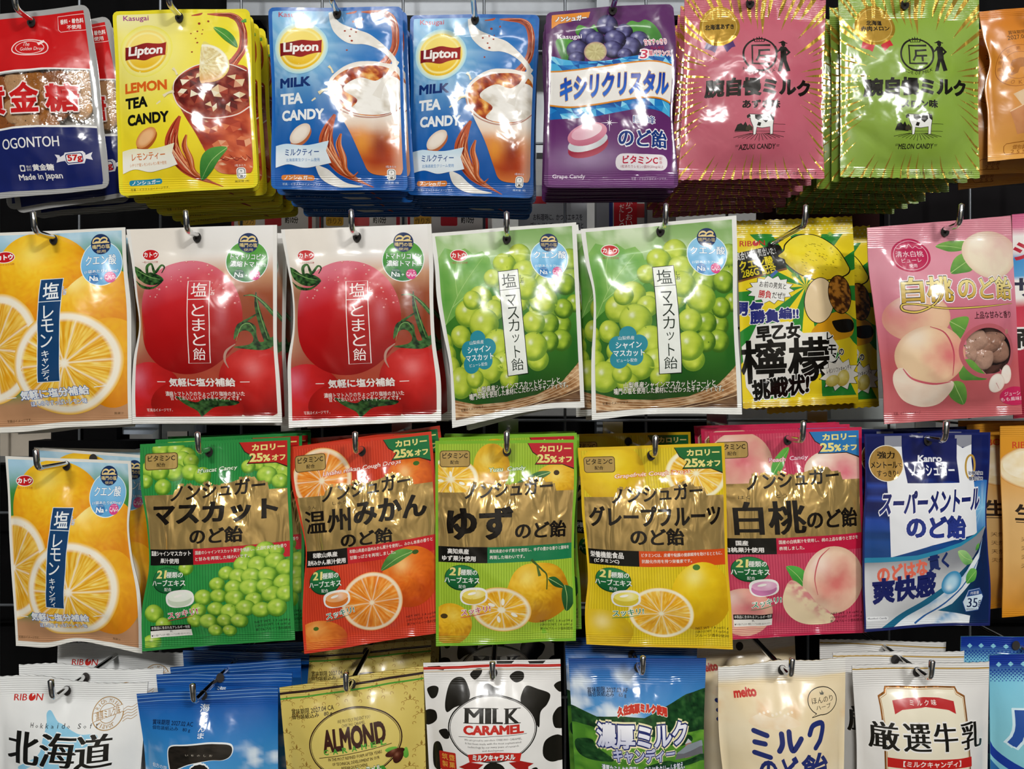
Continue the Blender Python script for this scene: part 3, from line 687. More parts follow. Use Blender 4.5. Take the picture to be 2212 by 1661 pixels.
def stream(d, pts, wd, base, shades, seed=1, n=7):
    """poured liquid: a ribbon with finer threads running along it"""
    d.line(pts, wd, base, sm=True); P = np.array(pts, float); W = np.array(wd, float); rs = np.random.RandomState(seed)
    tg = np.gradient(P, axis=0); tg /= np.hypot(tg[:, 0], tg[:, 1])[:, None]; nn = np.stack([-tg[:, 1], tg[:, 0]], 1)
    for k in range(n):
        o_ = rs.uniform(-0.42, 0.42); a, b = sorted(rs.choice(len(P), 2, replace=False)); b = max(b, min(a + 2, len(P) - 1))
        if b - a < 1: continue
        q = P[a:b + 1] + nn[a:b + 1] * (W[a:b + 1] * (o_ + 0.12 * np.sin(np.arange(b - a + 1) * 1.7 + k)))[:, None]
        w_ = W[a:b + 1] * rs.uniform(0.05, 0.13); w_[0] *= 0.3; w_[-1] *= 0.3
        d.line(q, w_, shades[k % len(shades)], sm=True)
def ice(d, cx, cy, r, seed, cols):
    """faceted lump of ice: a few flat shards of different tone"""
    rs = np.random.RandomState(seed); a0 = rs.uniform(0, 6.28); n = 6
    P = [(cx + r * rs.uniform(0.7, 1.1) * math.cos(a0 + 6.283 * k / n), cy + r * rs.uniform(0.6, 0.9) * math.sin(a0 + 6.283 * k / n)) for k in range(n)]; c = (cx + rs.uniform(-0.2, 0.2) * r, cy + rs.uniform(-0.2, 0.2) * r)
    d.hold()
    for k in range(n): d.poly([P[k], P[(k + 1) % n], c], cols[rs.randint(len(cols))])
    d.hold(False)

# ------------------------------------------------------------------ tea candy pouches (lemon tea, milk tea), drawn in the milk tea pouch's frame
MILK_C = [(55, 38), (1066, 30), (1106, 1415), (78, 1405)]
def tea_design(lemon):
    d = Design('R1b', MILK_C, '#e9da2c' if lemon else '#1c63b4')
    def bg(x, y):
        r = np.hypot(x - 310, y - 352); a = np.arctan2(y - 352, x - 310)
        if lemon:
            c = mix('#f1e02c', '#f4ee9a', np.exp(-(r / 330) ** 2) * 0.9); c = mix(c, '#f3efbb', 0.75 * ss(260, 90, y) * ss(700, 120, x))
            return mix(c, '#eec51e', ss(700, 1400, y) * 0.45)
        c = mix('#0f56a8', '#2080c8', ss(1300, 500, y) * 0.5)
        c = mix(c, '#9ed6ee', 0.85 * np.exp(-(r / 300) ** 2)); c = mix(c, '#7fc3ea', 0.8 * ss(330, 60, y) * ss(820, 200, x))
        return mix(c, '#cfeaf6', 0.35 * np.exp(-(r / 420) ** 2) * ss(0.45, 0.9, nz(a * 100, r * 0.0, 7, 4)))
    d.part('printed_background').inset(0.028, 0.02, 0.972, 0.985).rect(40, 20, 1120, 1420, bg, L=26)
    d.part('drink_picture')
    tea0, tea1 = ('#7c1c12', '#d8623a') if lemon else ('#8a2c12', '#d9723c')
    shd = ('#7c1c10', '#e89a6a', '#5e140c', '#f0b890', '#8e2c14') if lemon else ('#7c2410', '#eaa070', '#6a1c0c', '#f2bc94', '#a8441c')
    bs = '#b8442a' if lemon else '#bb5228'
    # tea stream down from the upper right, and round the cup's left
    d.line([(640, 82), (700, 72), (722, 60)], [6, 16, 4], bs, sm=True)
    stream(d, [(755, 70), (830, 72), (920, 78), (985, 120), (1015, 220), (1010, 340), (965, 430), (915, 500)], [8, 26, 40, 52, 56, 56, 60, 78], bs, shd, 3, 16)
    for x, y, r in ((695, 142, 10), (762, 125, 8), (680, 200, 7), (715, 222, 6), (632, 216, 6), (672, 260, 6), (688, 298, 8), (655, 376, 7), (720, 190, 5)):
        d.ell(x, y, r, r * 0.9, '#9c3a20')
    stream(d, [(575, 868), (530, 960), (505, 1060), (530, 1150), (590, 1240), (660, 1300), (760, 1350), (850, 1392)], [20, 70, 105, 100, 84, 50, 20, 6], bs, shd, 4, 18)
    stream(d, [(620, 1010), (600, 1090), (630, 1180), (640, 1260), (690, 1310), (735, 1280)], [14, 44, 50, 40, 18, 5], '#c8622e', shd, 6, 8)
    if not lemon:
        mk = lambda x, y: mix('#ded8cc', '#f6f4ee', fb(x, y, 60, 2))
        d.line([(520, 70), (540, 130), (590, 200), (680, 255), (780, 275), (870, 320), (950, 380), (1010, 450), (985, 520)], [26, 50, 92, 130, 100, 62, 42, 40, 30], mk, sm=True)
        for x, y, r in ((632, 216, 8), (680, 200, 9), (715, 222, 7), (672, 260, 7), (688, 298, 9)): d.ell(x, y, r, r * 0.9, '#a0402a')
        d.line([(425, 1235), (480, 1290), (560, 1345), (650, 1375), (765, 1385)], [20, 84, 70, 34, 6], mk, sm=True)
    # cup
    R = [(525, 690), (540, 610), (600, 545), (690, 490), (800, 465), (930, 470), (1060, 520), (1075, 900), (1072, 1255), (1010, 1300), (900, 1302), (815, 1275), (770, 1190), (690, 1010), (600, 850)]
    if lemon:
        def tea(x, y):
            n = fb(x, y, 90, 3); c = ramp(n * 0.75 + 0.2 * ss(800, 1250, y), (0.1, '#5e0f0c'), (0.4, '#a8301a'), (0.62, '#d8663a'), (0.9, '#f0b088'))
            return mix(c, '#f6d8b0', 0.8 * ss(0.70, 0.82, fb(x, y, 34, 9)))
    else:
        def tea(x, y):
            yy = y + 50 * (fb(x, y, 120, 6) - 0.5) - 0.05 * (x - 800)
            c = ramp((yy - 850) / 430, (0, '#efe8de'), (0.22, '#ecd3bc'), (0.38, '#d98a52'), (0.6, '#c8541c'), (0.8, '#b23c10'), (1, '#d87838'))
            sw = np.exp(-(((x - 905) / 70) ** 2 + ((y - 1090) / 120) ** 2)); c = mix(c, '#7e1c08', 0.85 * sw)
            c = mix(c, '#eb9e34', 0.8 * np.exp(-(((x - 770) / 60) ** 2 + ((y - 1075) / 90) ** 2)))
            return mix(c, '#e8b99a', 0.6 * ss(960, 1060, x) * ss(900, 1000, y))
    d.poly(R, tea, sm=True, L=20)
    if lemon:
        d.poly([(530, 690), (560, 590), (660, 520), (800, 490), (940, 480), (1060, 540), (1070, 720), (990, 830), (860, 870), (700, 850), (590, 780)], lambda x, y: ramp(fb(x, y, 58, 12), (0.2, '#3e0808'), (0.5, '#7e1e16'), (0.8, '#b05a40')), sm=True, L=16)
        for k, (x, y, r) in enumerate(((640, 610, 62), (740, 570, 58), (960, 600, 78), (860, 690, 66), (700, 720, 70), (1000, 720, 60), (800, 800, 52), (930, 800, 50), (600, 700, 44), (850, 560, 46))): ice(d, x, y, r, k, ('#5e1410', '#a8402c', '#e8cfa4', '#8e2c20', '#d89a78', '#f2e8cc', '#701c16'))
    else:
        d.poly([(545, 680), (570, 600), (660, 535), (800, 500), (940, 500), (1050, 560), (1055, 760), (960, 850), (800, 875), (660, 840), (570, 760)],
               lambda x, y: ramp(fb(x, y, 48, 12), (0.2, '#6e1608'), (0.45, '#a83c18'), (0.62, '#e08e3a'), (0.85, '#f6d27a')), sm=True, L=16)
        d.poly([(660, 640), (760, 590), (870, 610), (960, 560), (1060, 600), (1058, 770), (960, 845), (800, 868), (690, 840), (740, 760), (640, 690)],
               lambda x, y: mix('#cfc6b6', '#f6f3ec', ss(0.25, 0.6, fb(x, y, 70, 5))), sm=True, L=20)
        d.line([(1030, 440), (975, 540), (915, 640), (880, 730)], [40, 36, 38, 70], '#e9e4da', sm=True)
    if lemon:
        for k, (x, y, r) in enumerate(((780, 960, 70), (930, 940, 80), (1010, 1060, 60), (860, 1090, 60))): ice(d, x, y, r, k + 20, ('#b8442a', '#d8764a', '#a83a24', '#e8a47c', '#c85a38'))
        for k in range(9): d.line([(720 + 38 * k, 1180 - 10 * (k % 3)), (790 + 33 * k, 1190 + 14 * (k % 2)), (850 + 26 * k, 1170 + 10 * (k % 3))], [2, 7, 2], ('#8e2414', '#f0b48c', '#7c1c10')[k % 3], sm=True)
    d.line([(528, 700), (560, 780), (640, 848), (760, 885), (880, 880), (980, 850), (1060, 790)], 9, '#f0d9cc' if lemon else '#b98a7a', sm=True)
    d.line([(528, 700), (540, 610), (610, 535), (700, 485), (800, 468), (930, 474), (1040, 515)], 7, '#efe6dc', sm=True)
    for p, w_ in (([(560, 560), (545, 525), (525, 505)], [16, 12, 22]), ([(535, 680), (490, 690), (455, 712)], [22, 16, 26]), ([(430, 745), (400, 765)], [14, 10])):
        d.line(p, w_, '#e9dcb4')
    if lemon:
        d.part('lemon_slice')
        def sl(u, v, r, th): return mix(citrus_fn(3, '#d9c488', '#efe6b4', '#f6f2d8', '#e4d66a', 0.05, 9, 0.84, 0.93, '#c9a850')(u, v, r, th), '#e49a44', ss(0.1, 0.8, v) * 0.75)
        th = np.linspace(-math.pi / 2 + 0.1, math.pi / 2 + 0.5, 30)
        V = [(725, 545)] + [(725 + 195 * math.cos(a), 470 + 165 * math.sin(a) - 20) for a in th]
        d.poly([(725, 310), (790, 318), (860, 355), (910, 420), (922, 500), (890, 570), (830, 610), (770, 620), (720, 600)],
               lambda x, y: sl((x - 735) / 190, (y - 480) / 190, np.hypot((x - 735) / 190, (y - 470) / 165), np.arctan2(y - 480, x - 735)), sm=True, L=11)
        leaf(d, [(800, 172), (880, 185), (950, 250), (975, 335), (900, 290), (840, 230)], '#14692c', '#5da83e')
        leaf(d, [(900, 1108), (790, 1110), (710, 1180), (690, 1330), (770, 1280), (840, 1190)], '#1a6b2c', '#57a040')
        leaf(d, [(1000, 130), (1030, 110), (1065, 118), (1030, 138)], '#2f8a3c', '#7ab850', False)
    d.part('brand_emblem')
    d.disc(310, 352, 205, 205, lambda u, v, r, th: mix('#fbf3b0' if not lemon else '#f6eda0', '#a8dcf0' if not lemon else '#f3e95c', ss(0.78, 1.0, r)), nr=8, na=40)
    d.disc(310, 352, 170, 170, lambda u, v, r, th: mix(mix('#f9e27a', '#eec022', ss(-0.6, 0.9, v)), '#fbf0a4', ss(0.80, 0.84, r) * (1 - ss(0.88, 0.92, r))), nr=14, na=44)
    d.band([(148, 314), (190, 312), (245, 300), (308, 287), (370, 294), (425, 298), (464, 290)], [(150, 414), (190, 408), (245, 414), (310, 428), (370, 410), (425, 398), (466, 396)], lambda x, y: mix('#7c1418', '#a02a26', ss(160, 420, x)), L=40)
    d.text('Lipton', 178, 312, 438, 402, '#f6f0ea', b=0.035)
    d.part('title_lettering')
    d.text('Kasugai', 135, 74, 322, 122, '#a23a8c' if lemon else '#b8405c', b=0.012)
    if lemon: d.text('LEMON', 152, 592, 478, 660, '#e0661f', b=0.045)
    else: d.text('MILK', 150, 585, 386, 650, '#15306e', b=0.045)
    tc = '#14140f' if lemon else '#eef2f2'
    d.text('TEA', 152, 702, 326, 774, tc, b=0.045); d.text('CANDY', 168, 828, 488, 900, tc, b=0.045)
    d.part('candy_picture')
    cc = ('#f3bd86', '#d98a48', '#b05a24') if lemon else ('#f3e8da', '#e2cdb8', '#b8673c')
    d.ell(315, 1022, 96, 56, cc[2], -38); d.disc(309, 1002, 95, 55, lambda u, v, r, th: mix(cc[0], cc[1], ss(0.55, 1, r)), -38)
    d.part('flavour_ribbon')
    rc = '#f2eccb' if lemon else '#cfe6f3'
    d.poly(np.concatenate([catmull([(112, 1082), (200, 1072), (300, 1085), (400, 1085), (528, 1062)], False), [(505, 1130)], catmull([(538, 1215), (430, 1235), (320, 1248), (210, 1222), (112, 1245)], False)]), lambda x, y: mix(rc, '#ffffff', 0.5 * ss(1080, 1160, y)), sm=False, L=40)
    lc = '#d9722a' if lemon else '#1c4c92'
    d.text('レモンティー' if lemon else 'ミルクティー', 190, 1112, 450, 1162, lc, b=0.012)
    d.text('シチリア産レモンのレモン果汁使用' if lemon else '北海道産生クリーム使用', 172 if lemon else 195, 1180, 452, 1204, '#d9822a' if lemon else '#3a86c4')
    d.part('small_print')
    d.rrect(155, 1298, 402, 1338, 18, '#2b8fae' if lemon else '#e08438'); d.text('ノンシュガー', 178, 1304, 385, 1332, '#f4f8f8', b=0.03)
    d.text('写真・イラストはイメージです。', 165, 1358, 455, 1378, '#4d4a20' if lemon else '#bcd6ee')
    d.text('1粒あたり', 945, 1232, 1020, 1250, '#efe6d8' if lemon else '#cddff0')
    d.rrect(952, 1256, 1018, 1340, 22, '#f4f2ee'); d.rrect(958, 1262, 1012, 1334, 18, '#181818'); d.rrect(962, 1266, 1008, 1330, 15, '#f4f2ee')
    d.text('9', 978, 1274, 992, 1292, '#161616', b=0.03); d.text('kcal', 968, 1296, 1002, 1310, '#161616', b=0.03)
    d.ell(985, 1322, 12, 7, '#161616'); d.text('推定値 1粒', 935, 1350, 1040, 1366, '#3c2c20' if lemon else '#cfe0f0')
    return d
TEA_MILK = tea_design(False); TEA_LEMON = tea_design(True)

# ------------------------------------------------------------------ grape xylitol pouch
d = GRAPE = Design('R1c', [(104, 60), (1062, 5), (1100, 1395), (88, 1388)], '#57265e')
d.part('printed_background').inset(0.03, 0.02, 0.97, 0.985)
d.rect(60, -20, 1120, 1420, lambda x, y: mix(mix('#5b2762', '#6d3573', ss(700, 1300, y)), '#b9a2c4', 0.75 * np.exp(-(((x - 420) / 230) ** 2 + ((y - 1170) / 90) ** 2))), L=36)
d.part('grape_picture')
for p in ([(330, 230), (350, 165), (430, 185), (470, 165), (500, 260), (420, 300)], [(690, 200), (740, 140), (800, 150), (850, 130), (920, 170), (970, 250), (960, 300), (860, 310), (760, 300)],
          [(175, 290), (260, 270), (330, 310), (330, 400), (260, 470), (215, 420)]):
    leaf(d, p, '#1f5a24', '#58a03c', False)
gd = lambda k: grape_fn('#8484b4', '#3c3868', '#17122c', '#dcdcf0', (-0.3, -0.4))
for x, y, r in ((420, 255, 72), (565, 175, 82), (690, 225, 66), (800, 290, 72), (735, 350, 82), (470, 292, 74), (620, 290, 84), (335, 365, 80), (600, 372, 74), (330, 440, 62), (690, 420, 60)):
    d.disc(x, y, r, r * 0.98, gd(0), 10, 7, 28)
d.disc(470, 390, 84, 82, lambda u, v, r, th: mix(mix('#d6cf9a', '#a89a64', nz(th * 30, r * 5, 1.5)), '#b08a84', ss(0.8, 1, r)), 0, 8, 40)
d.part('crystal_band')
up = [(130, 395), (250, 445), (400, 468), (560, 465), (720, 430), (880, 400), (1000, 398), (1090, 420)]
lo = [(1075, 880), (1010, 835), (900, 818), (780, 822), (640, 848), (480, 880), (300, 888), (120, 880)]
BT = [(115, 512), (250, 522), (420, 517), (640, 487), (820, 457), (960, 450), (1090, 478)]; BB = [(115, 777), (280, 808), (460, 800), (640, 772), (820, 742), (960, 738), (1075, 768)]
rs = np.random.RandomState(5)
for U, W_ in ((up, BT), (BB, lo[::-1])):
    xs = np.linspace(100, 1100, 17); ya = np.interp(xs, *zip(*U)); yb = np.interp(xs, *zip(*W_)); xm = xs + rs.uniform(-26, 26, 17); ym = ya + (yb - ya) * rs.uniform(0.3, 0.7, 17); cs = ('#0d4f9c', '#1668b4', '#2a8ccc', '#4cb0de', '#8ad4ee', '#1e7cc4')
    d.hold()
    for k in range(16):
        A_, B_, C_, D_, E_, F_ = (xs[k], ya[k]), (xs[k + 1], ya[k + 1]), (xm[k], ym[k]), (xm[k + 1], ym[k + 1]), (xs[k], yb[k]), (xs[k + 1], yb[k + 1])
        for tri in ((A_, B_, D_), (A_, D_, C_), (C_, D_, F_), (C_, F_, E_)): d.poly(tri, cs[rs.randint(6)])
    d.hold(False)
d.part('title_band')
d.band(BT, BB, '#d98a2a'); d.band([(x, y + 12) for x, y in BT], [(x, y - 12) for x, y in BB], '#efece6')
d.part('title_lettering')
d.text('キシリクリスタル', 210, 560, 1020, 720, lambda x, y: mix('#1238a4', '#2a6ad0', ss(560, 700, y)), b=0.05, rot=-4, shear=0.12, o=[('#c9a05a', 0.03)])
d.text('Kasugai', 190, 238, 372, 284, '#f4eef4', b=0.01)
d.poly([(145, 72), (440, 58), (425, 110), (330, 130), (200, 155), (145, 192)], '#e28c2a'); d.text('ノンシュガー', 175, 96, 408, 132, '#f8f6f2', b=0.05, rot=-2, o=[('#25355c', 0.05)])
d.text('甘さすっきり', 835, 280, 1005, 325, '#c81e46', b=0.01, rot=-7, o=[('#f6eef2', 0.10)]); d.text('ひんやり', 885, 338, 985, 362, '#c81e46', rot=-7, o=[('#f6eef2', 0.10)])
d.text('3', 808, 372, 858, 440, '#c81e46', b=0.01, shear=0.2, o=[('#f6eef2', 0.09)]); d.text('層バランス', 868, 370, 1030, 412, '#c81e46', b=0.01, rot=-4, o=[('#f6eef2', 0.10)])
d.text('巨 峰', 750, 872, 915, 928, '#1c3a86', mx=0.015, o=[('#f2f2f6', 0.07)])
d.text('のど飴', 642, 972, 1010, 1100, '#18377e', mx=0.03, b=0.01, o=[('#f2f2f6', 0.07)])
d.rrect(622, 1150, 1016, 1266, 50, '#f0eaee')
d.text('ビタミンC', 676, 1165, 940, 1218, '#c21c40', b=0.03); d.text('配', 952, 1168, 975, 1190, '#c21c40'); d.text('合', 952, 1196, 975, 1218, '#c21c40')
d.text('1粒あたりレモン1個分(20mg)以上', 662, 1228, 985, 1252, '#a83a58')
d.text('Grape Candy', 152, 1290, 398, 1326, '#e8dcea', b=0.015); d.text('写真・イラストはイメージです。', 745, 1314, 1015, 1336, '#c9b4cf')
d.part('candy_picture')
R_ = lambda *a: d.disc(*a)
d.disc(415, 1100, 152, 72, lambda u, v, r, th: ramp(0.5 + 0.6 * v + 0.2 * u, (0, '#c8506e'), (0.5, '#a02440'), (1, '#d87888')), -14)
d.disc(412, 1066, 150, 62, lambda u, v, r, th: ramp(0.5 + 0.7 * u, (0, '#cfd4d8'), (0.5, '#f2f2f4'), (1, '#cdd2d6')), -14)
d.disc(408, 1008, 148, 80, lambda u, v, r, th: ramp(0.5 + 0.6 * v, (0, '#e8b0c0'), (0.5, '#d88aa0'), (1, '#c05c78')), -14)
d.disc(404, 992, 116, 52, lambda u, v, r, th: mix('#e9b4c4', '#f6dbe2', ss(-0.6, 0.6, u)), -16)
for a in range(8):
    q = a * math.pi / 4; L_ = 62 if a % 2 == 0 else 26
    d.line([(570, 930), (570 + L_ * math.cos(q), 930 + L_ * math.sin(q))], [7, 1], '#f6f2fa')

# ------------------------------------------------------------------ arm-pride milk bags (azuki pink, melon green): drawn in the melon bag's frame
MELON_C = [(578, -40), (1640, -30), (1645, 1318), (590, 1312)]
def milk_bag(fld, gold='#c9a23a', rib='#c8202c', azuki=False):
    d = Design('R1d', MELON_C, fld)
    d.part('printed_background'); d.rect(540, -60, 1700, 1340, lambda x, y: mix(fld, '#ffffff', 0.04 * fb(x, y, 200, 2)), L=60)
    d.part('gold_rays'); rs = np.random.RandomState(4)
    d.hold()
    for k in range(64):
        a = 2 * math.pi * (k + rs.uniform(-0.3, 0.3)) / 64; c, s_ = math.cos(a), math.sin(a)
        R = 1 / max(abs(c) / 540, abs(s_) / 690); L_ = rs.uniform(110, 260) * (1.4 if s_ < -0.5 else 0.9); w_ = rs.uniform(9, 19) * (2.0 if s_ < -0.6 else 1.1)
        d.line([(1112 + c * (R + 40), 640 + s_ * (R + 40)), (1112 + c * (R - L_ * 0.55), 640 + s_ * (R - L_ * 0.55)), (1112 + c * (R - L_), 640 + s_ * (R - L_))], [w_, w_ * 0.75, 1], '#e0b648', met=0.75)
    d.hold(False).part('award_medal')
    for p in ([(745, 305), (832, 325), (808, 392), (785, 372), (732, 352)], [(865, 345), (930, 300), (950, 355), (925, 360), (890, 395)]): d.poly(p, rib)
    d.ell(842, 180, 148, 160, '#c89c34', met=0.6); d.ell(842, 178, 128, 140, '#ecca6a', met=0.5); d.ell(842, 178, 122, 132, '#d0a440', met=0.5)
    if azuki: d.text('北海道あずき', 738, 165, 946, 208, '#191512', b=0.03)
    else: d.text('北海道', 780, 138, 895, 178, '#191512', b=0.03); d.text('赤肉メロン', 738, 185, 946, 225, '#191512', b=0.03)
    d.part('maker_emblem'); K = '#17150f'
    th = np.linspace(0, 2 * math.pi, 48, endpoint=False)
    d.line(np.stack([1125 + 122 * np.cos(th), 422 + 122 * np.sin(th)], 1), 14, K, closed=True)
    d.line([(1200, 352), (1068, 352), (1068, 492), (1200, 492)], 16, K); d.line([(1198, 388), (1112, 392)], 15, K); d.line([(1120, 388), (1118, 430), (1098, 470)], 15, K)
    d.line([(1118, 432), (1200, 432)], 14, K); d.line([(1166, 432), (1166, 476)], 15, K)
    d.poly([(1085, 325), (1075, 292), (1098, 304), (1104, 282), (1116, 300), (1122, 274), (1130, 300), (1142, 282), (1148, 304), (1168, 292), (1158, 325)], K)
    d.rect(1090, 306, 1153, 320, fld)
    for q in (1104, 1121, 1138): d.ell(q, 313, 4, 5, K)
    d.text('PRIDE OF MILK', 1000, 552, 1240, 576, K, arc=-34)
    d.poly([(1272, 330), (1278, 320), (1300, 308), (1318, 320), (1324, 330)], K); d.line([(1264, 328), (1332, 328)], 7, K); d.ell(1299, 340, 16, 18, K)
    d.poly([(1280, 358), (1318, 358), (1356, 398), (1326, 425), (1318, 416), (1334, 398), (1322, 388), (1324, 460), (1352, 540), (1322, 548), (1300, 475), (1284, 545), (1258, 548), (1278, 455), (1276, 390), (1250, 408), (1232, 360), (1240, 356), (1256, 392)], K)
    d.part('title_lettering')
    d.text('腕自慢ミルク', 748, 600, 1512, 722, '#191611', b=0.055); d.text('あずき味' if azuki else 'メロン味', 1008, 762, 1275, 820, '#191611', b=0.045)
    d.text('AZUKI CANDY' if azuki else 'MELON CANDY', 1000, 1078, 1260, 1112, '#1d1a13', b=0.02, rot=-1)
    for x in (985, 1278):
        d.line([(x - 12, 1084), (x + 12, 1082)], 3, K); d.line([(x - 10, 1092), (x + 10, 1090)], 3, K)
    d.part('farm_picture')
    d.hold()
    for k in range(13):
        q = -1 + 2 * k / 12.0; d.line([(1135 + q * 60, 1005), (1135 + q * 180, 1058 - abs(q) * 30)], 3.5, K)
    d.hold(False).poly([(958, 985), (975, 940), (1000, 930), (1015, 945), (1030, 920), (1045, 950), (1060, 970), (1060, 990)], K)
    d.poly([(1035, 985), (1035, 962), (1058, 940), (1082, 962), (1082, 985)], '#3b3626'); d.line([(1230, 940), (1320, 940)], 3, K); d.line([(960, 990), (1320, 992)], 3, K)
    cow = [(1040, 878), (1055, 866), (1090, 868), (1130, 872), (1190, 864), (1225, 870), (1232, 900), (1228, 950), (1230, 1010), (1210, 1012), (1206, 960), (1150, 968), (1112, 962), (1108, 1012), (1090, 1014), (1086, 960), (1068, 920), (1062, 892), (1042, 894)]
    d.poly(cow, '#f0f0ec'); d.line(cow, 4, K, closed=True)
    for p in ([(1040, 878), (1060, 866), (1066, 885), (1044, 894)], [(1095, 872), (1135, 874), (1150, 895), (1120, 912), (1098, 900)], [(1160, 868), (1195, 866), (1200, 905), (1175, 930), (1150, 910)], [(1206, 868), (1230, 878), (1230, 915), (1210, 900)], [(1120, 925), (1142, 930), (1136, 955), (1112, 950)]): d.poly(p, K)
    d.part('small_print'); d.text('国内産の原料を使用した製品です。中身は個包装です。', 1060, 1262, 1600, 1290, '#3a3018')
    return d
MELON = milk_bag('#86a637'); AZUKI = milk_bag('#c05c6e', rib='#4a2a6a', azuki=True)

# ------------------------------------------------------------------ orange Hokkaido bag at the right edge
d = HOKKAIDO_ORANGE = Design('R1d', [(1648, 40), (2560, -20), (2600, 1120), (1715, 1190)], '#d98a30')
d.part('printed_background'); d.rect(1600, -60, 2700, 1250, lambda x, y: ramp((y - 40) / 1150 + 0.25 * (fb(x, y, 240, 3) - 0.5), (0, '#cf7c26'), (0.45, '#dd9236'), (0.75, '#d99246'), (1, '#e8a850')), L=50)
d.part('stamp_emblem')
th = np.linspace(0, 2 * math.pi, 44, endpoint=False)
for r, w_ in ((158, 5), (104, 4)): d.line(np.stack([1895 + r * np.cos(th), 485 + r * np.sin(th)], 1), w_, '#a8601c', closed=True)
d.poly([(1850, 445), (1900, 430), (2000, 440), (2010, 530), (1985, 530), (1975, 500), (1900, 505), (1885, 545), (1850, 560), (1838, 555), (1862, 510), (1840, 480)], '#b06a20')
for s_, a in (('北', 150), ('海', 172), ('道', 195), ('限', 215), ('定', 240), ('素', 270), ('材', 300)):
    q = math.radians(a); d.text(s_, 1895 + 131 * math.cos(q) - 15, 485 + 131 * math.sin(q) - 15, 1895 + 131 * math.cos(q) + 15, 485 + 131 * math.sin(q) + 15, '#a8601c', rot=a - 270)
for s_, a in (('H', 130), ('O', 108), ('K', 86), ('K', 64), ('A', 42)):
    q = math.radians(a); d.text(s_, 1895 + 131 * math.cos(q) - 12, 485 + 131 * math.sin(q) - 14, 1895 + 131 * math.cos(q) + 12, 485 + 131 * math.sin(q) + 14, '#a8601c', rot=a - 90)
d.part('caramel_picture')
d.poly([(1860, 700), (2000, 640), (2200, 700), (2200, 820), (1920, 800)], lambda x, y: mix('#e8cfa8', '#d8a878', fb(x, y, 50, 3)), L=30)
d.poly([(1840, 830), (1960, 770), (2160, 780), (2160, 960), (1900, 1000)], lambda x, y: mix('#d89a64', '#c06c3c', fb(x, y, 60, 5)), L=30); d.line([(1840, 830), (1960, 770), (2160, 780)], 8, '#f0c898')
d.part('small_print'); d.text('賞味期限', 1840, 205, 1960, 238, '#43301a', rot=-3); d.text('2027.05', 1832, 245, 1965, 280, '#43301a', rot=-3)
d.line([(1990, 1045), (1840, 1062), (1825, 1080), (1830, 1120), (1845, 1140), (1990, 1130)], 5, '#9a5a1c'); d.text('個包装', 1888, 1070, 1990, 1100, '#9a5a1c'); d.text('2 5 5', 1880, 1105, 1990, 1130, '#9a5a1c')

# ------------------------------------------------------------------ clear sugar-drop bag with red header and navy band
OG_C = [(-290, 118), (640, 12), (802, 1398), (-170, 1490)]
d = OGON = Design('R1a', OG_C, '#a4a4a3')
d.part('printed_header'); d.inset(0.045, 0.03, 0.955, 0.975)
d.poly([(-330, 155), (655, 40), (695, 512), (330, 528), (0, 556), (-330, 590)], '#f0eeea'); d.poly([(-330, 155), (655, 40), (692, 500), (330, 516), (0, 543), (-330, 577)], '#c8171b')
d.line([(405, 105), (600, 85), (625, 98), (635, 188), (620, 205), (430, 222), (412, 205)], 4, '#f0dcd8', closed=True)
d.text('香料・着色料', 425, 122, 602, 158, '#f4ece8', rot=-4, b=0.02); d.text('不使用', 478, 168, 582, 200, '#f4ece8', rot=-4, b=0.02)
th = np.linspace(0.2, 6.6, 40)
d.line(np.stack([215 + 135 * np.cos(th) * (1 + 0.05 * np.sin(3 * th)), 348 + (72 + 9 * np.cos(2 * th)) * np.sin(th)], 1), 8, '#f4dcd8'); d.line(np.stack([212 + 106 * np.cos(th), 350 + 52 * np.sin(th)], 1), 5, '#f4dcd8')
d.poly([(262, 312), (302, 282), (316, 298), (276, 330)], '#f4dcd8'); d.text('The', 158, 305, 212, 338, '#f4e4e0', rot=4); d.text('Golden Drop', 142, 345, 316, 382, '#f4e4e0', rot=-2)
d.part('printed_band')
d.poly([(-330, 1008), (0, 970), (300, 945), (712, 932), (715, 952), (300, 965), (0, 990), (-330, 1030)], '#efeeea'); d.poly([(-330, 1025), (0, 985), (300, 960), (714, 947), (765, 1382), (400, 1402), (0, 1428), (-330, 1460)], '#1a2462')
d.text('OGONTOH', 32, 1036, 450, 1112, '#eeece8', mx=0.012, rot=-4)
d.poly([(415, 1158), (448, 1162), (450, 1175), (478, 1158), (486, 1142), (612, 1126), (630, 1140), (632, 1155), (678, 1130), (668, 1160), (680, 1188), (634, 1180), (622, 1215), (500, 1228), (482, 1200), (452, 1205), (420, 1215), (430, 1185)], '#e8e6ea')
d.rrect(488, 1144, 614, 1214, 18, '#23306e', rot=-7); d.rrect(494, 1150, 608, 1208, 15, '#f4f2f0', rot=-7)
d.text('57g', 504, 1156, 606, 1208, '#c81e20', b=0.04, rot=-5); d.text('株式', 198, 1238, 236, 1256, '#e8e6e2'); d.text('会社', 198, 1258, 236, 1276, '#e8e6e2')
d.rrect(150, 1236, 188, 1280, 6, '#e8e6e2'); d.ell(169, 1258, 13, 15, '#1a2462'); d.text('黄金糖', 246, 1228, 398, 1272, '#eeece8', b=0.03, rot=-2)
d.text('Made in Japan', 133, 1292, 446, 1344, '#eeece8', b=0.02, rot=-4)
d.part('title_lettering')
for ch, x0, y0_, x1, y1 in (('黄', -150, 650, 48, 862), ('金', 100, 632, 300, 842), ('糖', 365, 635, 582, 832)):
    d.text(ch, x0, y0_, x1, y1, '#c81c1e', b=0.035, rot=-4, o=[('#f2e2dc', 0.045)])
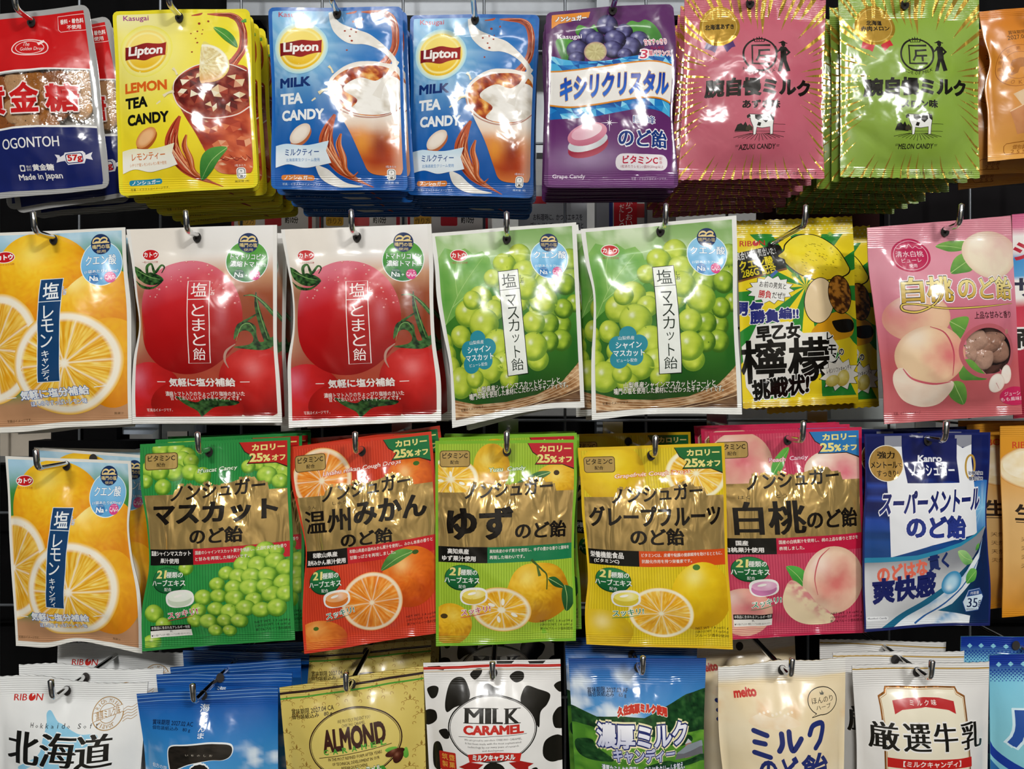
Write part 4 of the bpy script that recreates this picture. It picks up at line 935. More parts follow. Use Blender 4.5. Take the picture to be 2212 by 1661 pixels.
# ------------------------------------------------------------------ salt candy bags (lemon, tomato, muscat): shared emblems
def maker_oval(d, x, y, s=1.0, rot=0):
    d.part('maker_emblem'); d.ell(x, y, 66 * s, 42 * s, '#f2ece8', rot); d.ell(x, y, 61 * s, 37 * s, '#c51a1e', rot)
    d.text('カトウ', x - 52 * s, y - 18 * s, x + 52 * s, y + 16 * s, '#f6f0ec', b=0.06, rot=rot)
    d.text('一粒の小さな元気', x - 64 * s, y + 45 * s, x + 64 * s, y + 60 * s, '#b03030', rot=rot)
def salt_badge(d, x, y, big, sub, c0, c1, nac, sx=1.0, sy=1.0, rot=0):
    """oval badge with the round navy salt emblem on top; x, y = centre of the navy emblem"""
    d.part('salt_badge')
    P = lambda a, b: (x + a * sx, y + b * sy)
    th = np.linspace(0, 2 * math.pi, 44, endpoint=False); q = np.stack([x + (146 * np.cos(th)) * sx, y + (122 + 150 * np.sin(th) * (1 + 0.06 * np.sin(th))) * sy], 1)
    d.poly(q, '#e9f2f0'); d.poly((q - [x, y + 122 * sy]) * 0.965 + [x, y + 122 * sy], lambda X, Y: mix(c0, c1, ss(y, y + 270 * sy, Y)), L=50)
    d.ell(x, y, 70 * sx, 68 * sy, '#16305f')
    for k in (0, 1):
        d.line([P(-58 + 50 * k, -8), P(-48 + 50 * k, -32), P(-26 + 50 * k, -42), P(-6 + 50 * k, -34), P(-8 + 50 * k, -20), P(-18 + 50 * k, -22)], [4 * sx, 10 * sx, 14 * sx, 11 * sx, 7 * sx, 3 * sx], '#e8cf8e', sm=True)
    d.poly([P(-58, -10), P(-30, -22), P(0, -14), P(30, -24), P(60, -10), P(60, -6), P(-58, -6)], '#e8cf8e')
    d.text('鳴門の塩', *P(-60, 2), *P(62, 30), '#dcc88c', b=0.02); d.text('使用', *P(-32, 38), *P(32, 58), '#dcc88c', b=0.02)
    for s_, a, b_, c, e in big: d.text(s_, *P(a, b_), *P(c, e), '#f4f8f6', mx=0.008, b=0.01, o=[(nac, 0.035)])
    if sub: d.text(sub, *P(-112, 170), *P(112, 196), '#f4f8f6', b=0.01, o=[('#2a78b8', 0.05)])
    d.ell(*P(-48, 226), 37 * sx, 37 * sy, nac); d.text('Na', *P(-76, 212), *P(-18, 246), '#f4f8f8', mx=0.02, b=0.01); d.text('ナトリウム', *P(-72, 196), *P(-24, 206), '#f4f8f8')
    d.text('+', *P(-8, 222), *P(10, 240), '#f4f8f8', b=0.02)
    d.ell(*P(58, 226), 37 * sx, 37 * sy, '#d83c86'); d.text('C₆H₈O₇', *P(26, 212), *P(92, 244), '#fbeef4', b=0.02); d.text('クエン酸', *P(38, 196), *P(80, 206), '#fbeef4')
def footer(d, x0, y, x1, s1, s2, col, y1, y2, o, rot=-2):
    d.part('slogan_lettering'); d.text('気軽に塩分補給', x0, y - 28, x1, y + 28, col, b=0.03, o=o, rot=rot)
    t = math.tan(math.radians(rot))
    d.line([(x0 - 92, y + 4 - t * 60), (x0 - 30, y + 4 - t * 30)], 5, col); d.line([(x1 + 32, y - 10 + t * 30), (x1 + 96, y - 12 + t * 60)], 5, col)

# tomato, drawn in the frame of the second tomato bag
TOM_C = [(40, 232), (1086, 193), (1156, 1562), (95, 1612)]
d = TOMATO = Design('R2b', TOM_C, '#e6e4de')
d.part('printed_background').inset(0.024, 0.0, 0.972, 0.965)
def tbg(x, y):
    yy = y - 0.04 * (600 - x); c = ramp((yy - 230) / 1330, (0.0, '#eceae6'), (0.13, '#e8e4de'), (0.24, '#c4906a'), (0.34, '#94451f'), (0.5, '#8a3a1e'), (0.7, '#a84432'), (0.88, '#b4482e'), (1.0, '#d8c8b4'))
    c = mix(c, '#e8e0d4', 0.9 * ss(620, 300, x) * ss(700, 420, y)); c = mix(c, '#d8b090', 0.6 * ss(330, 80, x) * ss(500, 900, y) * ss(1250, 1000, y))
    return mix(c, '#d9cfc0', 0.9 * ss(700, 1100, x + (y - 1440) * 1.2) * ss(1380, 1480, y + 0.2 * (x - 700)))
d.rect(20, 180, 1180, 1640, tbg, L=30)
d.part('tomato_picture')
d.disc(985, 1290, 250, 250, fruit_fn('#e0403c', '#c41f1c', '#8e1210', -0.1, -0.4, 3, 0.05, '#f3a0a0', 0.4), nr=9, na=36)
d.disc(230, 1420, 270, 250, fruit_fn('#d8485c', '#cc2424', '#a01512', -0.35, -0.5, 4, 0.05, '#e890a0', 0.5), nr=9, na=36)
d.disc(560, 1470, 330, 190, fruit_fn('#c8221e', '#b81c18', '#8a1410', 0, -0.2, 4, 0.05, '#d04040', 0.2), nr=9, na=36)
def big(u, v, r, th):
    c = ramp(0.5 + 0.5 * v + 0.18 * (u), (0.0, '#d87c8c'), (0.16, '#cf4a58'), (0.34, '#c42026'), (0.6, '#b01214'), (1, '#8c0c0c'))
    c = mix(c, '#d8707e', 0.5 * ss(0.8, 1.0, r) * ss(0.0, -0.5, v)); return mix(c, '#e8a4b0', 0.28 * np.exp(-(((u - 0.6) / 0.10) ** 2 + ((v + 0.1) / 0.25) ** 2)))
d.disc(508, 850, 378, 398, big, nr=16, na=60)
rs = np.random.RandomState(5)
for k in range(40):
    a = rs.uniform(-2.7, -0.2); q = rs.uniform(0.62, 0.985); x = 508 + 378 * q * math.cos(a); y = 850 + 398 * q * math.sin(a); r = rs.uniform(3, 11)
    d.ell(x, y, r, r * 0.8, '#c96a62', n=9); d.ell(x - r * 0.15, y - r * 0.25, r * 0.6, r * 0.45, '#ecb0b4', n=8)
d.part('tomato_leaves'); lg = lambda x, y: mix('#0c2611', '#47763a', ss(0.25, 0.8, fb(x, y, 22, 6)))
d.poly([(70, 500), (120, 510), (180, 545), (230, 540), (300, 565), (330, 600), (270, 630), (200, 625), (140, 600), (95, 570)], lg, sm=True)
d.line([(200, 560), (190, 500), (225, 480), (260, 540), (300, 490), (325, 505), (310, 545)], [20, 26, 14, 22, 14, 10, 6], lg, sm=True); d.line([(80, 600), (150, 640), (250, 650), (320, 610)], [6, 20, 16, 6], lg, sm=True)
d.line([(885, 695), (950, 690), (1020, 740), (1080, 800), (1110, 830)], [6, 14, 24, 28, 30], lg, sm=True); d.line([(965, 665), (975, 760), (1010, 880), (1050, 980), (1080, 1030)], [6, 30, 42, 50, 50], lg, sm=True)
d.poly([(835, 1000), (850, 900), (910, 870), (970, 900), (980, 960), (1010, 1010), (1110, 960), (1120, 1010), (1040, 1060), (930, 1062), (835, 1050), (930, 1030), (960, 990), (930, 940), (880, 940)], lg, sm=True)
d.line([(1000, 800), (930, 850), (880, 890), (840, 980)], [8, 14, 18, 6], lg, sm=True); d.line([(845, 1030), (790, 1080), (780, 1140), (805, 1195)], [6, 16, 14, 4], '#b08878', sm=True)
d.poly([(420, 1400), (560, 1440), (640, 1410), (850, 1420), (830, 1450), (690, 1470), (620, 1520), (590, 1540), (560, 1500), (470, 1450)], lg, sm=True)
for p in ([(895, 692), (960, 694), (1030, 748), (1100, 815)], [(968, 680), (985, 770), (1020, 880), (1060, 985)], [(850, 1010), (880, 905), (930, 885), (965, 930)], [(90, 520), (150, 545), (230, 575), (300, 590)]): d.line(p, [2, 5, 5, 2], '#7ca45c', sm=True)
maker_oval(d, 211, 413)
salt_badge(d, 892, 320, [('トマトリコピン', -116, 78, 126, 118), ('濃縮トマト', -112, 130, 86, 172), ('配合', 92, 142, 134, 166)], '', '#56a23c', '#1f7a34', '#0d5a3c')
d.part('title_lettering')
for q in ([(506, 602), (655, 598), (686, 1165), (536, 1172)],): d.line(q, 6, '#f4eae6', closed=True)
d.line([(512, 732), (660, 726)], 5, '#f4eae6')
d.text('塩', 532, 612, 640, 710, '#f6eeea', b=0.0, rot=-2); d.text('しお', 668, 640, 694, 700, '#f4e4e0', vert=True)
for ch, y, x in (('と', 762, 548), ('ま', 864, 556), ('と', 964, 562), ('飴', 1064, 564)): d.text(ch, x, y, x + 88, y + 84, '#f6eeea', rot=-2)
footer(d, 385, 1300, 842, '', '', '#f2eae4', 0, 0, [('#8e2a20', 0.03)], rot=-2)
d.part('small_print')
d.text('濃縮トマト入りのちょっぴり塩味のきいた', 350, 1362, 902, 1394, '#f0e4dc', rot=-2, b=0.015); d.text('甘くておいしいトマトキャンディです。', 380, 1392, 878, 1424, '#f0e4dc', rot=-2, b=0.015)
d.text('写真はイメージです。', 200, 1494, 382, 1518, '#f0dcd4', rot=-3, b=0.01)

# muscat, drawn in the frame of the second muscat bag
MUS_C = [(50, 230), (1133, 135), (1172, 1520), (128, 1558)]
d = MUSCAT_SALT = Design('R2c', MUS_C, '#e6e6e0')
d.part('printed_background').inset(0.03, 0.018, 0.97, 0.965)
def mbg(x, y):
    c = ramp((y - 180) / 1350, (0, '#7aa45a'), (0.15, '#a4c884'), (0.3, '#4f8f34'), (0.55, '#3c7a28'), (0.8, '#2c5a20'), (1, '#2c4a1c'))
    c = mix(c, '#e4f0d2', 0.8 * ss(0.45, 0.75, fb(x, y, 130, 4)) * ss(480, 200, y)); return mix(c, '#1e5a1e', 0.6 * ss(0.4, 0.7, fb(x, y, 210, 8)) * ss(350, 600, y))
d.rect(30, 120, 1190, 1580, mbg, L=30)
d.part('vine_leaf')
d.poly([(80, 420), (150, 330), (230, 350), (300, 330), (360, 370), (430, 350), (480, 400), (490, 450), (545, 430), (530, 560), (480, 620), (400, 700), (260, 760), (120, 860)],
       lambda x, y: mix('#4f9a38', '#9cc86a', fb(x, y, 120, 3)), L=30)
for p in ([(120, 860), (260, 620), (430, 400)], [(190, 740), (330, 640), (480, 560)], [(230, 670), (220, 520), (250, 380)]): d.line(p, [5, 4, 2], '#a9cf7a', sm=True)
d.part('basket_picture')
def bk(x, y): return ramp(0.5 * nz(x * 0.4 + y * 1.2, y - 0.3 * x, 14, 3) + 0.5 * fb(x, y, 80, 2), (0.1, '#5a3a1e'), (0.45, '#a8784c'), (0.75, '#d8b48a'), (1, '#ecd8b8'))
d.poly([(60, 1330), (140, 1370), (330, 1420), (560, 1430), (800, 1400), (1000, 1310), (1120, 1190), (1190, 1100), (1200, 1600), (60, 1600)], bk, L=16)
d.poly([(60, 1490), (400, 1500), (700, 1480), (1000, 1420), (1190, 1330), (1200, 1600), (60, 1600)], lambda x, y: ramp(nz(x * 0.2, y, 9, 2), (0, '#4a3020'), (1, '#8a6848')), L=20)
for k in range(5): d.line([(60, 1370 + 24 * k), (330, 1430 + 20 * k), (620, 1440 + 18 * k), (900, 1370 + 22 * k), (1190, 1190 + 44 * k)], 4, '#e4c8a0', sm=True)
d.part('grape_picture')
gs = [(730, 500, 80), (1080, 420, 80), (1090, 560, 70), (860, 800, 90), (690, 720, 66), (830, 520, 70), (600, 560, 86), (905, 600, 82), (1040, 600, 72), (705, 380, 74), (590, 448, 76), (1110, 740, 60), (1000, 900, 70), (900, 890, 74),
      (520, 740, 60), (1020, 780, 66), (870, 720, 94), (740, 505, 78), (500, 550, 60), (762, 635, 66), (400, 690, 80), (1000, 1010, 72), (900, 1015, 68), (640, 850, 60), (300, 790, 84), (500, 775, 66), (790, 875, 76), (815, 1140, 72), (100, 980, 60), (110, 1060, 64),
      (235, 945, 70), (785, 1045, 92), (420, 868, 98), (340, 700, 60), (300, 1080, 70), (130, 1150, 70), (520, 1010, 92), (560, 1150, 80), (740, 620, 84), (290, 1200, 76), (450, 1185, 86), (180, 1240, 60), (210, 1260, 98), (590, 1260, 62), (370, 1300, 66), (330, 1240, 60)]
for k, (x, y, r) in enumerate(gs):
    dk = x > 880 and k < 26
    d.disc(x, y, r * 1.14, r * 1.12, grape_fn('#b8cf44' if dk else '#d8e460', '#86a82c' if dk else '#b2c83a', '#3c661c' if dk else '#6d942a', '#f8fbe8', (-0.22, -0.3)), 0, 7, 28)
maker_oval(d, 253, 380)
salt_badge(d, 926, 288, [('クエン酸', -118, 66, 130, 124)], '(1袋あたり730mg)', '#8cc8e8', '#5aa8d8', '#2a78b8', 0.97, 0.97)
d.part('title_lettering')
d.poly([(538, 502), (690, 486), (740, 1232), (580, 1241)], '#16241a'); d.poly([(543, 507), (686, 491), (734, 1227), (585, 1236)], '#eef2ea'); d.line([(550, 640), (695, 628)], 4, '#16241a')
d.text('塩', 566, 520, 672, 620, '#14261a', rot=-3); d.text('しお', 702, 530, 728, 592, '#1c4a20', vert=True, o=[('#cfe08a', 0.05)])
for ch, y, x, w_ in (('マ', 672, 592, 76), ('ス', 760, 598, 84), ('カ', 846, 604, 80), ('ッ', 952, 628, 52), ('ト', 1030, 640, 42), ('飴', 1120, 612, 92)): d.text(ch, x, y, x + w_, y + (56 if ch == 'ッ' else 84), '#14261a', rot=-3)
d.part('origin_badge')
for x, y, r in ((368, 968, 58), (440, 1030, 62), (412, 1120, 60), (310, 1140, 62), (300, 1040, 62), (360, 1060, 70)): d.ell(x, y, r, r, '#2c8ea0')
d.text('山梨県産', 305, 978, 412, 1004, '#f0f6f6', b=0.02, rot=-2); d.text('シャイン', 288, 1018, 460, 1062, '#f0f6f6', b=0.02, rot=-2); d.text('マスカット', 272, 1074, 480, 1116, '#f0f6f6', b=0.02, rot=-2); d.text('ピューレ配合', 296, 1132, 432, 1156, '#f0f6f6', b=0.01, rot=-2)
d.part('small_print')
d.text('山梨県産シャインマスカットピューレと', 345, 1286, 978, 1332, '#f2f0e4', rot=-2, b=0.015, o=[('#3a4a20', 0.04)]); d.text('鳴門の塩を使用した素材にこだわったキャンディです。', 278, 1326, 1040, 1372, '#f2f0e4', rot=-2, b=0.015, o=[('#3a4a20', 0.04)])
d.text('写真はイメージです。', 200, 1434, 390, 1456, '#3a2c1c', rot=-2)

# lemon, drawn in the frame of the lower lemon bag
LEM_C = [(0, 272), (862, 305), (940, 1620), (72, 1570)]
d = LEMON_SALT = Design('R3a', LEM_C, '#e6e4dc')
d.part('printed_background').inset(0.02, 0.015, 0.975, 0.972)
d.rect(-40, 250, 980, 1650, lambda x, y: mix(mix(mix('#a8cfe4', '#3f8a3c', ss(330, 560, y + 60 * fb(x, y, 60, 2)) * ss(-0.1, 0.35, np.abs(x - 420) / 600)), '#d8ecf4', 0.5 * ss(0.5, 0.8, fb(x, y, 80, 5)) * ss(460, 330, y)), '#b98a64', ss(1300, 1420, y)), L=26)
d.part('lemon_picture')
d.disc(345, 590, 290, 300, fruit_fn('#fad63a', '#f4bc20', '#e69016', -0.15, -0.5, 7, 0.25, '#fbe680', 0.5), nr=16, na=60, wob=lambda h: 1 + 0.05 * np.cos(2 * h + 1.0) + 0.04 * np.cos(3 * h))
d.disc(690, 860, 230, 300, fruit_fn('#fbde50', '#f4b820', '#e48c14', -0.45, -0.75, 8, 0.22, '#fff0a8', 0.7), 20, nr=14, na=50)
d.disc(745, 1200, 190, 300, fruit_fn('#f6c024', '#eea61a', '#d88412', -0.2, -0.5, 9, 0.25, '#f8c840', 0.3), 0, nr=10, na=40)
d.disc(60, 1035, 290, 362, citrus_fn(4, '#eaaa20', '#f6d060', '#f8f0dc', '#f0b81c', 0.05, 10, 0.84, 0.95, '#d8840c'), 12, nr=26, na=190)
d.disc(495, 1175, 312, 340, citrus_fn(6, '#eaac1c', '#f8d660', '#f8f0dc', '#f0b81c', 0.06, 10, 0.84, 0.95, '#d8880c'), 0, nr=28, na=220)
maker_oval(d, 135, 440, 0.92)
salt_badge(d, 712, 405, [('クエン酸', -110, 72, 100, 140)], '(1袋あたり870mg)', '#8cc6ea', '#5aa6d8', '#2a78b8', 0.84, 1.0)
d.part('title_lettering')
d.poly([(362, 612), (500, 615), (462, 1290), (326, 1284)], '#dfe8ec'); d.poly([(366, 616), (496, 619), (458, 1286), (331, 1280)], '#17406c'); d.line([(358, 762), (490, 766)], 5, '#dfe8ec')
d.text('塩', 382, 640, 474, 748, '#eef2f2', b=0.01); d.text('しお', 500, 672, 520, 730, '#2a5a9a', vert=True, o=[('#e8ecf0', 0.07)])
for ch, y, x, w_ in (('レ', 790, 386, 62), ('モ', 880, 372, 72), ('ン', 975, 362, 72)): d.text(ch, x, y, x + w_, y + 84, '#eef2f2', b=0.005)
for ch, y, x, w_, h_ in (('キ', 1082, 364, 42, 42), ('ャ', 1130, 366, 36, 34), ('ン', 1168, 362, 42, 38), ('デ', 1208, 360, 46, 38), ('ィ', 1246, 372, 30, 30)): d.text(ch, x, y, x + w_, y + h_, '#eef2f2', b=0.01)
footer(d, 205, 1358, 610, '', '', '#f2f4f4', 0, 0, [('#2c62ae', 0.05)], rot=1)
d.part('small_print'); d.text('ほんのりすっぱいレモン味', 262, 1406, 588, 1440, '#f2f4f4', b=0.02, o=[('#2c62ae', 0.06)], rot=3)
d.text('写真はイメージです。', 92, 1500, 238, 1520, '#5a4428', rot=2); d.text('無果汁', 735, 1530, 790, 1548, '#5a4428', rot=6)


LEMON_SALT_FLAT = copy.copy(LEMON_SALT); LEMON_SALT_FLAT.corners = np.array([(0, 272), (862, 305), (835, 1620), (-33, 1570)], float)      # the same print on an untwisted bag

# ------------------------------------------------------------------ yellow and green lemon soft candy bag (comic style)
d = COMIC = Design('R2d', [(112, 172), (918, 140), (960, 1440), (158, 1480)], '#d9c01c')
d.part('printed_background'); d.rect(80, 100, 1000, 1520, '#f0d626')
d.inset(0, 0.075, 1, 0.955)
for k in range(11):
    a = -2.9 + k * 0.57; b_ = a + 0.28; R = 1300
    d.poly([(560, 640), (560 + R * math.cos(a), 640 + R * math.sin(a)), (560 + R * math.cos(b_), 640 + R * math.sin(b_))], '#2c8a34')
d.inset()
d.rect(80, 130, 1000, 262, lambda x, y: mix('#f0d628', '#e4c61e', fb(x, y, 60, 2)), L=60)
rs = np.random.RandomState(2)
d.hold()
for r_ in range(3):
    for k in range(26): d.ell(120 + k * 33 + 16 * (r_ % 2), 196 + r_ * 26 - k * 1.2, 7, 6, '#f0e48a', n=8)
for k in range(27): d.ell(165 + k * 30, 1440 - k * 1.2, 7, 6, '#f0e48a', n=8)
for x, y in ((765, 262), (480, 560), (250, 980), (640, 1130), (880, 720), (250, 840)):
    d.poly([(x + (24 if k % 2 else 9) * math.cos(k * math.pi / 8), y + (24 if k % 2 else 9) * math.sin(k * math.pi / 8)) for k in range(16)], '#8fc04a')
d.hold(False).part('slogan_board')
d.poly([(112, 398), (392, 340), (412, 352), (440, 520), (118, 602)], '#191a16'); d.poly([(118, 590), (438, 508), (440, 522), (118, 604)], '#7a4a22')
d.text('気合いだ！気合いだ！', 112, 372, 375, 430, '#f2f2ee', b=0.01, rot=-9); d.text('クエン酸', 134, 438, 350, 502, '#e4d02a', b=0.03, rot=-9, o=[('#3a3a10', 0.04)]); d.text('286G 配合', 150, 492, 368, 556, '#e4d02a', b=0.02, rot=-9, o=[('#3a3a10', 0.04)])
d.poly([(325, 560), (366, 522), (380, 536), (338, 578)], '#4a6cb0')
d.part('maker_emblem'); d.text('RIB', 136, 312, 218, 350, '#c8202a', mx=0.01); d.ell(242, 330, 21, 20, '#c8202a'); d.poly([(242, 330), (240, 310), (256, 316)], '#f0e8c0'); d.text('N', 266, 310, 306, 346, '#c8202a', mx=0.01)
d.part('lemon_picture')
lem = [(388, 425), (430, 390), (450, 340), (520, 285), (610, 268), (700, 290), (800, 370), (870, 470), (890, 520), (840, 560), (720, 590), (620, 590), (520, 550), (440, 480), (428, 448)]
d.poly((np.array(lem) - [640, 430]) * 1.04 + [640, 430], '#15130c', sm=True); d.poly(lem, lambda x, y: ramp(0.5 + 0.0018 * (y - 430) + 0.3 * (fb(x, y, 40, 3) - 0.5), (0.1, '#f8e850'), (0.5, '#f0da30'), (0.9, '#d4b01a')), sm=True, L=20)
d.hold()
for k in range(60):
    x = rs.uniform(500, 830); y = rs.uniform(330, 560); 
    if ((x - 660) / 210) ** 2 + ((y - 440) / 130) ** 2 < 1: d.line([(x, y), (x + 12, y + 5)], 3, '#6a5a10')
d.hold(False).part('plain_silhouette')                                # plain stand-in of the comic figure's size and colours
d.poly([(600, 940), (680, 860), (790, 810), (910, 850), (915, 960), (820, 1000), (700, 1010), (610, 980)], '#d89a1c', sm=True)
d.ell(655, 735, 108, 160, '#15130c', 8); d.ell(655, 735, 103, 155, '#e8cfa4', 8)
d.ell(812, 690, 96, 135, '#15130c', -8); d.ell(812, 690, 91, 130, lambda x, y: mix('#4a2a12', '#b8782a', ss(0.42, 0.58, fb(x, y, 24, 4))), -8, L=12)
d.poly([(745, 890), (770, 870), (905, 860), (915, 935), (800, 950)], '#191610', sm=True)
d.part('speech_burst')
P = [(330 + (118 if k % 2 else 150) * math.cos(2 * math.pi * k / 28 + 0.1), 660 + (76 if k % 2 else 98) * math.sin(2 * math.pi * k / 28 + 0.1)) for k in range(28)]
d.poly((np.array(P) - [330, 660]) * 1.04 + [330, 660], '#15130c'); d.poly(P, '#f0f0ea')
d.text('お前の男気と', 258, 608, 428, 650, '#171512', b=0.01, rot=8); d.text('勝負', 252, 664, 330, 716, '#c8202a', b=0.02, rot=8); d.text('だぜ!!', 336, 680, 418, 722, '#171512', b=0.01, rot=5)
d.part('title_lettering')
d.text('男気', 115, 740, 276, 832, '#2a2f7c', b=0.05, rot=4, o=[('#f2f2ee', 0.06)]); d.text('勝負', 205, 800, 376, 886, '#2a2f7c', b=0.05, rot=-3, o=[('#f2f2ee', 0.06)]); d.text('編!!', 380, 788, 506, 860, '#2a2f7c', b=0.04, o=[('#f2f2ee', 0.06)])
d.poly([(150, 1050), (200, 1000), (240, 900), (440, 880), (540, 960), (720, 950), (800, 1050), (760, 1190), (640, 1250), (600, 1340), (240, 1420), (180, 1330)], '#eceae2')
d.text('早乙女', 240, 900, 514, 1000, '#12110e', b=0.05, rot=-5, o=[('#f0f0ea', 0.05)]); d.text('檸檬', 150, 1000, 725, 1290, '#12110e', b=0.022, rot=-3); d.text('挑戦状!', 222, 1262, 606, 1395, '#12110e', b=0.045, rot=-8, o=[('#f0f0ea', 0.05)])
for ch, x, y, s_ in (('レ', 705, 955, 46), ('モ', 718, 1040, 62), ('ン', 748, 1105, 56), ('の', 800, 1066, 38)): d.text(ch, x, y, x + s_, y + s_ * 1.05, '#12110e', b=0.03, o=[('#f0f0ea', 0.06)])
d.part('candy_picture')
P = [(820 + (110 if k % 2 else 150) * math.cos(2 * math.pi * k / 22), 1240 + (80 if k % 2 else 115) * math.sin(2 * math.pi * k / 22)) for k in range(22)]
d.poly((np.array(P) - [820, 1240]) * 1.04 + [820, 1240], '#15130c'); d.poly(P, '#ece8dc')
d.disc(845, 1265, 46, 58, fruit_fn('#efe49a', '#e0cf6a', '#b8a040', -0.2, -0.3, 2, 0.05), 10); d.disc(770, 1285, 52, 40, fruit_fn('#efe49a', '#e0cf6a', '#b8a040', -0.2, -0.3, 3, 0.05), -10)
d.text('レモンソフトキャンディ', 715, 1186, 905, 1222, '#171512', rot=-10, b=0.01)
d.poly([(160, 1440), (960, 1400), (960, 1450), (160, 1490)], '#d9b81a')

# ------------------------------------------------------------------ pink white-peach cough drop bag with a clear window
d = PEACH_PINK = Design('R2d', [(1028, 215), (2032, 132), (2112, 1520), (1148, 1585)], '#d07888')
d.part('printed_background')
PPBG = (lambda x, y: ramp((y - 200) / 1400 + 0.15 * (fb(x, y, 240, 6) - 0.5), (0, '#d68a98'), (0.2, '#dc94a4'), (0.45, '#cf7688'), (0.7, '#c05a5e'), (1, '#c4666a')))
th = np.linspace(-math.pi / 2, 1.5 * math.pi, 49); el = np.stack([1822 + 205 * np.cos(th), 1080 + 168 * np.sin(th)], 1)
d.poly([(1822, 100), (2200, 100), (2200, 1620), (1822, 1620)] + [tuple(q) for q in el[24::-1]], PPBG, L=50); d.poly([(1822, 100)] + [tuple(q) for q in el[:23:-1]] + [(1822, 1620), (980, 1620), (980, 100)], PPBG, L=50)
d.part('peach_picture')
leaf(d, [(1500, 345), (1600, 308), (1720, 312), (1700, 370), (1600, 388), (1530, 370)], '#3c7a34', '#8ab85a'); leaf(d, [(1560, 545), (1600, 450), (1680, 400), (1740, 430), (1720, 520), (1640, 545)], '#3c7a34', '#8ab85a')
d.disc(1870, 410, 200, 170, peach_fn('#eadcc2', '#d89aa0', 0.5, -0.5, 3, 0.5), nr=9, na=36)
d.disc(1330, 850, 205, 165, peach_fn('#e8bf9c', '#d86a78', -0.7, -0.2, 4, 0.95), nr=9, na=36)
leaf(d, [(1530, 880), (1600, 850), (1665, 855), (1640, 940), (1590, 1010), (1550, 940)], '#3c7a34', '#7cae4c')
leaf(d, [(1600, 1160), (1680, 1140), (1760, 1200), (1820, 1270), (1720, 1280), (1620, 1270)], '#3c7a34', '#7cae4c'); leaf(d, [(1570, 1290), (1650, 1300), (1700, 1380), (1700, 1450), (1620, 1420), (1560, 1360)], '#3c7a34', '#7cae4c')
d.disc(1420, 1110, 222, 205, peach_fn('#f0cfa6', '#d65a68', 0.55, 0.0, 5, 0.95, 1.1), nr=12, na=48)
d.line([(1400, 915), (1500, 960), (1560, 1080), (1560, 1250)], [4, 9, 10, 4], '#c04a5c', sm=True)
d.poly([(1196, 1230), (1250, 1195), (1330, 1280), (1450, 1310), (1560, 1285), (1580, 1350), (1520, 1440), (1400, 1465), (1270, 1420), (1200, 1320)], lambda x, y: mix('#f4e6d2', '#eecfb8', fb(x, y, 60, 2)), sm=True)
d.line([(1250, 1200), (1310, 1270), (1440, 1305), (1550, 1290)], [5, 12, 14, 5], '#d0606c', sm=True)
d.part('round_emblem')
d.ell(1318, 413, 130, 122, '#b82050'); th = np.linspace(0, 2 * math.pi, 48, endpoint=False); d.line(np.stack([1318 + 112 * np.cos(th), 413 + 106 * np.sin(th)], 1), 4, '#e8b8c6', closed=True)
d.line([(1225, 355), (1250, 362), (1275, 345), (1300, 358), (1318, 330), (1340, 358), (1362, 345), (1385, 362), (1410, 355)], 4, '#e8b8c6', sm=True)
d.text('清水白桃', 1220, 380, 1404, 425, '#f4dce4'); d.text('ピューレ', 1255, 434, 1382, 464, '#f4dce4'); d.text('使用', 1298, 474, 1348, 502, '#f4dce4')
d.part('title_lettering')
gld = lambda x, y: mix('#f4e6a0', '#c8a23a', ss(560, 740, y))
d.text('白桃', 1240, 572, 1556, 745, gld, mx=0.02, b=0.01, rot=-1, o=[('#f4ecee', 0.07), ('#2a1c10', 0.03)]); d.text('のど飴', 1600, 568, 2030, 722, gld, mx=0.02, b=0.01, rot=-2, o=[('#f4ecee', 0.07), ('#2a1c10', 0.03)])
sw = [(1500, 590), (1450, 740), (1340, 810), (1250, 800), (1240, 760), (1320, 760), (1500, 790), (1750, 780), (2040, 745)]
d.line(sw, [6, 16, 20, 20, 18, 16, 16, 14, 4], '#2a1c10', sm=True); d.line(sw, [3, 8, 11, 11, 10, 9, 9, 8, 2], '#e4c860', sm=True)
d.text('上品な甘みと香り', 1706, 806, 2020, 855, '#2a1616', rot=-3, b=0.005)
d.part('candy_window')
th = np.linspace(0, 2 * math.pi, 60, endpoint=False); d.line(np.stack([1822 + 212 * np.cos(th), 1080 + 174 * np.sin(th)], 1), 30, '#bb6068', closed=True)
d.part('candy_picture')
d.disc(1980, 1240, 46, 66, peach_fn('#f6ece0', '#f0c8b8', 0.6, 0.6, 2, 0.4)); d.disc(1905, 1300, 66, 66, peach_fn('#f6ece0', '#f0c8b8', 0.6, 0.6, 3, 0.4)); d.line([(1900, 1298), (1935, 1340)], [3, 2], '#c04a5c')
d.ell(2060, 1390, 110, 66, '#c42a58'); d.text('ジューシー', 1980, 1358, 2130, 1386, '#f4dce4', rot=-4); d.text('もも風味飴', 1960, 1396, 2130, 1424, '#f4dce4', rot=-4)
d.part('small_print'); d.text('写真、イラストはイメージ', 1210, 1496, 1400, 1520, '#6a2a30', rot=-4)

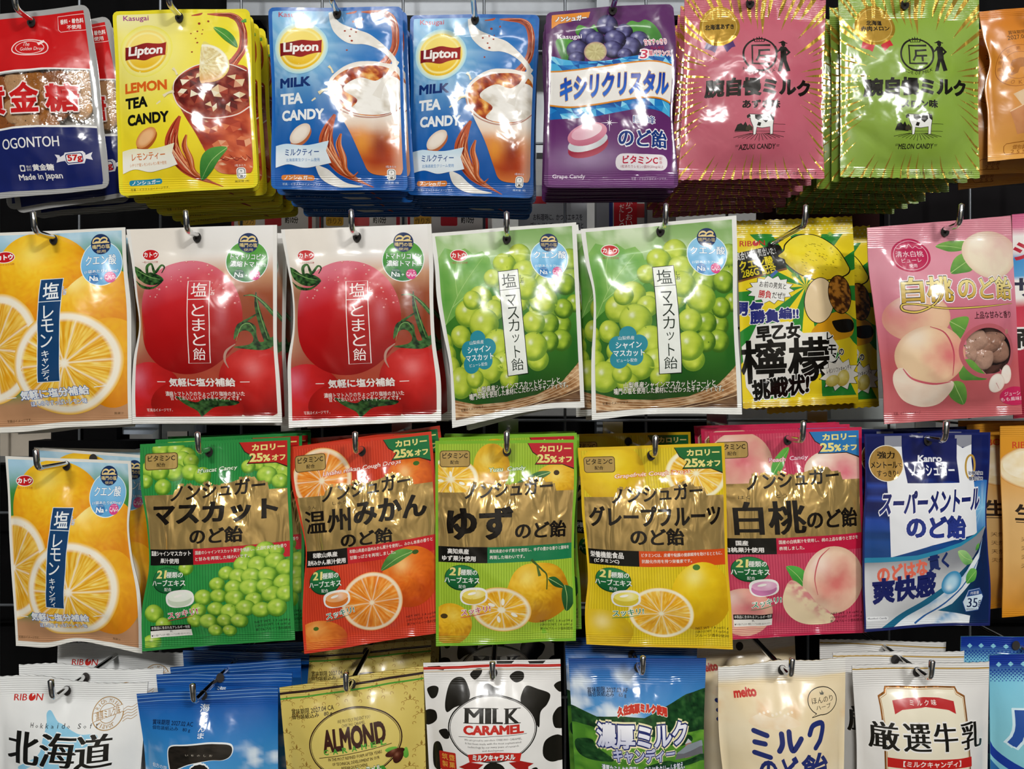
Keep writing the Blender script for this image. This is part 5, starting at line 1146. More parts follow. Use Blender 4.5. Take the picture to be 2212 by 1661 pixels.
# ------------------------------------------------------------------ bag whose edge shows at the right end of the second row
d = EDGE_BAG = Design('P', [(2196, 460), (2480, 440), (2500, 880), (2200, 905)], '#d8788c')
d.part('printed_background'); d.rect(2180, 430, 2520, 910, lambda x, y: ramp((y - 450) / 430, (0, '#c85a84'), (0.1, '#d87c9a'), (0.13, '#f0ece8'), (0.22, '#e8dcd8'), (0.24, '#3c8ac8'), (0.34, '#58a0d4'), (0.36, '#f2efea'), (0.46, '#f0ece6'), (0.48, '#c8344c'), (0.62, '#d04054'), (0.7, '#b0203c'), (1, '#8e1a30')), L=12)
d.part('title_lettering'); d.text('シゲ', 2200, 520, 2300, 560, '#b8283c', b=0.04); d.text('サッ', 2201, 600, 2290, 640, '#2a2a44', b=0.03); d.text('商品', 2203, 706, 2310, 750, '#171514', b=0.04, o=[('#f0ece8', 0.08)])
# ------------------------------------------------------------------ sugar-free cough drop bags: one 1000 x 1450 frame for five flavours
NS_C = [(0, 0), (1000, 0), (1000, 1450), (0, 1450)]
def nonsugar(edge, stripe0, stripe1, ban, eng, engc, engo, title, box1, box2, boxc, candy, suk, herb_y=950, allerg=False, net=('NET WT. 1.4 oz/38 g', '(GROSS WT. 1.4 oz/40 g)', '果汁&フルーツ香料使用'), upper=None, lower=None, ruby=(), under=None):
    d = Design('P', NS_C, edge)
    d.part('printed_background').inset(0.02, 0.015, 0.98, 0.985)
    d.rect(0, 0, 1000, 1450, lambda x, y: mix(stripe0, stripe1, 0.35 * fb(x, y, 300, 2)), L=90)
    d.hold()
    for k in range(52): d.rect(20 + k * 18.6, 20, 26 + k * 18.6, 1430, stripe1)
    d.hold(False)
    d.inset(0.02, 0.015, 0.98, 0.26); d.part('fruit_picture'); upper(d)
    d.inset(0.02, 0.015, 0.98, 0.985); lower(d)
    d.part('flavour_banner')
    d.poly([(655, 22), (985, 22), (985, 215), (900, 178), (705, 178), (742, 126), (690, 90)], '#2c1c10'); d.poly([(660, 22), (985, 22), (985, 205), (900, 172), (716, 172), (748, 124), (695, 86)], ban)
    d.text('カロリー', 745, 42, 962, 84, '#eeE088'.lower(), b=0.045); d.text('25', 728, 106, 812, 162, '#eee088', b=0.04); d.text('%', 818, 118, 862, 162, '#eee088', b=0.04); d.text('オフ', 876, 120, 965, 160, '#eee088', b=0.045)
    d.part('vitamin_badge')
    d.rrect(32, 68, 248, 186, 22, '#5a4420'); d.rrect(37, 73, 243, 181, 18, '#c9a862', met=0.35); d.text('ビタミンC', 52, 84, 230, 124, '#1c140a', b=0.015); d.text('配合', 108, 138, 168, 164, '#1c140a', b=0.01)
    d.part('gold_panel')
    gp = '#e0bc74'
    d.text('ノンシュガー', 215, 288, 830, 392, gp, b=0.02, o=[(gp, 0.16)], rot=-3, met=0.7)
    d.rect(18, 362, 982, 740, gp, met=0.7)
    d.poly([(225, 372), (240, 330), (330, 300), (420, 318), (560, 312), (690, 275), (760, 268), (800, 320), (850, 330), (860, 372)], gp, met=0.7)
    d.part('title_lettering'); K = '#17120d'
    d.text('ノンシュガー', 215, 288, 830, 392, K, mx=0.012, b=0.02, rot=-3, shear=0.05)
    for s_, x0, y0_, x1, y1, b_ in title: d.text(s_, x0, y0_, x1, y1, K, mx=0.018, b=b_)
    for s_, x0, y0_, x1, y1 in ruby: d.text(s_, x0, y0_, x1, y1, K)
    d.part('ingredient_boxes'); d.inset(0.02, 0.015, 0.98, 0.985)
    d.rect(18, 740, 372, 852, '#15130f'); d.rect(372, 740, 982, 852, boxc)
    if under: d.part('fruit_picture'); under(d); d.part('ingredient_boxes')
    for s_, x0, y0_, x1, y1 in box1: d.text(s_, x0, y0_, x1, y1, '#eeeae4', b=0.03)
    for s_, y in zip(box2, (756, 800)): d.text(s_, 388, y, 388 + min(570, 24.5 * len(s_)), y + 26, '#eee6da', b=0.012)
    d.part('herb_badge'); y = herb_y - 950
    d.ell(190, 957 + y, 124, 90, '#0f3a20'); d.ell(190, 955 + y, 119, 85, lambda X, Y: mix('#2c8248', '#175c30', ss(880 + y, 1030 + y, Y)), L=60)
    d.text('21', 106, 888 + y, 178, 940 + y, '#eee088', b=0.03, mx=0.01, shear=0.12); d.text('種類の', 182, 898 + y, 300, 938 + y, '#f0f2ea', mx=0.012, b=0.01, shear=0.12, o=[('#1d6b38', 0.03)])
    d.text('ハーブエキス', 66, 952 + y, 316, 994 + y, '#f0f2ea', mx=0.012, b=0.015, o=[('#1d6b38', 0.04)]); d.text('配合', 168, 1006 + y, 220, 1030 + y, '#f0f2ea')
    d.part('candy_picture')
    oc = [(275 + 98 * math.copysign(abs(math.cos(a)) ** 0.75, math.cos(a)), 1085 + y + 62 * math.copysign(abs(math.sin(a)) ** 0.75, math.sin(a))) for a in np.linspace(0, 2 * math.pi, 28, endpoint=False)]
    d.poly(rotp(oc, -5, (275, 1085 + y)), '#f2f0ea'); c0, c1 = candy
    d.ell(274, 1094 + y, 84, 48, c1, -5); d.disc(277, 1072 + y, 82, 34, lambda u, v, r, th: mix(c0, '#ffffff', 0.35 * np.exp(-((u - 0.3) ** 2 + (v + 0.1) ** 2) / 0.1)), -5); d.ell(262, 1066 + y, 30, 9, '#fbf8f0', -14)
    d.part('slogan_lettering'); d.text('スッキリ!', 185, 1168 + y, 392, 1212 + y, suk, mx=0.012, b=0.01, rot=-9, shear=0.1, o=[('#f4f2ec', 0.07)]); d.line([(180, 1242 + y), (270, 1226 + y), (360, 1208 + y)], [3, 5, 2], suk)
    d.text(eng, 380 - 14 * max(0, len(eng) - 12), 188, 640 + 12 * max(0, len(eng) - 12), 226, engc, mx=0.01, b=0.01, shear=0.18, rot=-3, o=[(engo, 0.06)])
    d.part('small_print')
    for k, s_ in enumerate(net): d.text(s_, 745, 1290 + 28 * k, 975, 1312 + 28 * k, '#171411', b=0.01, o=[('#f0ece0', 0.05)])
    if allerg:
        d.rect(60, 1275, 330, 1312, '#171411'); d.rect(60, 1312, 330, 1362, '#efece4'); d.text('本製品に含まれるアレルギー物質', 66, 1280, 324, 1304, '#efece4'); d.text('乳', 185, 1315, 205, 1330, '#171411'); d.text('●その他のアレルギー物質についてはお問い合わせください。', 66, 1338, 324, 1354, '#171411')
    d.part('bottom_margin'); d.inset()
    d.hold()
    for k in range(5): d.line([(20, 1382 + 12 * k), (980, 1382 + 12 * k)], 2.5, stripe1)
    return d
def bunch(d, L_, seed=1, c=('#cfe45e', '#92bf38', '#4c8420')):
    rs = np.random.RandomState(seed)
    for x, y, r in L_:
        r *= rs.uniform(0.98, 1.16); q = rs.uniform(0, 1); d.disc(x + rs.uniform(-10, 10), y + rs.uniform(-10, 10), r, r * rs.uniform(0.88, 1.0), grape_fn(c[0], c[1], c[2], '#f4f8c4', (rs.uniform(-0.25, 0.15), -0.32)), rs.uniform(-40, 40), 7, 26)
def up_mus(d): bunch(d, [(150, 45, 60), (240, 60, 60), (310, 90, 60), (270, 120, 56), (340, 140, 54), (60, 190, 60), (240, 210, 60), (130, 210, 64), (330, 210, 60), (30, 260, 50), (420, 235, 54), (150, 300, 58), (790, 170, 54), (880, 190, 56), (720, 195, 50), (950, 240, 60), (850, 260, 60), (940, 320, 60)])
def lo_mus(d):
    bunch(d, [(330, 880, 50)])
    d.line([(940, 900), (980, 860), (1000, 840)], [22, 16, 10], '#6a9a34', sm=True)
def un_mus(d):
    rs = np.random.RandomState(8)
    bunch(d, [(740, 800, 54), (830, 790, 62), (900, 800, 50), (690, 870, 56), (790, 890, 66), (880, 880, 62), (960, 930, 60), (580, 930, 52), (660, 950, 58), (740, 960, 62), (850, 960, 56), (520, 990, 50), (630, 1020, 56), (730, 1040, 60), (830, 1040, 58), (930, 1030, 60), (440, 1080, 52), (540, 1090, 56), (640, 1110, 60),
              (760, 1120, 58), (870, 1110, 60), (960, 1120, 56), (400, 1170, 50), (500, 1180, 54), (600, 1190, 58), (700, 1190, 58), (800, 1200, 56), (900, 1200, 58), (360, 1240, 52), (450, 1260, 54), (560, 1270, 52), (660, 1280, 50), (480, 1330, 46), (580, 1345, 44), (90, 1180, 64), (150, 1270, 52), (60, 1390, 60)])
NS_MUSCAT = nonsugar('#2a8a40', '#2f9446', '#257c3a', '#c02420', 'Muscat Candy', '#e8f2dc', '#2a7a34', [('マスカット', 95, 428, 905, 566, 0.035), ('のど飴', 352, 602, 690, 710, 0.02)],
    [('国産シャインマスカット', 36, 752, 356, 786), ('果汁使用', 128, 804, 272, 838)], ('国産のシャインマスカット果汁を使用し、上品で爽やかな香り', 'と甘みを再現した味わいです。'), '#c4202e', ('#eef4e4', '#cfdcc4'), '#c02430', allerg=True, upper=up_mus, lower=lo_mus, under=un_mus,
    net=('NET WT. 1.3 oz/38 g', '(GROSS WT. 1.4 oz/40 g)', '果汁&フルーツ香料使用'))
ORF = ('#f2983a', '#e8701c', '#bc4410')
def up_mik(d):
    d.disc(215, 260, 210, 230, citrus_fn(3, '#ee8a22', '#f6b25a', '#f6e4c4', '#ee9a2c', 0.06, 10, 0.88, 0.95, '#dc6410'), 0, 16, 110)
    d.disc(830, 300, 160, 150, fruit_fn(*ORF, -0.2, -0.2, 3, 0.2, '#fbd890', 0.6), 0, 9, 36); d.ell(880, 215, 22, 16, '#3a6a24')
def un_mik(d):
    d.disc(800, 1010, 200, 220, fruit_fn(*ORF, -0.25, -0.45, 5, 0.22, '#fbd890', 0.6), 0, 11, 44)
    leaf(d, [(830, 830), (740, 800), (650, 840), (600, 930), (680, 910), (770, 870)], '#1f5a28', '#6aa84a'); d.ell(842, 838, 22, 16, '#3a5a24')
    d.disc(520, 1145, 215, 215, citrus_fn(5, '#ee8a22', '#f6b25a', '#f6e4c4', '#ec8a24', 0.07, 10, 0.89, 0.955, '#dc6410'), 0, 20, 130)
def lo_mik(d):
    d.disc(120, 1370, 200, 140, fruit_fn('#f0a04a', '#e07a2c', '#b8481c', -0.1, -0.4, 6, 0.25, '#f8c87a', 0.3), 0, 9, 36); d.ell(100, 1285, 20, 14, '#4a6a24')
NS_MIKAN = nonsugar('#d03a22', '#d8482a', '#c2341e', '#1f7440', 'Unshu mikan Cough Drops', '#f4e8dc', '#c8301c', [('温州', 60, 462, 408, 620, 0.006), ('みかん', 440, 436, 925, 590, 0.03), ('のど飴', 335, 635, 690, 738, 0.02)],
    [('和歌山県産', 105, 756, 300, 790), ('温州みかん果汁使用', 38, 806, 356, 840)], ('和歌山県産の温州みかん果汁を使用し、みかん本来の香りと', '甘酸っぱさを再現しました。'), '#c4242a', ('#f6b070', '#e07a2c'), '#1f7a5c', upper=up_mik, lower=lo_mik, under=un_mik, ruby=[('うん', 100, 425, 165, 448), ('しゅう', 285, 412, 385, 436)])
YZ = ('#f4d04a', '#e8b424', '#b87a12')
def up_yuz(d):
    d.disc(400, 190, 130, 170, fruit_fn(*YZ, -0.2, -0.3, 4, 0.3, '#f8e88a', 0.4), 0, 9, 36); d.disc(110, 270, 200, 150, citrus_fn(2, '#f0b826', '#f8d868', '#f8efcc', '#eebc2c', 0.12, 9, 0.85, 0.94, '#e09a18'), 0, 15, 100)
    for x, y, a in ((110, 235, 80), (40, 280, 10), (190, 300, 20), (110, 340, 80)): d.ell(x, y, 22, 10, '#f8f4e0', a)
    d.disc(870, 300, 170, 130, fruit_fn(*YZ, -0.1, -0.3, 5, 0.3, '#f8e88a', 0.4), 0, 9, 36); leaf(d, [(820, 230), (740, 225), (660, 260), (580, 300), (680, 300), (770, 270)], '#1d4a22', '#3f7a3c'); d.ell(860, 235, 20, 18, '#3c2a14')
def un_yuz(d):
    d.disc(730, 1080, 230, 220, fruit_fn(*YZ, -0.35, -0.5, 6, 0.3, '#f8e88a', 0.4), 20, 12, 44, wob=lambda h: 1 + 0.03 * np.cos(5 * h))
    d.line([(680, 840), (720, 880), (760, 920), (790, 960), (790, 1060)], [18, 14, 12, 10, 8], '#3f5a24', sm=True); d.line([(720, 880), (740, 960)], [10, 22], '#4f6a2c')
    leaf(d, [(800, 980), (850, 975), (900, 1020), (920, 1060), (860, 1050), (820, 1020)], '#16401e', '#2f6a34'); leaf(d, [(920, 1040), (985, 1080), (980, 1180), (930, 1230), (900, 1150), (900, 1080)], '#16401e', '#2f6a34')
    d.disc(470, 1190, 215, 165, citrus_fn(7, '#f0b020', '#f8d45c', '#f8f0d4', '#eeb42a', 0.12, 10, 0.86, 0.94, '#dc9014'), 15, 19, 120)
    for x, y, a in ((480, 1130, 90), (560, 1230, 30), (400, 1150, 20), (450, 1260, 80)): d.ell(x, y, 26, 12, '#f8f4e4', a)
def lo_yuz(d): d.disc(110, 1290, 150, 150, fruit_fn(*YZ, 0.1, -0.4, 8, 0.35, '#f4d86a', 0.3), 0, 9, 36); d.ell(60, 1235, 26, 18, '#4a3a1a')
NS_YUZU = nonsugar('#7cb42c', '#a9c83c', '#8cae2c', '#c02430', 'Yuzu  Candy', '#eef4dc', '#4a8a2c', [('ゆず', 95, 470, 540, 680, 0.035), ('のど飴', 570, 575, 930, 690, 0.02)],
    [('高知県産', 88, 754, 240, 790), ('ゆず果汁使用', 48, 804, 288, 840)], ('高知県産のゆず果汁を使用し、ゆずの豊かな香りと酸味を', '再現した味わいです。'), '#1d7a4c', ('#f2dc6a', '#d8b434'), '#c83c5c', upper=up_yuz, lower=lo_yuz, under=un_yuz)
def up_gra(d):
    d.disc(220, 190, 230, 220, fruit_fn('#f4dc3a', '#ecc820', '#cfa010', -0.1, -0.3, 3, 0.06, '#f8ec8a', 0.3), 0, 9, 36); d.disc(800, 210, 215, 185, citrus_fn(6, '#eeb426', '#f8d868', '#f8f2d0', '#eed040', 0.05, 10, 0.87, 0.94, '#e09a1c'), 0, 16, 110)
def un_gra(d):
    d.disc(790, 1070, 215, 245, fruit_fn('#f4dc3a', '#ebc41c', '#c89a10', -0.2, -0.6, 4, 0.06, '#faf0a0', 0.6), 10, 11, 44); d.ell(760, 860, 26, 20, '#4a7a34')
    d.disc(510, 1190, 225, 190, citrus_fn(8, '#f0b020', '#fad668', '#f8f2d4', '#eec23c', 0.07, 11, 0.9, 0.955, '#e2941a'), 10, 20, 130)
def lo_gra(d): d.disc(90, 1340, 230, 160, fruit_fn('#e8cc2c', '#dcb81c', '#b48e10', 0.1, -0.3, 5, 0.05), 0, 9, 36)
NS_GRAPEFRUIT = nonsugar('#e0b81e', '#e6cc24', '#ccb01c', '#1f6a34', 'Grapefruit Cough Drops', '#f6ecd8', '#e0702c', [('グレープフルーツ', 55, 432, 950, 570, 0.025), ('のど飴', 325, 585, 680, 700, 0.02)],
    [('栄養機能食品', 38, 756, 270, 800), ('(ビタミンC)', 64, 808, 240, 840)], ('ビタミンCは、皮膚や粘膜の健康維持を助けるとともに、', '抗酸化作用を持つ栄養素です。'), '#d8501c', ('#f2e46a', '#dcc63a'), '#1f8a4c', upper=up_gra, lower=lo_gra, under=un_gra, net=('NET WT. 1.8 oz/51 g', '(GROSS WT. 1.9 oz/54 g)', 'フルーツ香料使用'))
def up_pea(d):
    d.disc(190, 220, 215, 220, peach_fn('#e8c0a4', '#d4566c', 0.1, -0.1, 4, 0.9), 0, 10, 40); leaf(d, [(380, 330), (400, 230), (470, 140), (520, 130), (480, 230), (430, 310)], '#2c8a34', '#6ab84a')
    d.disc(810, 300, 205, 150, peach_fn('#f2dcc4', '#d85070', 0.3, 0.1, 5, 0.95), 0, 10, 40)
def un_pea(d):
    leaf(d, [(570, 1110), (490, 1060), (440, 980), (430, 935), (520, 950), (590, 1030)], '#2c8a34', '#5cb04a')
    d.disc(760, 1060, 225, 240, peach_fn('#f2d8b8', '#d85a5c', 0.1, 0.0, 6, 0.95), 0, 13, 50); d.line([(740, 830), (660, 900), (620, 1030), (640, 1150)], [4, 9, 8, 3], '#c85a60', sm=True)
    d.poly([(430, 1060), (480, 1040), (560, 1110), (640, 1210), (720, 1270), (780, 1350), (660, 1380), (520, 1350), (430, 1270), (400, 1170)], lambda x, y: mix('#f2dcb4', '#d8607c', 0.75 * ss(0.35, 0.62, fb(x, y, 44, 4)) * ss(170, 40, np.abs((y - 1030) - 0.85 * (x - 470)))), sm=True, L=16)
def lo_pea(d): d.disc(140, 1260, 190, 170, peach_fn('#ecc0a4', '#d4566c', 0.1, -0.2, 7, 0.9), 0, 9, 36)
NS_PEACH = nonsugar('#c2284e', '#cc4a64', '#b83652', '#2a78b8', 'Peach  Candy', '#f4dce4', '#c83c64', [('白桃', 115, 490, 575, 715, 0.012), ('のど飴', 590, 560, 950, 690, 0.02)],
    [('国産', 112, 756, 190, 790), ('白桃果汁使用', 40, 804, 288, 838)], ('国産の白桃果汁を使用し、桃の上品な香りと甘さを', '表現しました。'), '#c01f40', ('#e4a8c8', '#c878a8'), '#1f8a5c', allerg=True, upper=up_pea, lower=lo_pea, under=un_pea, ruby=[('はく', 150, 445, 225, 470), ('とう', 395, 440, 470, 466)],
    net=('NET WT. 1.4 oz/41 g', '(GROSS WT. 1.5 oz/43 g)', '果汁&フルーツ香料使用'))

# ------------------------------------------------------------------ navy menthol cough drop bag
d = MENTHOL = Design('R3d', [(985, 118), (1842, 108), (1838, 1425), (982, 1468)], '#1c2560')
d.part('printed_background').inset(0.012, 0.012, 0.985, 0.985)
d.rect(960, 90, 1860, 1490, lambda x, y: mix(mix('#141d55', '#2444a0', ss(0.45, 0.8, nz(x * 0.15, y, 26, 3)) * ss(150, 500, y) * ss(1000, 700, y)), '#1c5a9c', 0.5 * ss(600, 900, y)), L=26)
d.disc(1790, 620, 190, 190, lambda u, v, r, th: mix(mix('#8fd0f0', '#2a6ab4', r ** 0.7), '#e4f4fc', 0.6 * ss(0.6, 0.9, nz(th * 40, 0 * th, 3, 2)) * (1 - r)), 0, 10, 70)
wh = '#e9ebee'
d.rect(1118, 130, 1238, 215, '#8d8f9a'); d.rect(1600, 126, 1712, 208, '#8d8f9a'); d.poly([(1118, 205), (1238, 205), (1258, 450), (1612, 448), (1610, 190), (1650, 215), (1712, 190), (1730, 790), (1400, 860), (1140, 950)], wh)
d.poly([(985, 965), (1300, 930), (1600, 845), (1810, 745), (1835, 790), (1600, 890), (1300, 975), (985, 1005)], '#2a86a8')
def sil(x, y): return mix('#7d8086', '#d0d2d4', ss(0.3, 0.75, 0.5 * nz(x * 0.5 + y, y * 0.2, 160, 4) + 0.5 * ss(900, 1200, y)))
d.poly([(980, 1000), (1300, 960), (1600, 870), (1840, 740), (1840, 1430), (980, 1470)], sil, L=50)
d.poly([(1100, 1440), (1300, 1290), (1500, 1130), (1700, 950), (1800, 800), (1835, 740), (1850, 1480), (1080, 1480)], lambda x, y: mix('#1f6a8c', '#10244e', ss(1450, 1750, x)), L=40)
d.poly([(1180, 1440), (1400, 1270), (1620, 1070), (1740, 920), (1790, 820), (1700, 1100), (1560, 1270), (1470, 1320), (1700, 1360), (1690, 1440)], lambda x, y: mix('#e6ecf0', '#6aa4d0', ss(0.4, 0.7, fb(x * 0.6 + y * 0.6, (y - x) * 0.2, 60, 3))), L=24)
d.line([(1330, 1420), (1500, 1270), (1640, 1120), (1760, 940)], [14, 12, 9, 3], '#2c62a4', sm=True)
d.part('gold_roundel'); d.ell(1128, 318, 120, 124, '#f0ead8'); d.ell(1128, 318, 115, 119, '#c49a50', met=0.4)
d.text('強力', 1070, 238, 1188, 285, '#191108', mx=0.012, b=0.015); d.text('メントール', 1024, 308, 1206, 350, '#191108', b=0.025); d.text('で', 1210, 318, 1240, 342, '#191108', b=0.01); d.text('すっきり!', 1064, 366, 1206, 406, '#191108', b=0.015)
d.part('brand_emblem'); d.poly([(1250, 150), (1612, 150), (1610, 448), (1430, 408), (1258, 450)], '#171f5c')
d.text('Kanro', 1348, 266, 1510, 308, '#eceef2', b=0.035, shear=0.1); d.text('ノンシュガー', 1290, 325, 1585, 400, '#eceef2', b=0.02, mx=0.01)
d.line(np.stack([1700 + 34 * np.cos(th) + 10 * np.sin(-th), 342 + 78 * np.sin(th)], 1), 14, '#b8923e', closed=True)
d.text('砂糖ゼロ', 1682, 372, 1788, 398, '#23284a', b=0.02, o=[('#f0f0f0', 0.06)]); d.text('糖類ゼロ', 1682, 408, 1788, 434, '#23284a', b=0.02, o=[('#f0f0f0', 0.06)])
d.part('title_lettering'); NV = lambda x, y: mix('#1a2262', '#2c3c8c', ss(500, 800, y))
d.text('スーパーメントール', 1085, 500, 1760, 640, NV, b=0.04, mx=0.01, shear=0.22, rot=-3, o=[('#f2f2f4', 0.06)]); d.text('のど飴', 1240, 670, 1632, 812, NV, b=0.045, mx=0.01, o=[('#f2f2f4', 0.05)])
d.text('のどはな', 1060, 990, 1368, 1088, '#e06a54', b=0.05, rot=-14, shear=0.15); d.text('貫く', 1375, 925, 1505, 1020, '#1a2a62', b=0.05, rot=-14, shear=0.15); d.text('爽快感', 1038, 1075, 1425, 1235, '#1a2262', b=0.05, rot=-11, shear=0.15)
d.part('candy_picture'); d.disc(1538, 1115, 66, 84, lambda u, v, r, th: mix(mix('#b4dcee', '#3c92c0', ss(0.3, 0.95, r)), '#f4fafc', 0.7 * np.exp(-((u + 0.2) ** 2 + (v - 0.4) ** 2) / 0.06)), 25, 8, 32)
leaf(d, [(1578, 902), (1640, 905), (1695, 975), (1640, 998), (1595, 960)], '#3c8a3c', '#a8d48a'); leaf(d, [(1650, 1125), (1645, 1070), (1680, 1025), (1725, 1040), (1718, 1100), (1690, 1120)], '#2c8a34', '#7cc05a'); leaf(d, [(1718, 905), (1725, 870), (1752, 858), (1745, 890)], '#2c7a34', '#6ab04a', False)
d.part('weight_badge'); hxg = [(1635, 1260), (1668, 1172), (1755, 1160), (1785, 1222), (1752, 1318), (1668, 1335)]
d.poly(hxg, '#2a4c8c'); d.poly((np.array(hxg) - [1710, 1245]) * 0.93 + [1710, 1245], '#d4e6f2'); d.poly([(1672, 1180), (1752, 1168), (1772, 1206), (1660, 1222)], '#2a4c8c')
d.text('内容量', 1688, 1184, 1750, 1206, '#eef2f6', rot=-5); d.text('35', 1672, 1232, 1742, 1298, '#1c2a56', mx=0.015); d.text('g', 1746, 1248, 1768, 1300, '#1c2a56'); d.text('個包装紙込み', 1670, 1304, 1745, 1318, '#1c2a56', rot=-4)
d.part('small_print'); d.rrect(995, 1362, 1142, 1392, 14, '#eceef0', rot=-3); d.text('Menthol Candy', 1005, 1368, 1132, 1386, '#1c2440', b=0.01, rot=-3)

# ------------------------------------------------------------------ orange milk bag at the right edge of the third row
d = ORANGE_MILK = Design('R3d', [(1912, 65), (2760, 50), (2790, 1320), (1925, 1372)], '#d9962c')
d.part('printed_background'); d.rect(1880, 20, 2800, 1400, lambda x, y: ramp((y - 60) / 1300, (0, '#dc9a34'), (0.2, '#d8922a'), (0.42, '#e4b878'), (0.7, '#e0b06a'), (1, '#d0881e')), L=50)
d.part('cup_picture'); d.disc(2150, 350, 260, 150, lambda u, v, r, th: mix(mix('#f2e4c4', '#e8cf9a', nz(th * 8, r * 12, 2)), '#d08a24', ss(0.9, 1.0, r)), 0, 10, 40); d.disc(2120, 330, 190, 100, lambda u, v, r, th: mix('#f6ecd4', '#ecd8ac', nz(u * 50, v * 50, 8)), 0, 8, 36)
d.part('maker_emblem'); d.text('RIBON', 1996, 172, 2200, 218, '#d0442c', mx=0.01)
d.part('title_lettering'); d.text('生', 2000, 595, 2130, 700, '#2a1a10', b=0.03); d.line([(2000, 716), (2200, 716)], 5, '#2a1a10')
for k in range(4): d.text('天然素材', 2030, 815 + 60 * k, 2200, 845 + 60 * k, '#5a3c1c')
# ------------------------------------------------------------------ bottom row
d = HOKKAIDO_SOFT = Design('R4a', [(-70, 425), (1098, 470), (985, 1900), (-60, 1900)], '#dcdedd')
d.part('printed_background'); d.rect(-100, 380, 1150, 1950, lambda x, y: mix('#e4e6e5', '#f0f1ef', fb(x, y, 220, 2)), L=90)
d.part('map_picture')
d.poly([(345, 690), (375, 670), (440, 740), (480, 760), (560, 800), (640, 830), (740, 830), (760, 880), (680, 920), (600, 980), (520, 1100), (400, 1100), (300, 1060), (180, 1110), (140, 1090), (320, 980), (350, 860), (360, 760)], lambda x, y: mix('#7cbfe0', '#a8d8ec', fb(x, y, 90, 3)), sm=True, L=40)
d.part('maker_emblem'); d.text('RIB', 58, 568, 160, 614, '#c62a22', mx=0.01); d.ell(198, 590, 27, 26, '#c62a22'); d.poly([(198, 590), (196, 566), (216, 572)], '#f0ece8'); d.text('N', 232, 566, 284, 612, '#c62a22', mx=0.01)
d.part('flavour_stamp'); G_ = '#b08a50'; th = np.linspace(0, 2 * math.pi, 48, endpoint=False)
for r, w_ in ((112, 7), (62, 5)): d.line(np.stack([810 + r * np.cos(th), 690 + (r + 8) * np.sin(th)], 1), w_, G_, closed=True)
d.poly([(705, 690), (915, 630), (925, 680), (712, 750)], '#ecedeb'); d.line([(705, 690), (915, 630), (925, 680), (712, 750)], 4, G_, closed=True); d.text('濃厚ミルク味', 722, 660, 902, 722, G_, rot=-15, b=0.01)
for s_, a0, a1 in (('Rich Milk', -158, -38), ('flavor', 128, 58)):
    for k, ch in enumerate(s_):
        if ch == ' ': continue
        a = a0 + (a1 - a0) * k / (len(s_) - 1); q = math.radians(a); x = 810 + 88 * math.cos(q); y = 690 + 94 * math.sin(q); w_ = 3 if ch in 'il' else 9; d.text(ch, x - w_, y - 15, x + w_, y + 15, G_, rot=a + 90 if a < 0 else a - 90)
for k in range(5): d.line([(920, 670 + 22 * k), (950, 650 + 22 * k), (980, 655 + 22 * k), (1020, 630 + 22 * k)], 4, G_, sm=True)
d.part('title_lettering'); KK = '#171613'
for k, ch in enumerate('Hokkaido Soft'):
    if ch != ' ': x = 232 + k * 41.5 + (8 if ch in 'ift' else 0); d.text(ch, x, 756 if ch in 'HkdftSi' else 770, x + (6 if ch == 'i' else 14 if ch in 'ft' else 23), 790, KK, mx=0.0 if ch == 'i' else 0.02)
d.text('北', 40, 822, 318, 1065, KK, mx=0.035, o=[('#f2f4f3', 0.035)]); d.text('海', 335, 822, 612, 1065, KK, mx=0.03, o=[('#f2f4f3', 0.035)]); d.text('道', 618, 832, 858, 1080, KK, mx=0.03, o=[('#f2f4f3', 0.035)]); d.text('ミルクソフトキャンディ', 190, 1098, 760, 1160, KK, b=0.03)

d = BLUE_SEA = Design('R4a', [(1015, 560), (2118, 505), (2120, 1900), (1110, 1900)], '#1d4f9c')
d.part('printed_background')
def sea(x, y):
    c = ramp((y - 500) / 650, (0, '#14428c'), (0.2, '#1a55a4'), (0.55, '#2a78bc'), (1, '#4c9ad0')); return mix(c, '#e6f0f6', 0.85 * ss(0.55, 0.8, fb(x, y * 1.3, 130, 6)) * ss(820, 980, y) * (0.35 + 0.65 * ss(250, 420, np.abs(x - 1560))))
d.rect(980, 440, 2160, 1950, sea, L=26)
d.rect(980, 440, 2160, 640, lambda x, y: mix('#123c84', '#1c58a8', nz(0 * x, y, 16, 3)), L=40)
for k in range(4): d.line([(1015, 545 + 27 * k), (1400, 522 + 27 * k), (2118, 492 + 27 * k)], 5, '#7aa4d0')
d.part('small_print'); d.text('賞味期限 2027.02 AC', 1142, 752, 1482, 790, '#122244', b=0.015, rot=-1); d.text('個包装紙込み　80 g', 1142, 795, 1466, 828, '#122244', b=0.01, rot=-1)
d.part('title_lettering')
d.text('海', 1518, 634, 1588, 690, '#eef4f8', b=0.01, o=[('#2a6ab0', 0.06)])
for k, ch in enumerate('んまんま'): d.text(ch, 1530, 694 + k * 44, 1578, 732 + k * 44, '#eef4f8', b=0.01, o=[('#2a6ab0', 0.06)])
st = [(1300, 970), (1330, 930), (1450, 915), (1620, 900), (1760, 905), (1800, 935), (1790, 985), (1740, 1010), (1640, 1010), (1480, 1040), (1350, 1095), (1320, 1060)]
d.poly((np.array(st) - [1550, 990]) * np.array([1.03, 1.13]) + [1550, 990], '#e8ecec', sm=True); d.poly(st, lambda x, y: mix('#16140f', '#2c2620', nz(x * 0.2, y, 12, 3)), sm=True, L=30)
d.text('の', 1490, 1045, 1640, 1200, '#171512', b=0.04, mx=0.02, o=[('#e8ecec', 0.06)]); d.text('伯方の塩', 1150, 1072, 1300, 1104, '#e8eef2'); d.text('い  ち  の  し  お', 1450, 970, 1660, 984, '#b8b0a0')

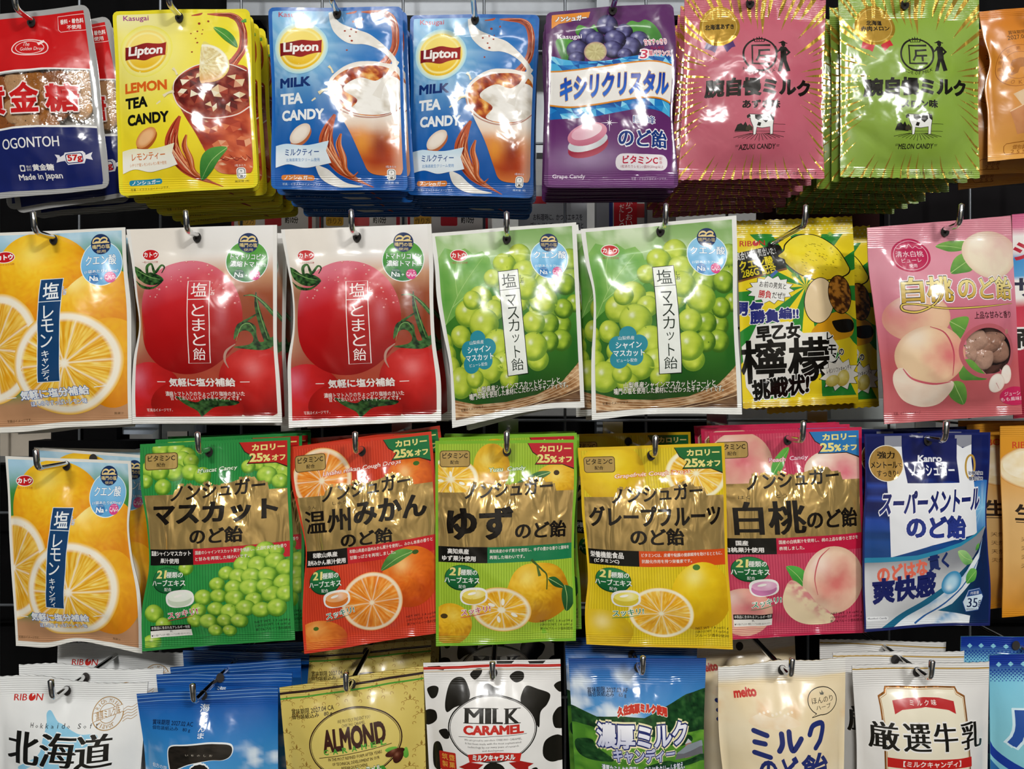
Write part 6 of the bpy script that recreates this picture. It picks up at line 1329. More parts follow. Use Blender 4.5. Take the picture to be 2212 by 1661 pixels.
d = ALMOND = Design('R4b', [(56, 482), (1112, 318), (1150, 1750), (180, 1850)], '#cdb65a')
d.part('printed_background'); d.rect(20, 250, 1200, 1900, lambda x, y: mix('#cdb65c', '#d8c46c', fb(x, y, 260, 2)), L=90)
d.part('damask_pattern'); rs = np.random.RandomState(3); dm = '#a07c34'
d.hold()
for cx_, cy_ in [(110 + 165 * i + 82 * (j % 2), 600 + 118 * j - 25 * i - 12 * (j % 2)) for i in range(7) for j in range(-1, 6)]:
    if ((cx_ - 632) / 390) ** 2 + ((cy_ - 835) / 290) ** 2 < 1: continue
    for s_ in (-1, 1):
        for k in range(4):
            a = 0.35 + k * 0.6; r = 30 + 12 * k; t_ = np.linspace(0, 4.6, 10)
            px_ = cx_ + s_ * (r * math.sin(a) + (16 - 2.6 * t_) * np.cos(t_ + k)); py_ = cy_ - r * math.cos(a) * 1.2 + (16 - 2.6 * t_) * np.sin(t_ + k); d.line(np.stack([px_, py_], 1), 4.2, dm)
    d.poly([(cx_, cy_ - 62), (cx_ + 9, cy_ - 40), (cx_, cy_ - 20), (cx_ - 9, cy_ - 40)], dm)
d.hold(False).part('header_stripes')
d.line([(20, 532), (560, 462), (1180, 358)], 18, '#2c1710'); d.line([(20, 572), (560, 502), (1180, 398)], 12, '#4c9a34')
d.part('oval_frame'); th = np.linspace(0, 2 * math.pi, 56, endpoint=False)
ov = rotp(np.stack([632 + 335 * np.cos(th), 835 + 232 * np.sin(th)], 1), -9, (632, 835))
d.poly(ov, '#d6c26a'); d.line(ov, 9, '#321a12', closed=True); d.line((ov - [632, 835]) * 0.965 + [632, 835], 4, '#321a12', closed=True)
d.part('title_lettering')
d.text('WE PROUDLY PRESENT YOU', 498, 668, 738, 690, '#3a2416', rot=-10, mx=0.01); d.text('CHIKUHO CARAMEL.', 532, 698, 706, 718, '#3a2416', rot=-10, mx=0.01)
d.text('ALMOND', 402, 728, 848, 860, '#3a1c14', b=0.05, rot=-10); 
for k, ch in enumerate('CARAMEL'):
    x = 412 + k * 68; y = 888 - k * 12; d.text(ch, x, y - 4, x + 34, y + 30, '#4c9a34', b=0.04, rot=-10)
    if k < 6: d.ell(x + 52, y + 8, 4, 4, '#4c9a34', n=8)
d.line([(378, 945), (895, 842)], 4, '#3a2416')
for k, (s_, x0, x1) in enumerate((('IN THE MOST REFINED FORM AFTER YEARS', 445, 832), ('OF TECHNICAL DEVELOPMENT IN OUR', 475, 815), ('RESEARCH KITCHENS.', 545, 735))): d.text(s_, x0, 908 + 34 * k, x1, 930 + 34 * k, '#3a2416', rot=-9, mx=0.008)
d.part('almond_picture'); leaf(d, [(850, 885), (880, 868), (930, 872), (920, 900), (880, 905)], '#3c8a2c', '#7cc04a', False); leaf(d, [(975, 900), (1000, 890), (1012, 950), (990, 965), (970, 930)], '#3c8a2c', '#7cc04a', False)
d.disc(918, 910, 66, 26, fruit_fn('#6a3420', '#4a2014', '#2c120c', -0.2, -0.3, 2, 0.1, '#c09070', 0.3), -10); d.disc(940, 940, 34, 50, fruit_fn('#6a3420', '#4a2014', '#2c120c', -0.2, -0.3, 3, 0.1, '#c09070', 0.3), 20)
d.part('flavour_ribbon'); d.poly([(500, 1042), (840, 985), (862, 1020), (960, 1040), (980, 1130), (480, 1150)], '#3c8c2c'); d.text('アーモンドキャラメル', 470, 1000, 825, 1050, '#f0f0e0', b=0.04, rot=-7, o=[('#24641c', 0.05)])
d.part('small_print'); d.text('賞味期限 2027.04 CA', 148, 612, 466, 652, '#2c2010', b=0.01, rot=-9); d.text('個包装紙込み　80 g', 150, 652, 456, 688, '#2c2010', b=0.01, rot=-9)

d = COW = Design('R4b', [(1112, 300), (2118, 272), (2145, 1750), (1195, 1800)], '#e2e0dc')
d.part('printed_background'); d.rect(1060, 220, 2180, 1850, lambda x, y: mix('#e4e2de', '#eeece8', fb(x, y, 200, 2)), L=100)
d.part('cow_spots'); rs = np.random.RandomState(12)
def spot(pts): d.poly(pts, '#17150f', sm=True)
d.hold()
for p in ([(1140, 490), (1185, 465), (1225, 480), (1210, 540), (1170, 555)], [(1300, 460), (1350, 405), (1410, 410), (1455, 500), (1440, 560), (1350, 600), (1290, 640), (1275, 580)], [(1455, 385), (1490, 350), (1540, 345), (1535, 385), (1490, 425)], [(1550, 480), (1580, 445), (1640, 470), (1690, 480), (1680, 520), (1600, 515)],
          [(1745, 400), (1790, 362), (1845, 370), (1845, 420), (1790, 440)], [(1830, 520), (1870, 460), (1950, 480), (2040, 520), (2020, 590), (1970, 640), (1960, 740), (1930, 700), (1880, 610), (1830, 570)], [(2070, 460), (2130, 430), (2150, 490), (2110, 510)], [(2060, 680), (2110, 620), (2160, 640), (2160, 760), (2080, 770)],
          [(1125, 650), (1200, 640), (1215, 700), (1160, 750), (1120, 730)], [(1230, 780), (1290, 755), (1310, 810), (1270, 825)], [(1190, 890), (1240, 860), (1270, 960), (1240, 1060), (1190, 1040)], [(2000, 850), (2080, 820), (2160, 860), (2160, 990), (2060, 1010), (1990, 950)], [(1560, 1000), (1620, 960), (1700, 990), (1720, 1080), (1560, 1090)], [(1880, 1040), (1940, 1020), (1960, 1090), (1880, 1100)]): spot(p)
d.hold(False).part('header_stripe'); d.rect(1060, 262, 2180, 300, '#e6e4e0')
for p in ([(1140, 325), (1230, 318), (1275, 335), (1260, 352), (1170, 340)], [(1650, 288), (1780, 285), (1760, 305), (1650, 308)], [(1880, 285), (2010, 280), (1990, 302), (1890, 304)]): d.poly(p, '#17150f')
d.line([(1100, 340), (1600, 322), (2140, 315)], 20, '#c4281e'); d.line([(1100, 365), (1600, 348), (2140, 342)], 7, '#c8b49a')
d.part('oval_frame'); th = np.linspace(0, 2 * math.pi, 56, endpoint=False); ov = np.stack([1622 + 318 * np.cos(th), 738 + 222 * np.sin(th)], 1)
d.poly(ov, '#ebe9e5'); d.line(ov, 9, '#1c1a16', closed=True); d.line((ov - [1622, 738]) * 0.965 + [1622, 738], 4, '#1c1a16', closed=True)
d.part('title_lettering')
x_ = 1422
for ch, w_ in (('M', 150), ('I', 46), ('L', 84), ('K', 120)):
    d.text(ch, x_ + 4, 600, x_ + w_ - 20, 700, '#17150f', mx=0.028 if ch in 'MK' else 0.05)
    for yy in (602, 697): d.line([(x_ - 10, yy), (x_ + w_ - 8 if ch != 'L' else x_ + w_ * 0.45, yy)], 5, '#17150f')
    x_ += w_ + 4
d.text('CARAMEL', 1418, 712, 1842, 768, '#c4281e', b=0.04, mx=0.02, rot=-1); d.line([(1378, 792), (1870, 772)], 3, '#17150f')
for k, s_ in enumerate(('We are proud to introduce CHIKUHO CARAMEL.', 'It has been made with the most sophisticated', 'technology by our many years of research', 'and development.')):
    wd = (415, 400, 365, 155)[k]; d.text(s_, 1628 - wd / 2, 798 + 24 * k, 1628 + wd / 2, 816 + 24 * k, '#2c2820', b=0.01, rot=-1)
d.part('flavour_ribbon')
d.poly([(1458, 965), (1380, 1010), (1425, 1020), (1410, 1042), (1500, 1030), (1560, 975)], '#a01c18'); d.poly([(1820, 955), (1920, 988), (1880, 1005), (1880, 1035), (1790, 1010), (1740, 965)], '#a01c18')
d.poly([(1445, 912), (1540, 898), (1640, 892), (1740, 894), (1832, 902), (1818, 962), (1740, 950), (1640, 948), (1540, 955), (1460, 968)], '#c4281e'); d.text('ミルクキャラメル', 1482, 908, 1784, 948, '#f2eee8', b=0.05, rot=-1, o=[('#7c1410', 0.05)])
d.rrect(1238, 915, 1362, 1050, 10, '#b8281c', rot=-4); d.text('筑', 1255, 930, 1300, 975, '#e8b84a', rot=-4); d.text('豊', 1308, 928, 1352, 972, '#e8b84a', rot=-4); d.text('製', 1258, 985, 1300, 1028, '#e8b84a', rot=-4); d.text('菓', 1310, 982, 1354, 1026, '#e8b84a', rot=-4)

d = RICH_MILK = Design('R4c', [(98, 268), (1108, 265), (1075, 1750), (185, 1750)], '#1a4c96')
d.part('printed_background')
def alp(x, y):
    c = ramp((y - 270) / 780, (0.0, '#173f86'), (0.12, '#2c6cb4'), (0.45, '#4c92cc'), (1, '#7ab4dc')); c = mix(c, '#eaf2f6', 0.9 * ss(0.48, 0.72, fb(x + 120, y * 1.3, 170, 4)) * ss(300, 420, y) * ss(760, 500, x)); return c
d.rect(60, 230, 1150, 700, alp, L=24)
fo = lambda x, y: ramp(fb(x, y, 28, 5), (0.2, '#0f2a16'), (0.6, '#1f4a24'), (0.9, '#3c6a34'))
d.poly([(60, 580), (160, 620), (300, 670), (480, 650), (640, 660), (800, 590), (960, 520), (1150, 470), (1150, 900), (60, 900)], fo, L=18)
d.poly([(60, 720), (250, 740), (500, 800), (760, 780), (1150, 790), (1150, 1800), (60, 1800)], lambda x, y: ramp(0.6 * fb(x, y, 110, 6) + 0.4 * nz(x, y * 3, 60, 2), (0.15, '#2c5a1c'), (0.45, '#4f8a2c'), (0.8, '#7cb43c')), L=26)
for p in ([(150, 860), (260, 830), (300, 880), (420, 960), (260, 980), (170, 950)], [(640, 990), (800, 960), (900, 985), (1100, 965), (1120, 1010), (700, 1020)], [(800, 830), (960, 800), (1000, 850), (900, 870)]): d.poly(p, fo, sm=True, L=20)
d.part('farm_picture'); d.poly([(940, 965), (942, 860), (965, 835), (990, 858), (992, 965)], '#a8786a'); d.poly([(938, 862), (965, 828), (994, 860)], '#c8ccd0'); d.poly([(860, 960), (880, 910), (1000, 880), (1080, 900), (1085, 965)], '#6a6a70'); d.poly([(870, 920), (960, 870), (1080, 865), (1085, 905), (930, 930)], '#8a949c')
d.part('title_lettering')
d.text('久住高原ミルク使用', 450, 570, 804, 625, '#c83222', b=0.05, arc=30, o=[('#f0ead8', 0.10), ('#c83222', 0.04)])
WL = lambda x, y: mix('#f4f4fa', '#b4b8da', ss(720, 960, y))
d.text('濃厚ミルク', 305, 705, 950, 862, WL, b=0.04, rot=-1, o=[('#efe6b8', 0.13), ('#1f2a6c', 0.06)]); d.text('キャンディー', 415, 868, 855, 962, WL, b=0.04, rot=-1, o=[('#efe6b8', 0.14), ('#1f2a6c', 0.07)])
d.text('濃厚なミルクを使用し、さらに生クリームを加え、', 335, 990, 935, 1042, '#f0f2f4', b=0.02, rot=-1, o=[('#1f3a6c', 0.05)])
d.part('small_print'); d.text('賞味期限 2027.03 AF', 235, 468, 528, 505, '#16223c', b=0.012, rot=-1); d.text('個包装紙込み　65 g', 238, 502, 515, 536, '#16223c', b=0.01, rot=-1)

d = HERB_MILK = Design('R4c', [(1195, 325), (2138, 262), (2112, 1780), (1250, 1800)], '#e6cfa4')
d.part('printed_background')
d.rect(1100, 200, 2200, 1850, lambda x, y: mix(mix('#e8d2a6', '#f0e2c2', fb(x, y, 200, 3)), '#e0b27c', 0.8 * ss(0.45, 0.75, fb(x, y, 110, 7)) * ss(420, 560, y) * ss(760, 620, y)), L=40)
d.poly([(1150, 330), (2180, 258), (2180, 365), (1700, 430), (1150, 480)], lambda x, y: mix('#e6e4de', '#e8d2a6', ss(400, 470, y + 0.06 * (x - 1200))), L=30)
d.poly([(1400, 690), (1480, 640), (1560, 660), (1660, 640), (1760, 690), (1700, 720), (1560, 735), (1440, 725)], lambda x, y: mix('#f4e8d0', '#e8c898', fb(x, y, 50, 3)), sm=True, L=30)
for k in range(9): d.ell(1480 + 28 * k, 642 - 10 * (k % 3), 9, 9, '#f4e6ce', n=10)
d.part('maker_emblem'); d.text('meito', 1310, 478, 1468, 536, '#c42c22', b=0.05, rot=-5)
d.part('speech_bubble'); th = np.linspace(0.15, 2 * math.pi - 0.15, 44) + 1.95
d.line(np.concatenate([np.stack([1945 + 115 * np.cos(th), 557 + 92 * np.sin(th)], 1), [(1848, 658)], [(1945 + 115 * math.cos(th[0]), 557 + 92 * math.sin(th[0]))]]), 6, '#26221c')
d.text('ほんのり', 1860, 530, 2030, 570, '#26221c', b=0.0, rot=-3); d.text('ハーブ', 1888, 580, 2010, 612, '#26221c', rot=-3); d.poly([(1930, 515), (1925, 495), (1940, 505), (1945, 485), (1955, 505), (1962, 500), (1955, 518)], '#6a6a60')
d.part('title_lettering'); NB = '#24306e'
for p in ([(1432, 755), (1515, 778)], [(1436, 832), (1502, 838)], [(1434, 905), (1535, 928)], [(1615, 760), (1618, 830), (1598, 878)], [(1668, 745), (1672, 820), (1690, 872), (1720, 840), (1752, 790)], [(1818, 765), (1850, 710), (1925, 705), (1905, 800), (1862, 862)]):
    d.line(p, 36, NB, sm=True); d.ell(*p[0], 18, 18, NB, n=14); d.ell(*p[-1], 18, 18, NB, n=14)
d.text('のど', 1470, 930, 1730, 1120, NB, b=0.035, rot=-6); d.text('飴', 1760, 905, 1960, 1100, NB, b=0.03, rot=-4)

d = GENSEN = Design('R4d', [(1085, 295), (2018, 268), (1995, 1750), (1120, 1750)], '#dcdad6')
d.part('printed_background'); d.rect(1040, 200, 2080, 1800, lambda x, y: mix('#dcdad6', '#e8e6e2', fb(x, y, 240, 2)), L=110)
d.part('gold_frame'); fr = [(1308, 432), (1780, 430), (1792, 462), (1838, 488), (1838, 560), (1858, 1300), (1285, 1300), (1262, 560), (1255, 492), (1298, 466)]
d.poly(fr, '#a86a2c', met=0.6); f2 = (np.array(fr, float) - [1555, 800]) * [0.962, 0.97] + [1555, 800]; d.poly(f2, '#e8e0c8'); d.line((f2 - [1555, 800]) * 0.98 + [1555, 800], 4, '#b8823c', closed=True)
d.line([(1040, 318), (2060, 308)], 9, '#b8923c')
d.part('flavour_ribbon'); d.poly([(1345, 518), (1450, 500), (1555, 494), (1660, 500), (1755, 520), (1760, 598), (1715, 575), (1700, 572), (1555, 552), (1400, 572), (1390, 578), (1350, 600)], '#b82022'); d.text('ミ ル ク 味', 1455, 510, 1636, 545, '#f0e4dc', b=0.01)
d.part('title_lettering')
for ch, x0, x1 in (('厳', 1182, 1358), ('選', 1390, 1562), ('牛', 1590, 1748), ('乳', 1782, 1950)): d.text(ch, x0, 652, x1, 828, '#17150f', mx=0.028, o=[('#eceae6', 0.05)])
d.rect(1290, 878, 1856, 942, '#c0221e'); d.text('【ミルクキャンディ】', 1382, 890, 1768, 930, '#f2e8e0', b=0.02)

d = BLUE_EDGE = Design('R4d', [(2020, 215), (2700, 205), (2700, 1700), (2030, 1700)], '#6ab4d0')
d.part('printed_background'); d.rect(1980, 180, 2740, 1750, lambda x, y: ramp((y - 200) / 900, (0, '#16308c'), (0.1, '#1c3c9c'), (0.2, '#7cc4dc'), (0.8, '#8accd8'), (1, '#6ab0d0')), L=40)
d.hold()
for r_ in range(7):
    for k in range(24): d.ell(2030 + k * 26 + 13 * (r_ % 2), 318 + 12 * r_, 8 - r_ * 0.6, 8 - r_ * 0.6, '#24489c', n=7)
for k in range(6): d.poly([(2085 + 85 * k, 262), (2105 + 85 * k, 280), (2085 + 85 * k, 298), (2065 + 85 * k, 280)], '#8acce0')
d.hold(False).poly([(2000, 740), (2060, 860), (2212, 950), (2400, 980), (2400, 1060), (2200, 1010), (2050, 920), (1990, 800)], '#1c3c9c', sm=True); d.poly([(1990, 880), (2080, 990), (2212, 1060), (2400, 1080), (2400, 1700), (1990, 1700)], '#2c6aa8')
d.part('title_lettering'); d.text('瓜', 2130, 560, 2420, 800, '#2450a0', b=0.05, o=[('#d4ecf4', 0.05)])
# ------------------------------------------------------------------ placing: top row
def backs(n, dy, dx=0.0, dz=0.0, jx=2.0, jz=1.5, jr=1.2, sd=1, y0=10.0):
    r = random.Random(sd); return [(dx * (k + 1) + r.uniform(-jx, jx), y0 + dy * k, dz * (k + 1) + r.uniform(-jz, jz), r.uniform(-jr, jr)) for k in range(n)]
make_bag('lemon_tea', 'candy_pouch', 'glossy yellow lemon tea candy pouch', 'candy pouch', TEA_LEMON, 'R1a', [(815, 62), (1850, 42), (1915, 1388), (868, 1455)], 0.0, 0.009, 'gloss', 11,
         edges=dict(l=[0, 8, 10, 4, 6, 0, 0], r=[0, 4, -2, -8, -4, 0, 0]), rnd=45, hole=(1330, 118), top=0.13, crimp=(0, 0.085), ca=0.5, crease=9, back=backs(9, 12.5, sd=1, y0=13), group='lemon tea pouches')
make_bag('milk_tea_a', 'candy_pouch', 'blue milk tea pouch beside the yellow pouch', 'candy pouch', TEA_MILK, 'R1b', MILK_C, 0.0, 0.009, 'gloss', 12,
         edges=dict(l=[0, 4, 16, 14, 4, 0], r=[0, -6, -10, -12, -8, 0]), rnd=42, hole=(575, 85), top=0.13, crimp=(0, 0.085), ca=0.5, crease=9, back=backs(8, 12.5, sd=2, y0=13), group='milk tea pouches')
make_bag('milk_tea_b', 'candy_pouch', 'blue milk tea pouch beside the purple pouch', 'candy pouch', TEA_MILK, 'R1b', [(1122, 92), (2098, 88), (2050, 1470), (1098, 1445)], 0.03, 0.009, 'gloss', 13,
         edges=dict(l=[0, 4, 14, 14, 4, 0], r=[0, -6, -10, -12, -8, 0]), rnd=42, hole=(1612, 135), top=0.13, crimp=(0, 0.085), ca=0.5, crease=9, back=backs(7, 12.5, sd=3, y0=13), group='milk tea pouches')
make_bag('grape', 'candy_pouch', 'purple grape candy pouch with blue crystal band', 'candy pouch', GRAPE, 'R1c', [(104, 62), (1062, 4), (1100, 1398), (88, 1390)], 0.0, 0.009, 'gloss', 14,
         edges=dict(l=[0, 4, 16, 10, 4, 0], r=[0, 10, 4, -28, -10, 0], t=[10, 0, -6, 0, 6]), rnd=42, hole=(605, 60), top=0.12, crimp=(0, 0.08), back=backs(4, 12.5, sd=4, y0=13), group='grape pouches')
AZ = [(1150, -40), (2218, -30), (2208, 1318), (1102, 1330)]
make_bag('azuki', 'candy_bag', 'pink and gold azuki milk candy bag', 'candy bag', AZUKI, 'R1c', AZ, 0.0, 0.012, 'foil', 15,
         edges=dict(l=[0, 10, 14, 10, 8, 0], r=[0, -8, -16, -22, -14, 0]), zig=3, hole=(1640, 5), top=0.10, crimp=(0.12, 0.05), ca=0.8, crease=14, back=backs(8, 17, sd=5, jr=3, y0=18), group='azuki milk bags')
make_bag('melon', 'candy_bag', 'green and gold melon milk candy bag', 'candy bag', MELON, 'R1d', [(578, -40), (1640, -30), (1645, 1320), (592, 1312)], 0.0, 0.012, 'foil', 16,
         edges=dict(l=[0, 10, 12, 10, 6, 0], r=[0, 0, -6, -10, -6, 0]), zig=3, hole=(1080, 10), top=0.10, crimp=(0.12, 0.05), ca=0.8, crease=14, back=backs(8, 17, dx=-1.0, sd=6, jr=3, y0=18), group='melon milk bags')
make_bag('hokkaido_orange', 'candy_bag', 'orange caramel bag cut off at top right', 'candy bag', HOKKAIDO_ORANGE, 'R1d', [(1648, 58), (2560, -20), (2600, 1110), (1715, 1190)], 0.03, 0.014, 'satin', 17,
         edges=dict(l=[0, 20, 60, 10, 20, 10, 0]), hole=(2120, 40), top=0.08, crimp=(0.06, 0.03), back=[(-4, 22, -8, 2), (-2, 44, -12, -1)], group='orange caramel bags')
make_bag('ogon', 'candy_bag', 'clear sugar drop bag with red header, navy band', 'candy bag', OGON, 'R1a', OG_C, 0.0, 0.009, 'gloss', 18, backcol='#d8d4cc',
         edges=dict(r=[0, 4, 14, 10, 4, 6, 0]), rnd=60, hole=(215, 150), top=0.14, crimp=(0, 0.04), crease=12, ca=0.7, window=lambda a, b: (b > 0.355) & (b < 0.655) & (a > 0.05) & (a < 0.95),
         candies=[(0.11 + 0.142 * (k % 6) + 0.04 * (k // 6 % 2), 0.395 + 0.072 * (k // 6), 0.0085 + 0.001 * (k % 3), 1.25, 0.7 * k) for k in range(22)], back=[(10, 15, -5, -3.5), (6, 30, -2, 2), (12, 45, -4, -2), (8, 60, -2, 1)], group='sugar drop bags')
# ------------------------------------------------------------------ placing: second row
G2 = 'salt candy bags in the second row'
make_bag('lemon_salt_a', 'candy_bag', 'salt lemon candy bag left of the tomato bags', 'candy bag', LEMON_SALT_FLAT, 'R2a', [(-165, 262), (842, 218), (892, 1585), (-115, 1650)], 0.004, 0.011, 'satin', 21,
         edges=dict(r=[0, 0, 18, 12, 0, 0], b=[0, 6, -6, -2, 0]), hole=(345, 305), crimp=(0, 0.06), ca=0.5, back=[(-3, 16, -2, 1), (2, 32, -2, -1)], group='salt lemon bags')
make_bag('tomato_a', 'candy_bag', 'salt tomato candy bag beside the lemon bag', 'candy bag', TOMATO, 'R2a', [(845, 230), (1893, 198), (1928, 1578), (886, 1585)], 0.0, 0.012, 'satin', 22,
         edges=dict(l=[0, 30, 50, 70, 24, 4, 0], r=[0, -6, -14, -20, -6, 0]), hole=(1345, 290), crimp=(0, 0.06), ca=0.7, crease=12, back=[(3, 18, -2, 1), (4, 36, -2, 0)], group='salt tomato bags')
make_bag('tomato_b', 'candy_bag', 'salt tomato candy bag beside the muscat bags', 'candy bag', TOMATO, 'R2b', TOM_C, 0.0, 0.012, 'satin', 23,
         edges=dict(l=[0, 30, 60, 55, 10, 4, 0], r=[0, 0, -14, -14, 10, 0]), hole=(570, 285), crimp=(0, 0.06), ca=0.7, crease=12, back=[(-3, 18, -1, 1), (4, 36, -2, -0.6), (4, 54, -2, 1)], group='salt tomato bags')
make_bag('muscat_salt_a', 'candy_bag', 'salt muscat candy bag beside the tomato bag', 'candy bag', MUSCAT_SALT, 'R2b', [(1078, 258), (2095, 180), (2155, 1472), (1232, 1614)], 0.0, 0.012, 'satin', 24,
         edges=dict(l=[0, 6, -4, 10, 30, 20, 0], b=[0, -14, -30, -30, 0]), hole=(1612, 300), crimp=(0, 0.05), ca=0.6, crease=10, back=[(4, 18, -1, -3), (3, 36, -2, -2.5)], group='salt muscat bags')
make_bag('muscat_salt_b', 'candy_bag', 'salt muscat candy bag beside the comic lemon bag', 'candy bag', MUSCAT_SALT, 'R2c', MUS_C, 0.0, 0.012, 'satin', 25,
         edges=dict(l=[0, 20, 60, 50, 24, 10, 0], r=[0, 0, -10, -10, 0, 0], b=[0, -24, -20, 0]), hole=(605, 245), crimp=(0, 0.05), ca=0.6, crease=10, back=[(-9, 18, 1, 0.8), (-4, 36, -1, -1)], group='salt muscat bags')
make_bag('comic', 'candy_bag', 'yellow and green comic style lemon candy bag', 'candy bag', COMIC, 'R2d', [(112, 172), (918, 140), (960, 1440), (158, 1480)], 0.06, 0.014, 'gloss', 26,
         edges=dict(r=[0, 8, 4, 8, 4, 0]), zig=4, hole=(350, 345), crimp=(0.09, 0.05), top=0.09, back=[(26, 22, -5, -1), (34, 44, -1, 1.5), (30, 66, -3, 0)], group='comic lemon bags')
make_bag('peach_pink', 'candy_bag', 'pink white-peach bag with a clear candy window', 'candy bag', PEACH_PINK, 'R2d', [(1028, 218), (2032, 132), (2112, 1520), (1148, 1588)], 0.0, 0.015, 'gloss', 27,
         edges=dict(l=[0, -12, 0, 10, 16, 0], r=[0, 0, 0, -6, 0]), hole=(1570, 245), crimp=(0.11, 0.06), top=0.11, ca=0.8, crease=12, window=lambda a, b: ((a - 0.757) / 0.215) ** 2 + ((b - 0.655) / 0.124) ** 2 < 1, candies=[(0.66, 0.60, 0.0105, 1.1, 0.3), (0.82, 0.58, 0.010, 1.1, 1.0), (0.72, 0.69, 0.010, 1.1, 2.0), (0.86, 0.68, 0.0095, 1.0, 0.6), (0.60, 0.68, 0.008, 1.0, 1.2), (0.76, 0.62, 0.008, 1.2, 0.2)], backcol='#6a4438', back=[(14, 24, 3, 0.5)], group='white peach bags')
make_bag('edge_bag', 'candy_bag', 'colourful bag cut off at the right edge', 'candy bag', EDGE_BAG, 'P', [(2196, 460), (2480, 440), (2500, 880), (2200, 905)], 0.012, 0.01, 'gloss', 28, hole=(2340, 470), crimp=(0.08, 0.05))
# ------------------------------------------------------------------ placing: third row
make_bag('lemon_salt_b', 'candy_bag', 'salt lemon candy bag left of the green bag', 'candy bag', LEMON_SALT, 'R3a', LEM_C, 0.02, 0.012, 'satin', 31,
         edges=dict(l=[0, 6, 0, 0, 4, 0], r=[0, -6, -40, -30, 6, 10, 0], b=[0, -4, -60, -30, 0]), hole=(430, 335), crimp=(0, 0.06), ca=0.8, crease=12, back=[(12, 19, 4, 2), (8, 38, 5, -1)], group='salt lemon bags')
make_bag('ns_muscat', 'candy_bag', 'green muscat cough drop bag with gold panel', 'candy bag', NS_MUSCAT, 'R3a', [(930, 190), (1955, 140), (1988, 1522), (945, 1602)], 0.0, 0.010, 'foil', 32,
         edges=dict(l=[0, 0, 40, 50, 0, 0], r=[0, -10, 0, -10, 0]), hole=(1400, 240), crimp=(0, 0.06), ca=1.0, crease=16, puck=0.8, back=[(5, 16, 2.5, 0), (8, 32, 3, 1), (4, 48, 2, -1)], group='sugar free cough drop bags')
make_bag('ns_mikan', 'candy_bag', 'orange mandarin cough drop bag with gold panel', 'candy bag', NS_MIKAN, 'R3b', [(38, 208), (1004, 102), (1085, 1470), (136, 1622)], 0.004, 0.010, 'foil', 33,
         edges=dict(l=[0, -6, 30, 60, 30, 4, 0], r=[0, 10, 10, 0, 0]), hole=(530, 235), crimp=(0, 0.06), ca=1.0, crease=16, puck=0.8, back=[(6, 16, 2, -2), (-3, 32, 2, 2)], group='sugar free cough drop bags')
make_bag('ns_yuzu', 'candy_bag', 'lime green yuzu cough drop bag with gold panel', 'candy bag', NS_YUZU, 'R3b', [(1030, 168), (1992, 158), (1990, 1530), (1035, 1572)], 0.0, 0.010, 'foil', 34,
         edges=dict(r=[0, 6, -10, -14, 0, 0]), hole=(1520, 235), crimp=(0, 0.06), ca=1.0, crease=16, puck=0.8, back=[(2, 16, 3, -1.5), (5, 32, 3, 1), (3, 48, 3, -1)], group='sugar free cough drop bags')
make_bag('ns_grapefruit', 'candy_bag', 'yellow grapefruit cough drop bag with gold panel', 'candy bag', NS_GRAPEFRUIT, 'R3c', [(60, 215), (1060, 180), (1120, 1592), (120, 1556)], -0.004, 0.010, 'foil', 35,
         edges=dict(l=[0, 10, 10, 24, 30, 0, 0], r=[0, 0, -6, -10, 0, 0]), hole=(560, 265), crimp=(0, 0.06), ca=1.0, crease=18, puck=0.8, back=[(-2, 110, 3, 1)], group='sugar free cough drop bags')
make_bag('ns_peach', 'candy_bag', 'crimson peach cough drop bag with gold panel', 'candy bag', NS_PEACH, 'R3c', [(955, 110), (1996, 72), (2028, 1475), (1075, 1522)], 0.012, 0.010, 'foil', 36,
         edges=dict(r=[0, -4, -4, 6, 0, 0]), hole=(1490, 160), crimp=(0, 0.06), ca=1.0, crease=18, puck=0.8, back=[(-3, 16, 2, 0.4), (-5, 32, 3, 0.6), (-1, 48, 1, -1)], group='sugar free cough drop bags')
make_bag('menthol', 'candy_bag', 'navy and silver menthol cough drop bag', 'candy bag', MENTHOL, 'R3d', [(985, 120), (1842, 108), (1838, 1426), (982, 1470)], 0.004, 0.011, 'gloss', 37,
         edges=dict(l=[0, 6, -10, -10, 0], r=[0, -6, -24, -14, 6, 0], b=[0, -6, -12, 0]), hole=(1415, 165), crimp=(0, 0.04), ca=0.7, crease=10, back=[(2, 18, 2, 1), (4, 36, 2, -1)], group='menthol bags')
make_bag('orange_milk', 'candy_bag', 'orange bag with a white cup, right edge', 'candy bag', ORANGE_MILK, 'R3d', [(1912, 66), (2760, 50), (2790, 1320), (1926, 1374)], 0.02, 0.012, 'gloss', 38,
         edges=dict(l=[0, 0, 10, 10, 0]), hole=(2330, 110), crimp=(0.05, 0.04), back=[(-17, 18, 2, -2), (-14, 36, 2, 1)], group='orange milk bags')
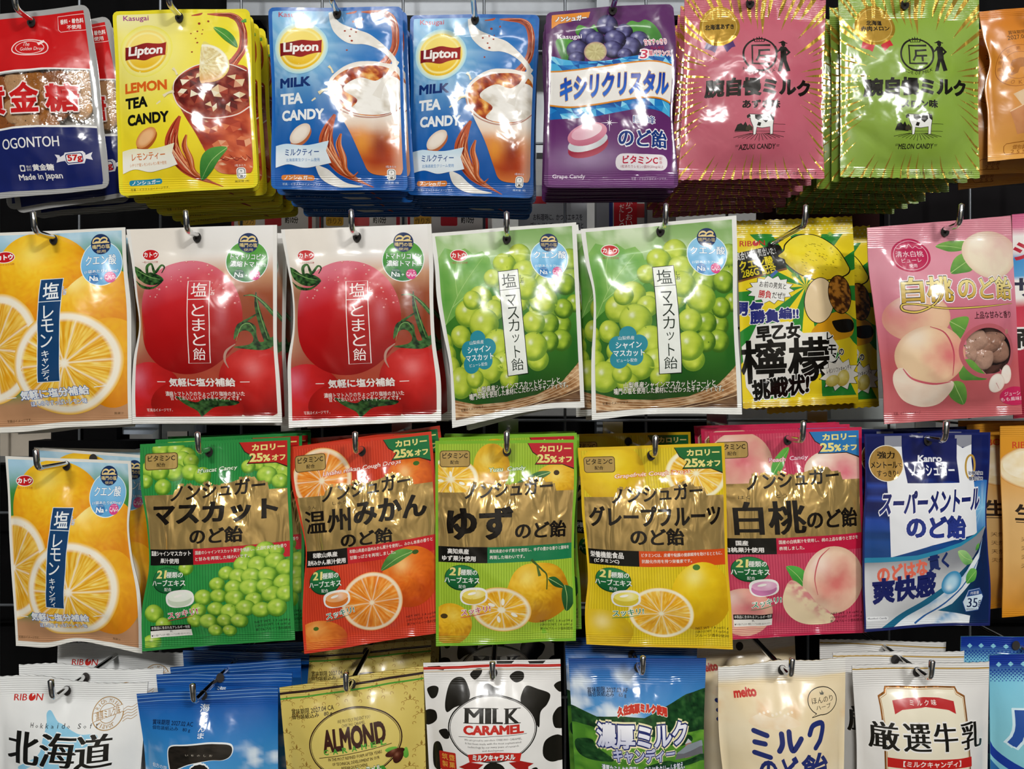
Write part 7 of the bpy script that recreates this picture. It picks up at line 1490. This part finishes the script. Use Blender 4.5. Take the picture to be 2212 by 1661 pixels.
# ------------------------------------------------------------------ placing: bottom row
make_bag('hokkaido_soft', 'candy_bag', 'white milk soft candy bag with blue map', 'candy bag', HOKKAIDO_SOFT, 'R4a', [(-70, 425), (1100, 475), (985, 1900), (-60, 1900)], 0.0, 0.016, 'soft', 41,
         edges=dict(t=[0, -15, 8, 12, 0]), zig=3, hole=(480, 530), crimp=(0.11, 0), top=0.10, bow=1.5, back=[(1, 26, 1, -1), (4, 76, 0, 2)], group='white milk bags')
make_bag('blue_sea', 'candy_bag', 'blue sky bag with a black brush stroke', 'candy bag', BLUE_SEA, 'R4a', [(1015, 562), (2118, 508), (2120, 1900), (1110, 1900)], 0.0, 0.016, 'gloss', 42,
         edges=dict(l=[0, 30, 20, 0]), hole=(1545, 560), crimp=(0.09, 0), top=0.10, bow=1.4, back=[(4, 26, 4, 2), (5, 50, 4, -1), (6, 74, 6, 4), (6, 98, 5, 1)], group='blue sky bags')
make_bag('almond', 'candy_bag', 'gold damask almond caramel bag', 'candy bag', ALMOND, 'R4b', [(56, 484), (1112, 320), (1150, 1750), (180, 1850)], 0.0, 0.016, 'soft', 43,
         hole=(590, 450), crimp=(0.05, 0), top=0.08, back=[(-2, 75, 0, 3.5), (2, 120, 2, 4)], group='almond caramel bags')
make_bag('cow', 'candy_bag', 'black and white cow spotted caramel bag', 'candy bag', COW, 'R4b', [(1112, 300), (2118, 272), (2145, 1750), (1195, 1800)], 0.0, 0.016, 'soft', 44,
         hole=(1625, 370), crimp=(0.09, 0), top=0.09, back=[(1, 125, -2, 0)], group='cow spotted bags')
make_bag('rich_milk', 'candy_bag', 'alpine meadow milk candy bag', 'candy bag', RICH_MILK, 'R4c', [(98, 268), (1108, 265), (1072, 1750), (185, 1750)], 0.0, 0.016, 'gloss', 45,
         edges=dict(r=[0, -4, 10, 0]), hole=(610, 330), crimp=(0.12, 0), top=0.10, back=[(-1, 26, 1, 1), (2, 52, 1, -1)], group='alpine milk bags')
make_bag('herb_milk', 'candy_bag', 'cream coloured herb milk candy bag', 'candy bag', HERB_MILK, 'R4c', [(1195, 328), (2138, 265), (2112, 1780), (1250, 1800)], 0.0, 0.018, 'soft', 46,
         edges=dict(l=[0, -10, 20, 0], t=[0, 6, -14, 0, 0]), zig=2, hole=(1665, 350), crimp=(0.09, 0), top=0.09, bow=1.5, back=[(-8, 90, -11, -3)], group='herb milk bags')
make_bag('gensen', 'candy_bag', 'white milk candy bag with gold framed panel', 'candy bag', GENSEN, 'R4d', [(1085, 298), (2018, 270), (1995, 1750), (1120, 1750)], 0.0, 0.016, 'soft', 47,
         edges=dict(l=[0, 20, 10, 0]), zig=2, hole=(1525, 335), crimp=(0.11, 0), top=0.10, bow=1.2, back=[(-4, 28, 0, 1), (-5, 54, 1, 3)], group='gold framed milk bags')
make_bag('blue_edge', 'candy_bag', 'light blue bag cut off at bottom right', 'candy bag', BLUE_EDGE, 'R4d', [(2018, 225), (2700, 205), (2700, 1700), (2035, 1700)], 0.008, 0.016, 'gloss', 48,
         hole=(2400, 270), crimp=(0.1, 0), top=0.10, back=[(-6, 30, 4, 2)], group='light blue bags')
# ------------------------------------------------------------------ hooks
for key, (rt, lab) in list(BAGS.items()):
    hook(rt.location.x, rt.location.z + 0.0015, -0.022 if key != 'milk_tea_b' else -0.012, label='chrome peg hook through the ' + lab)
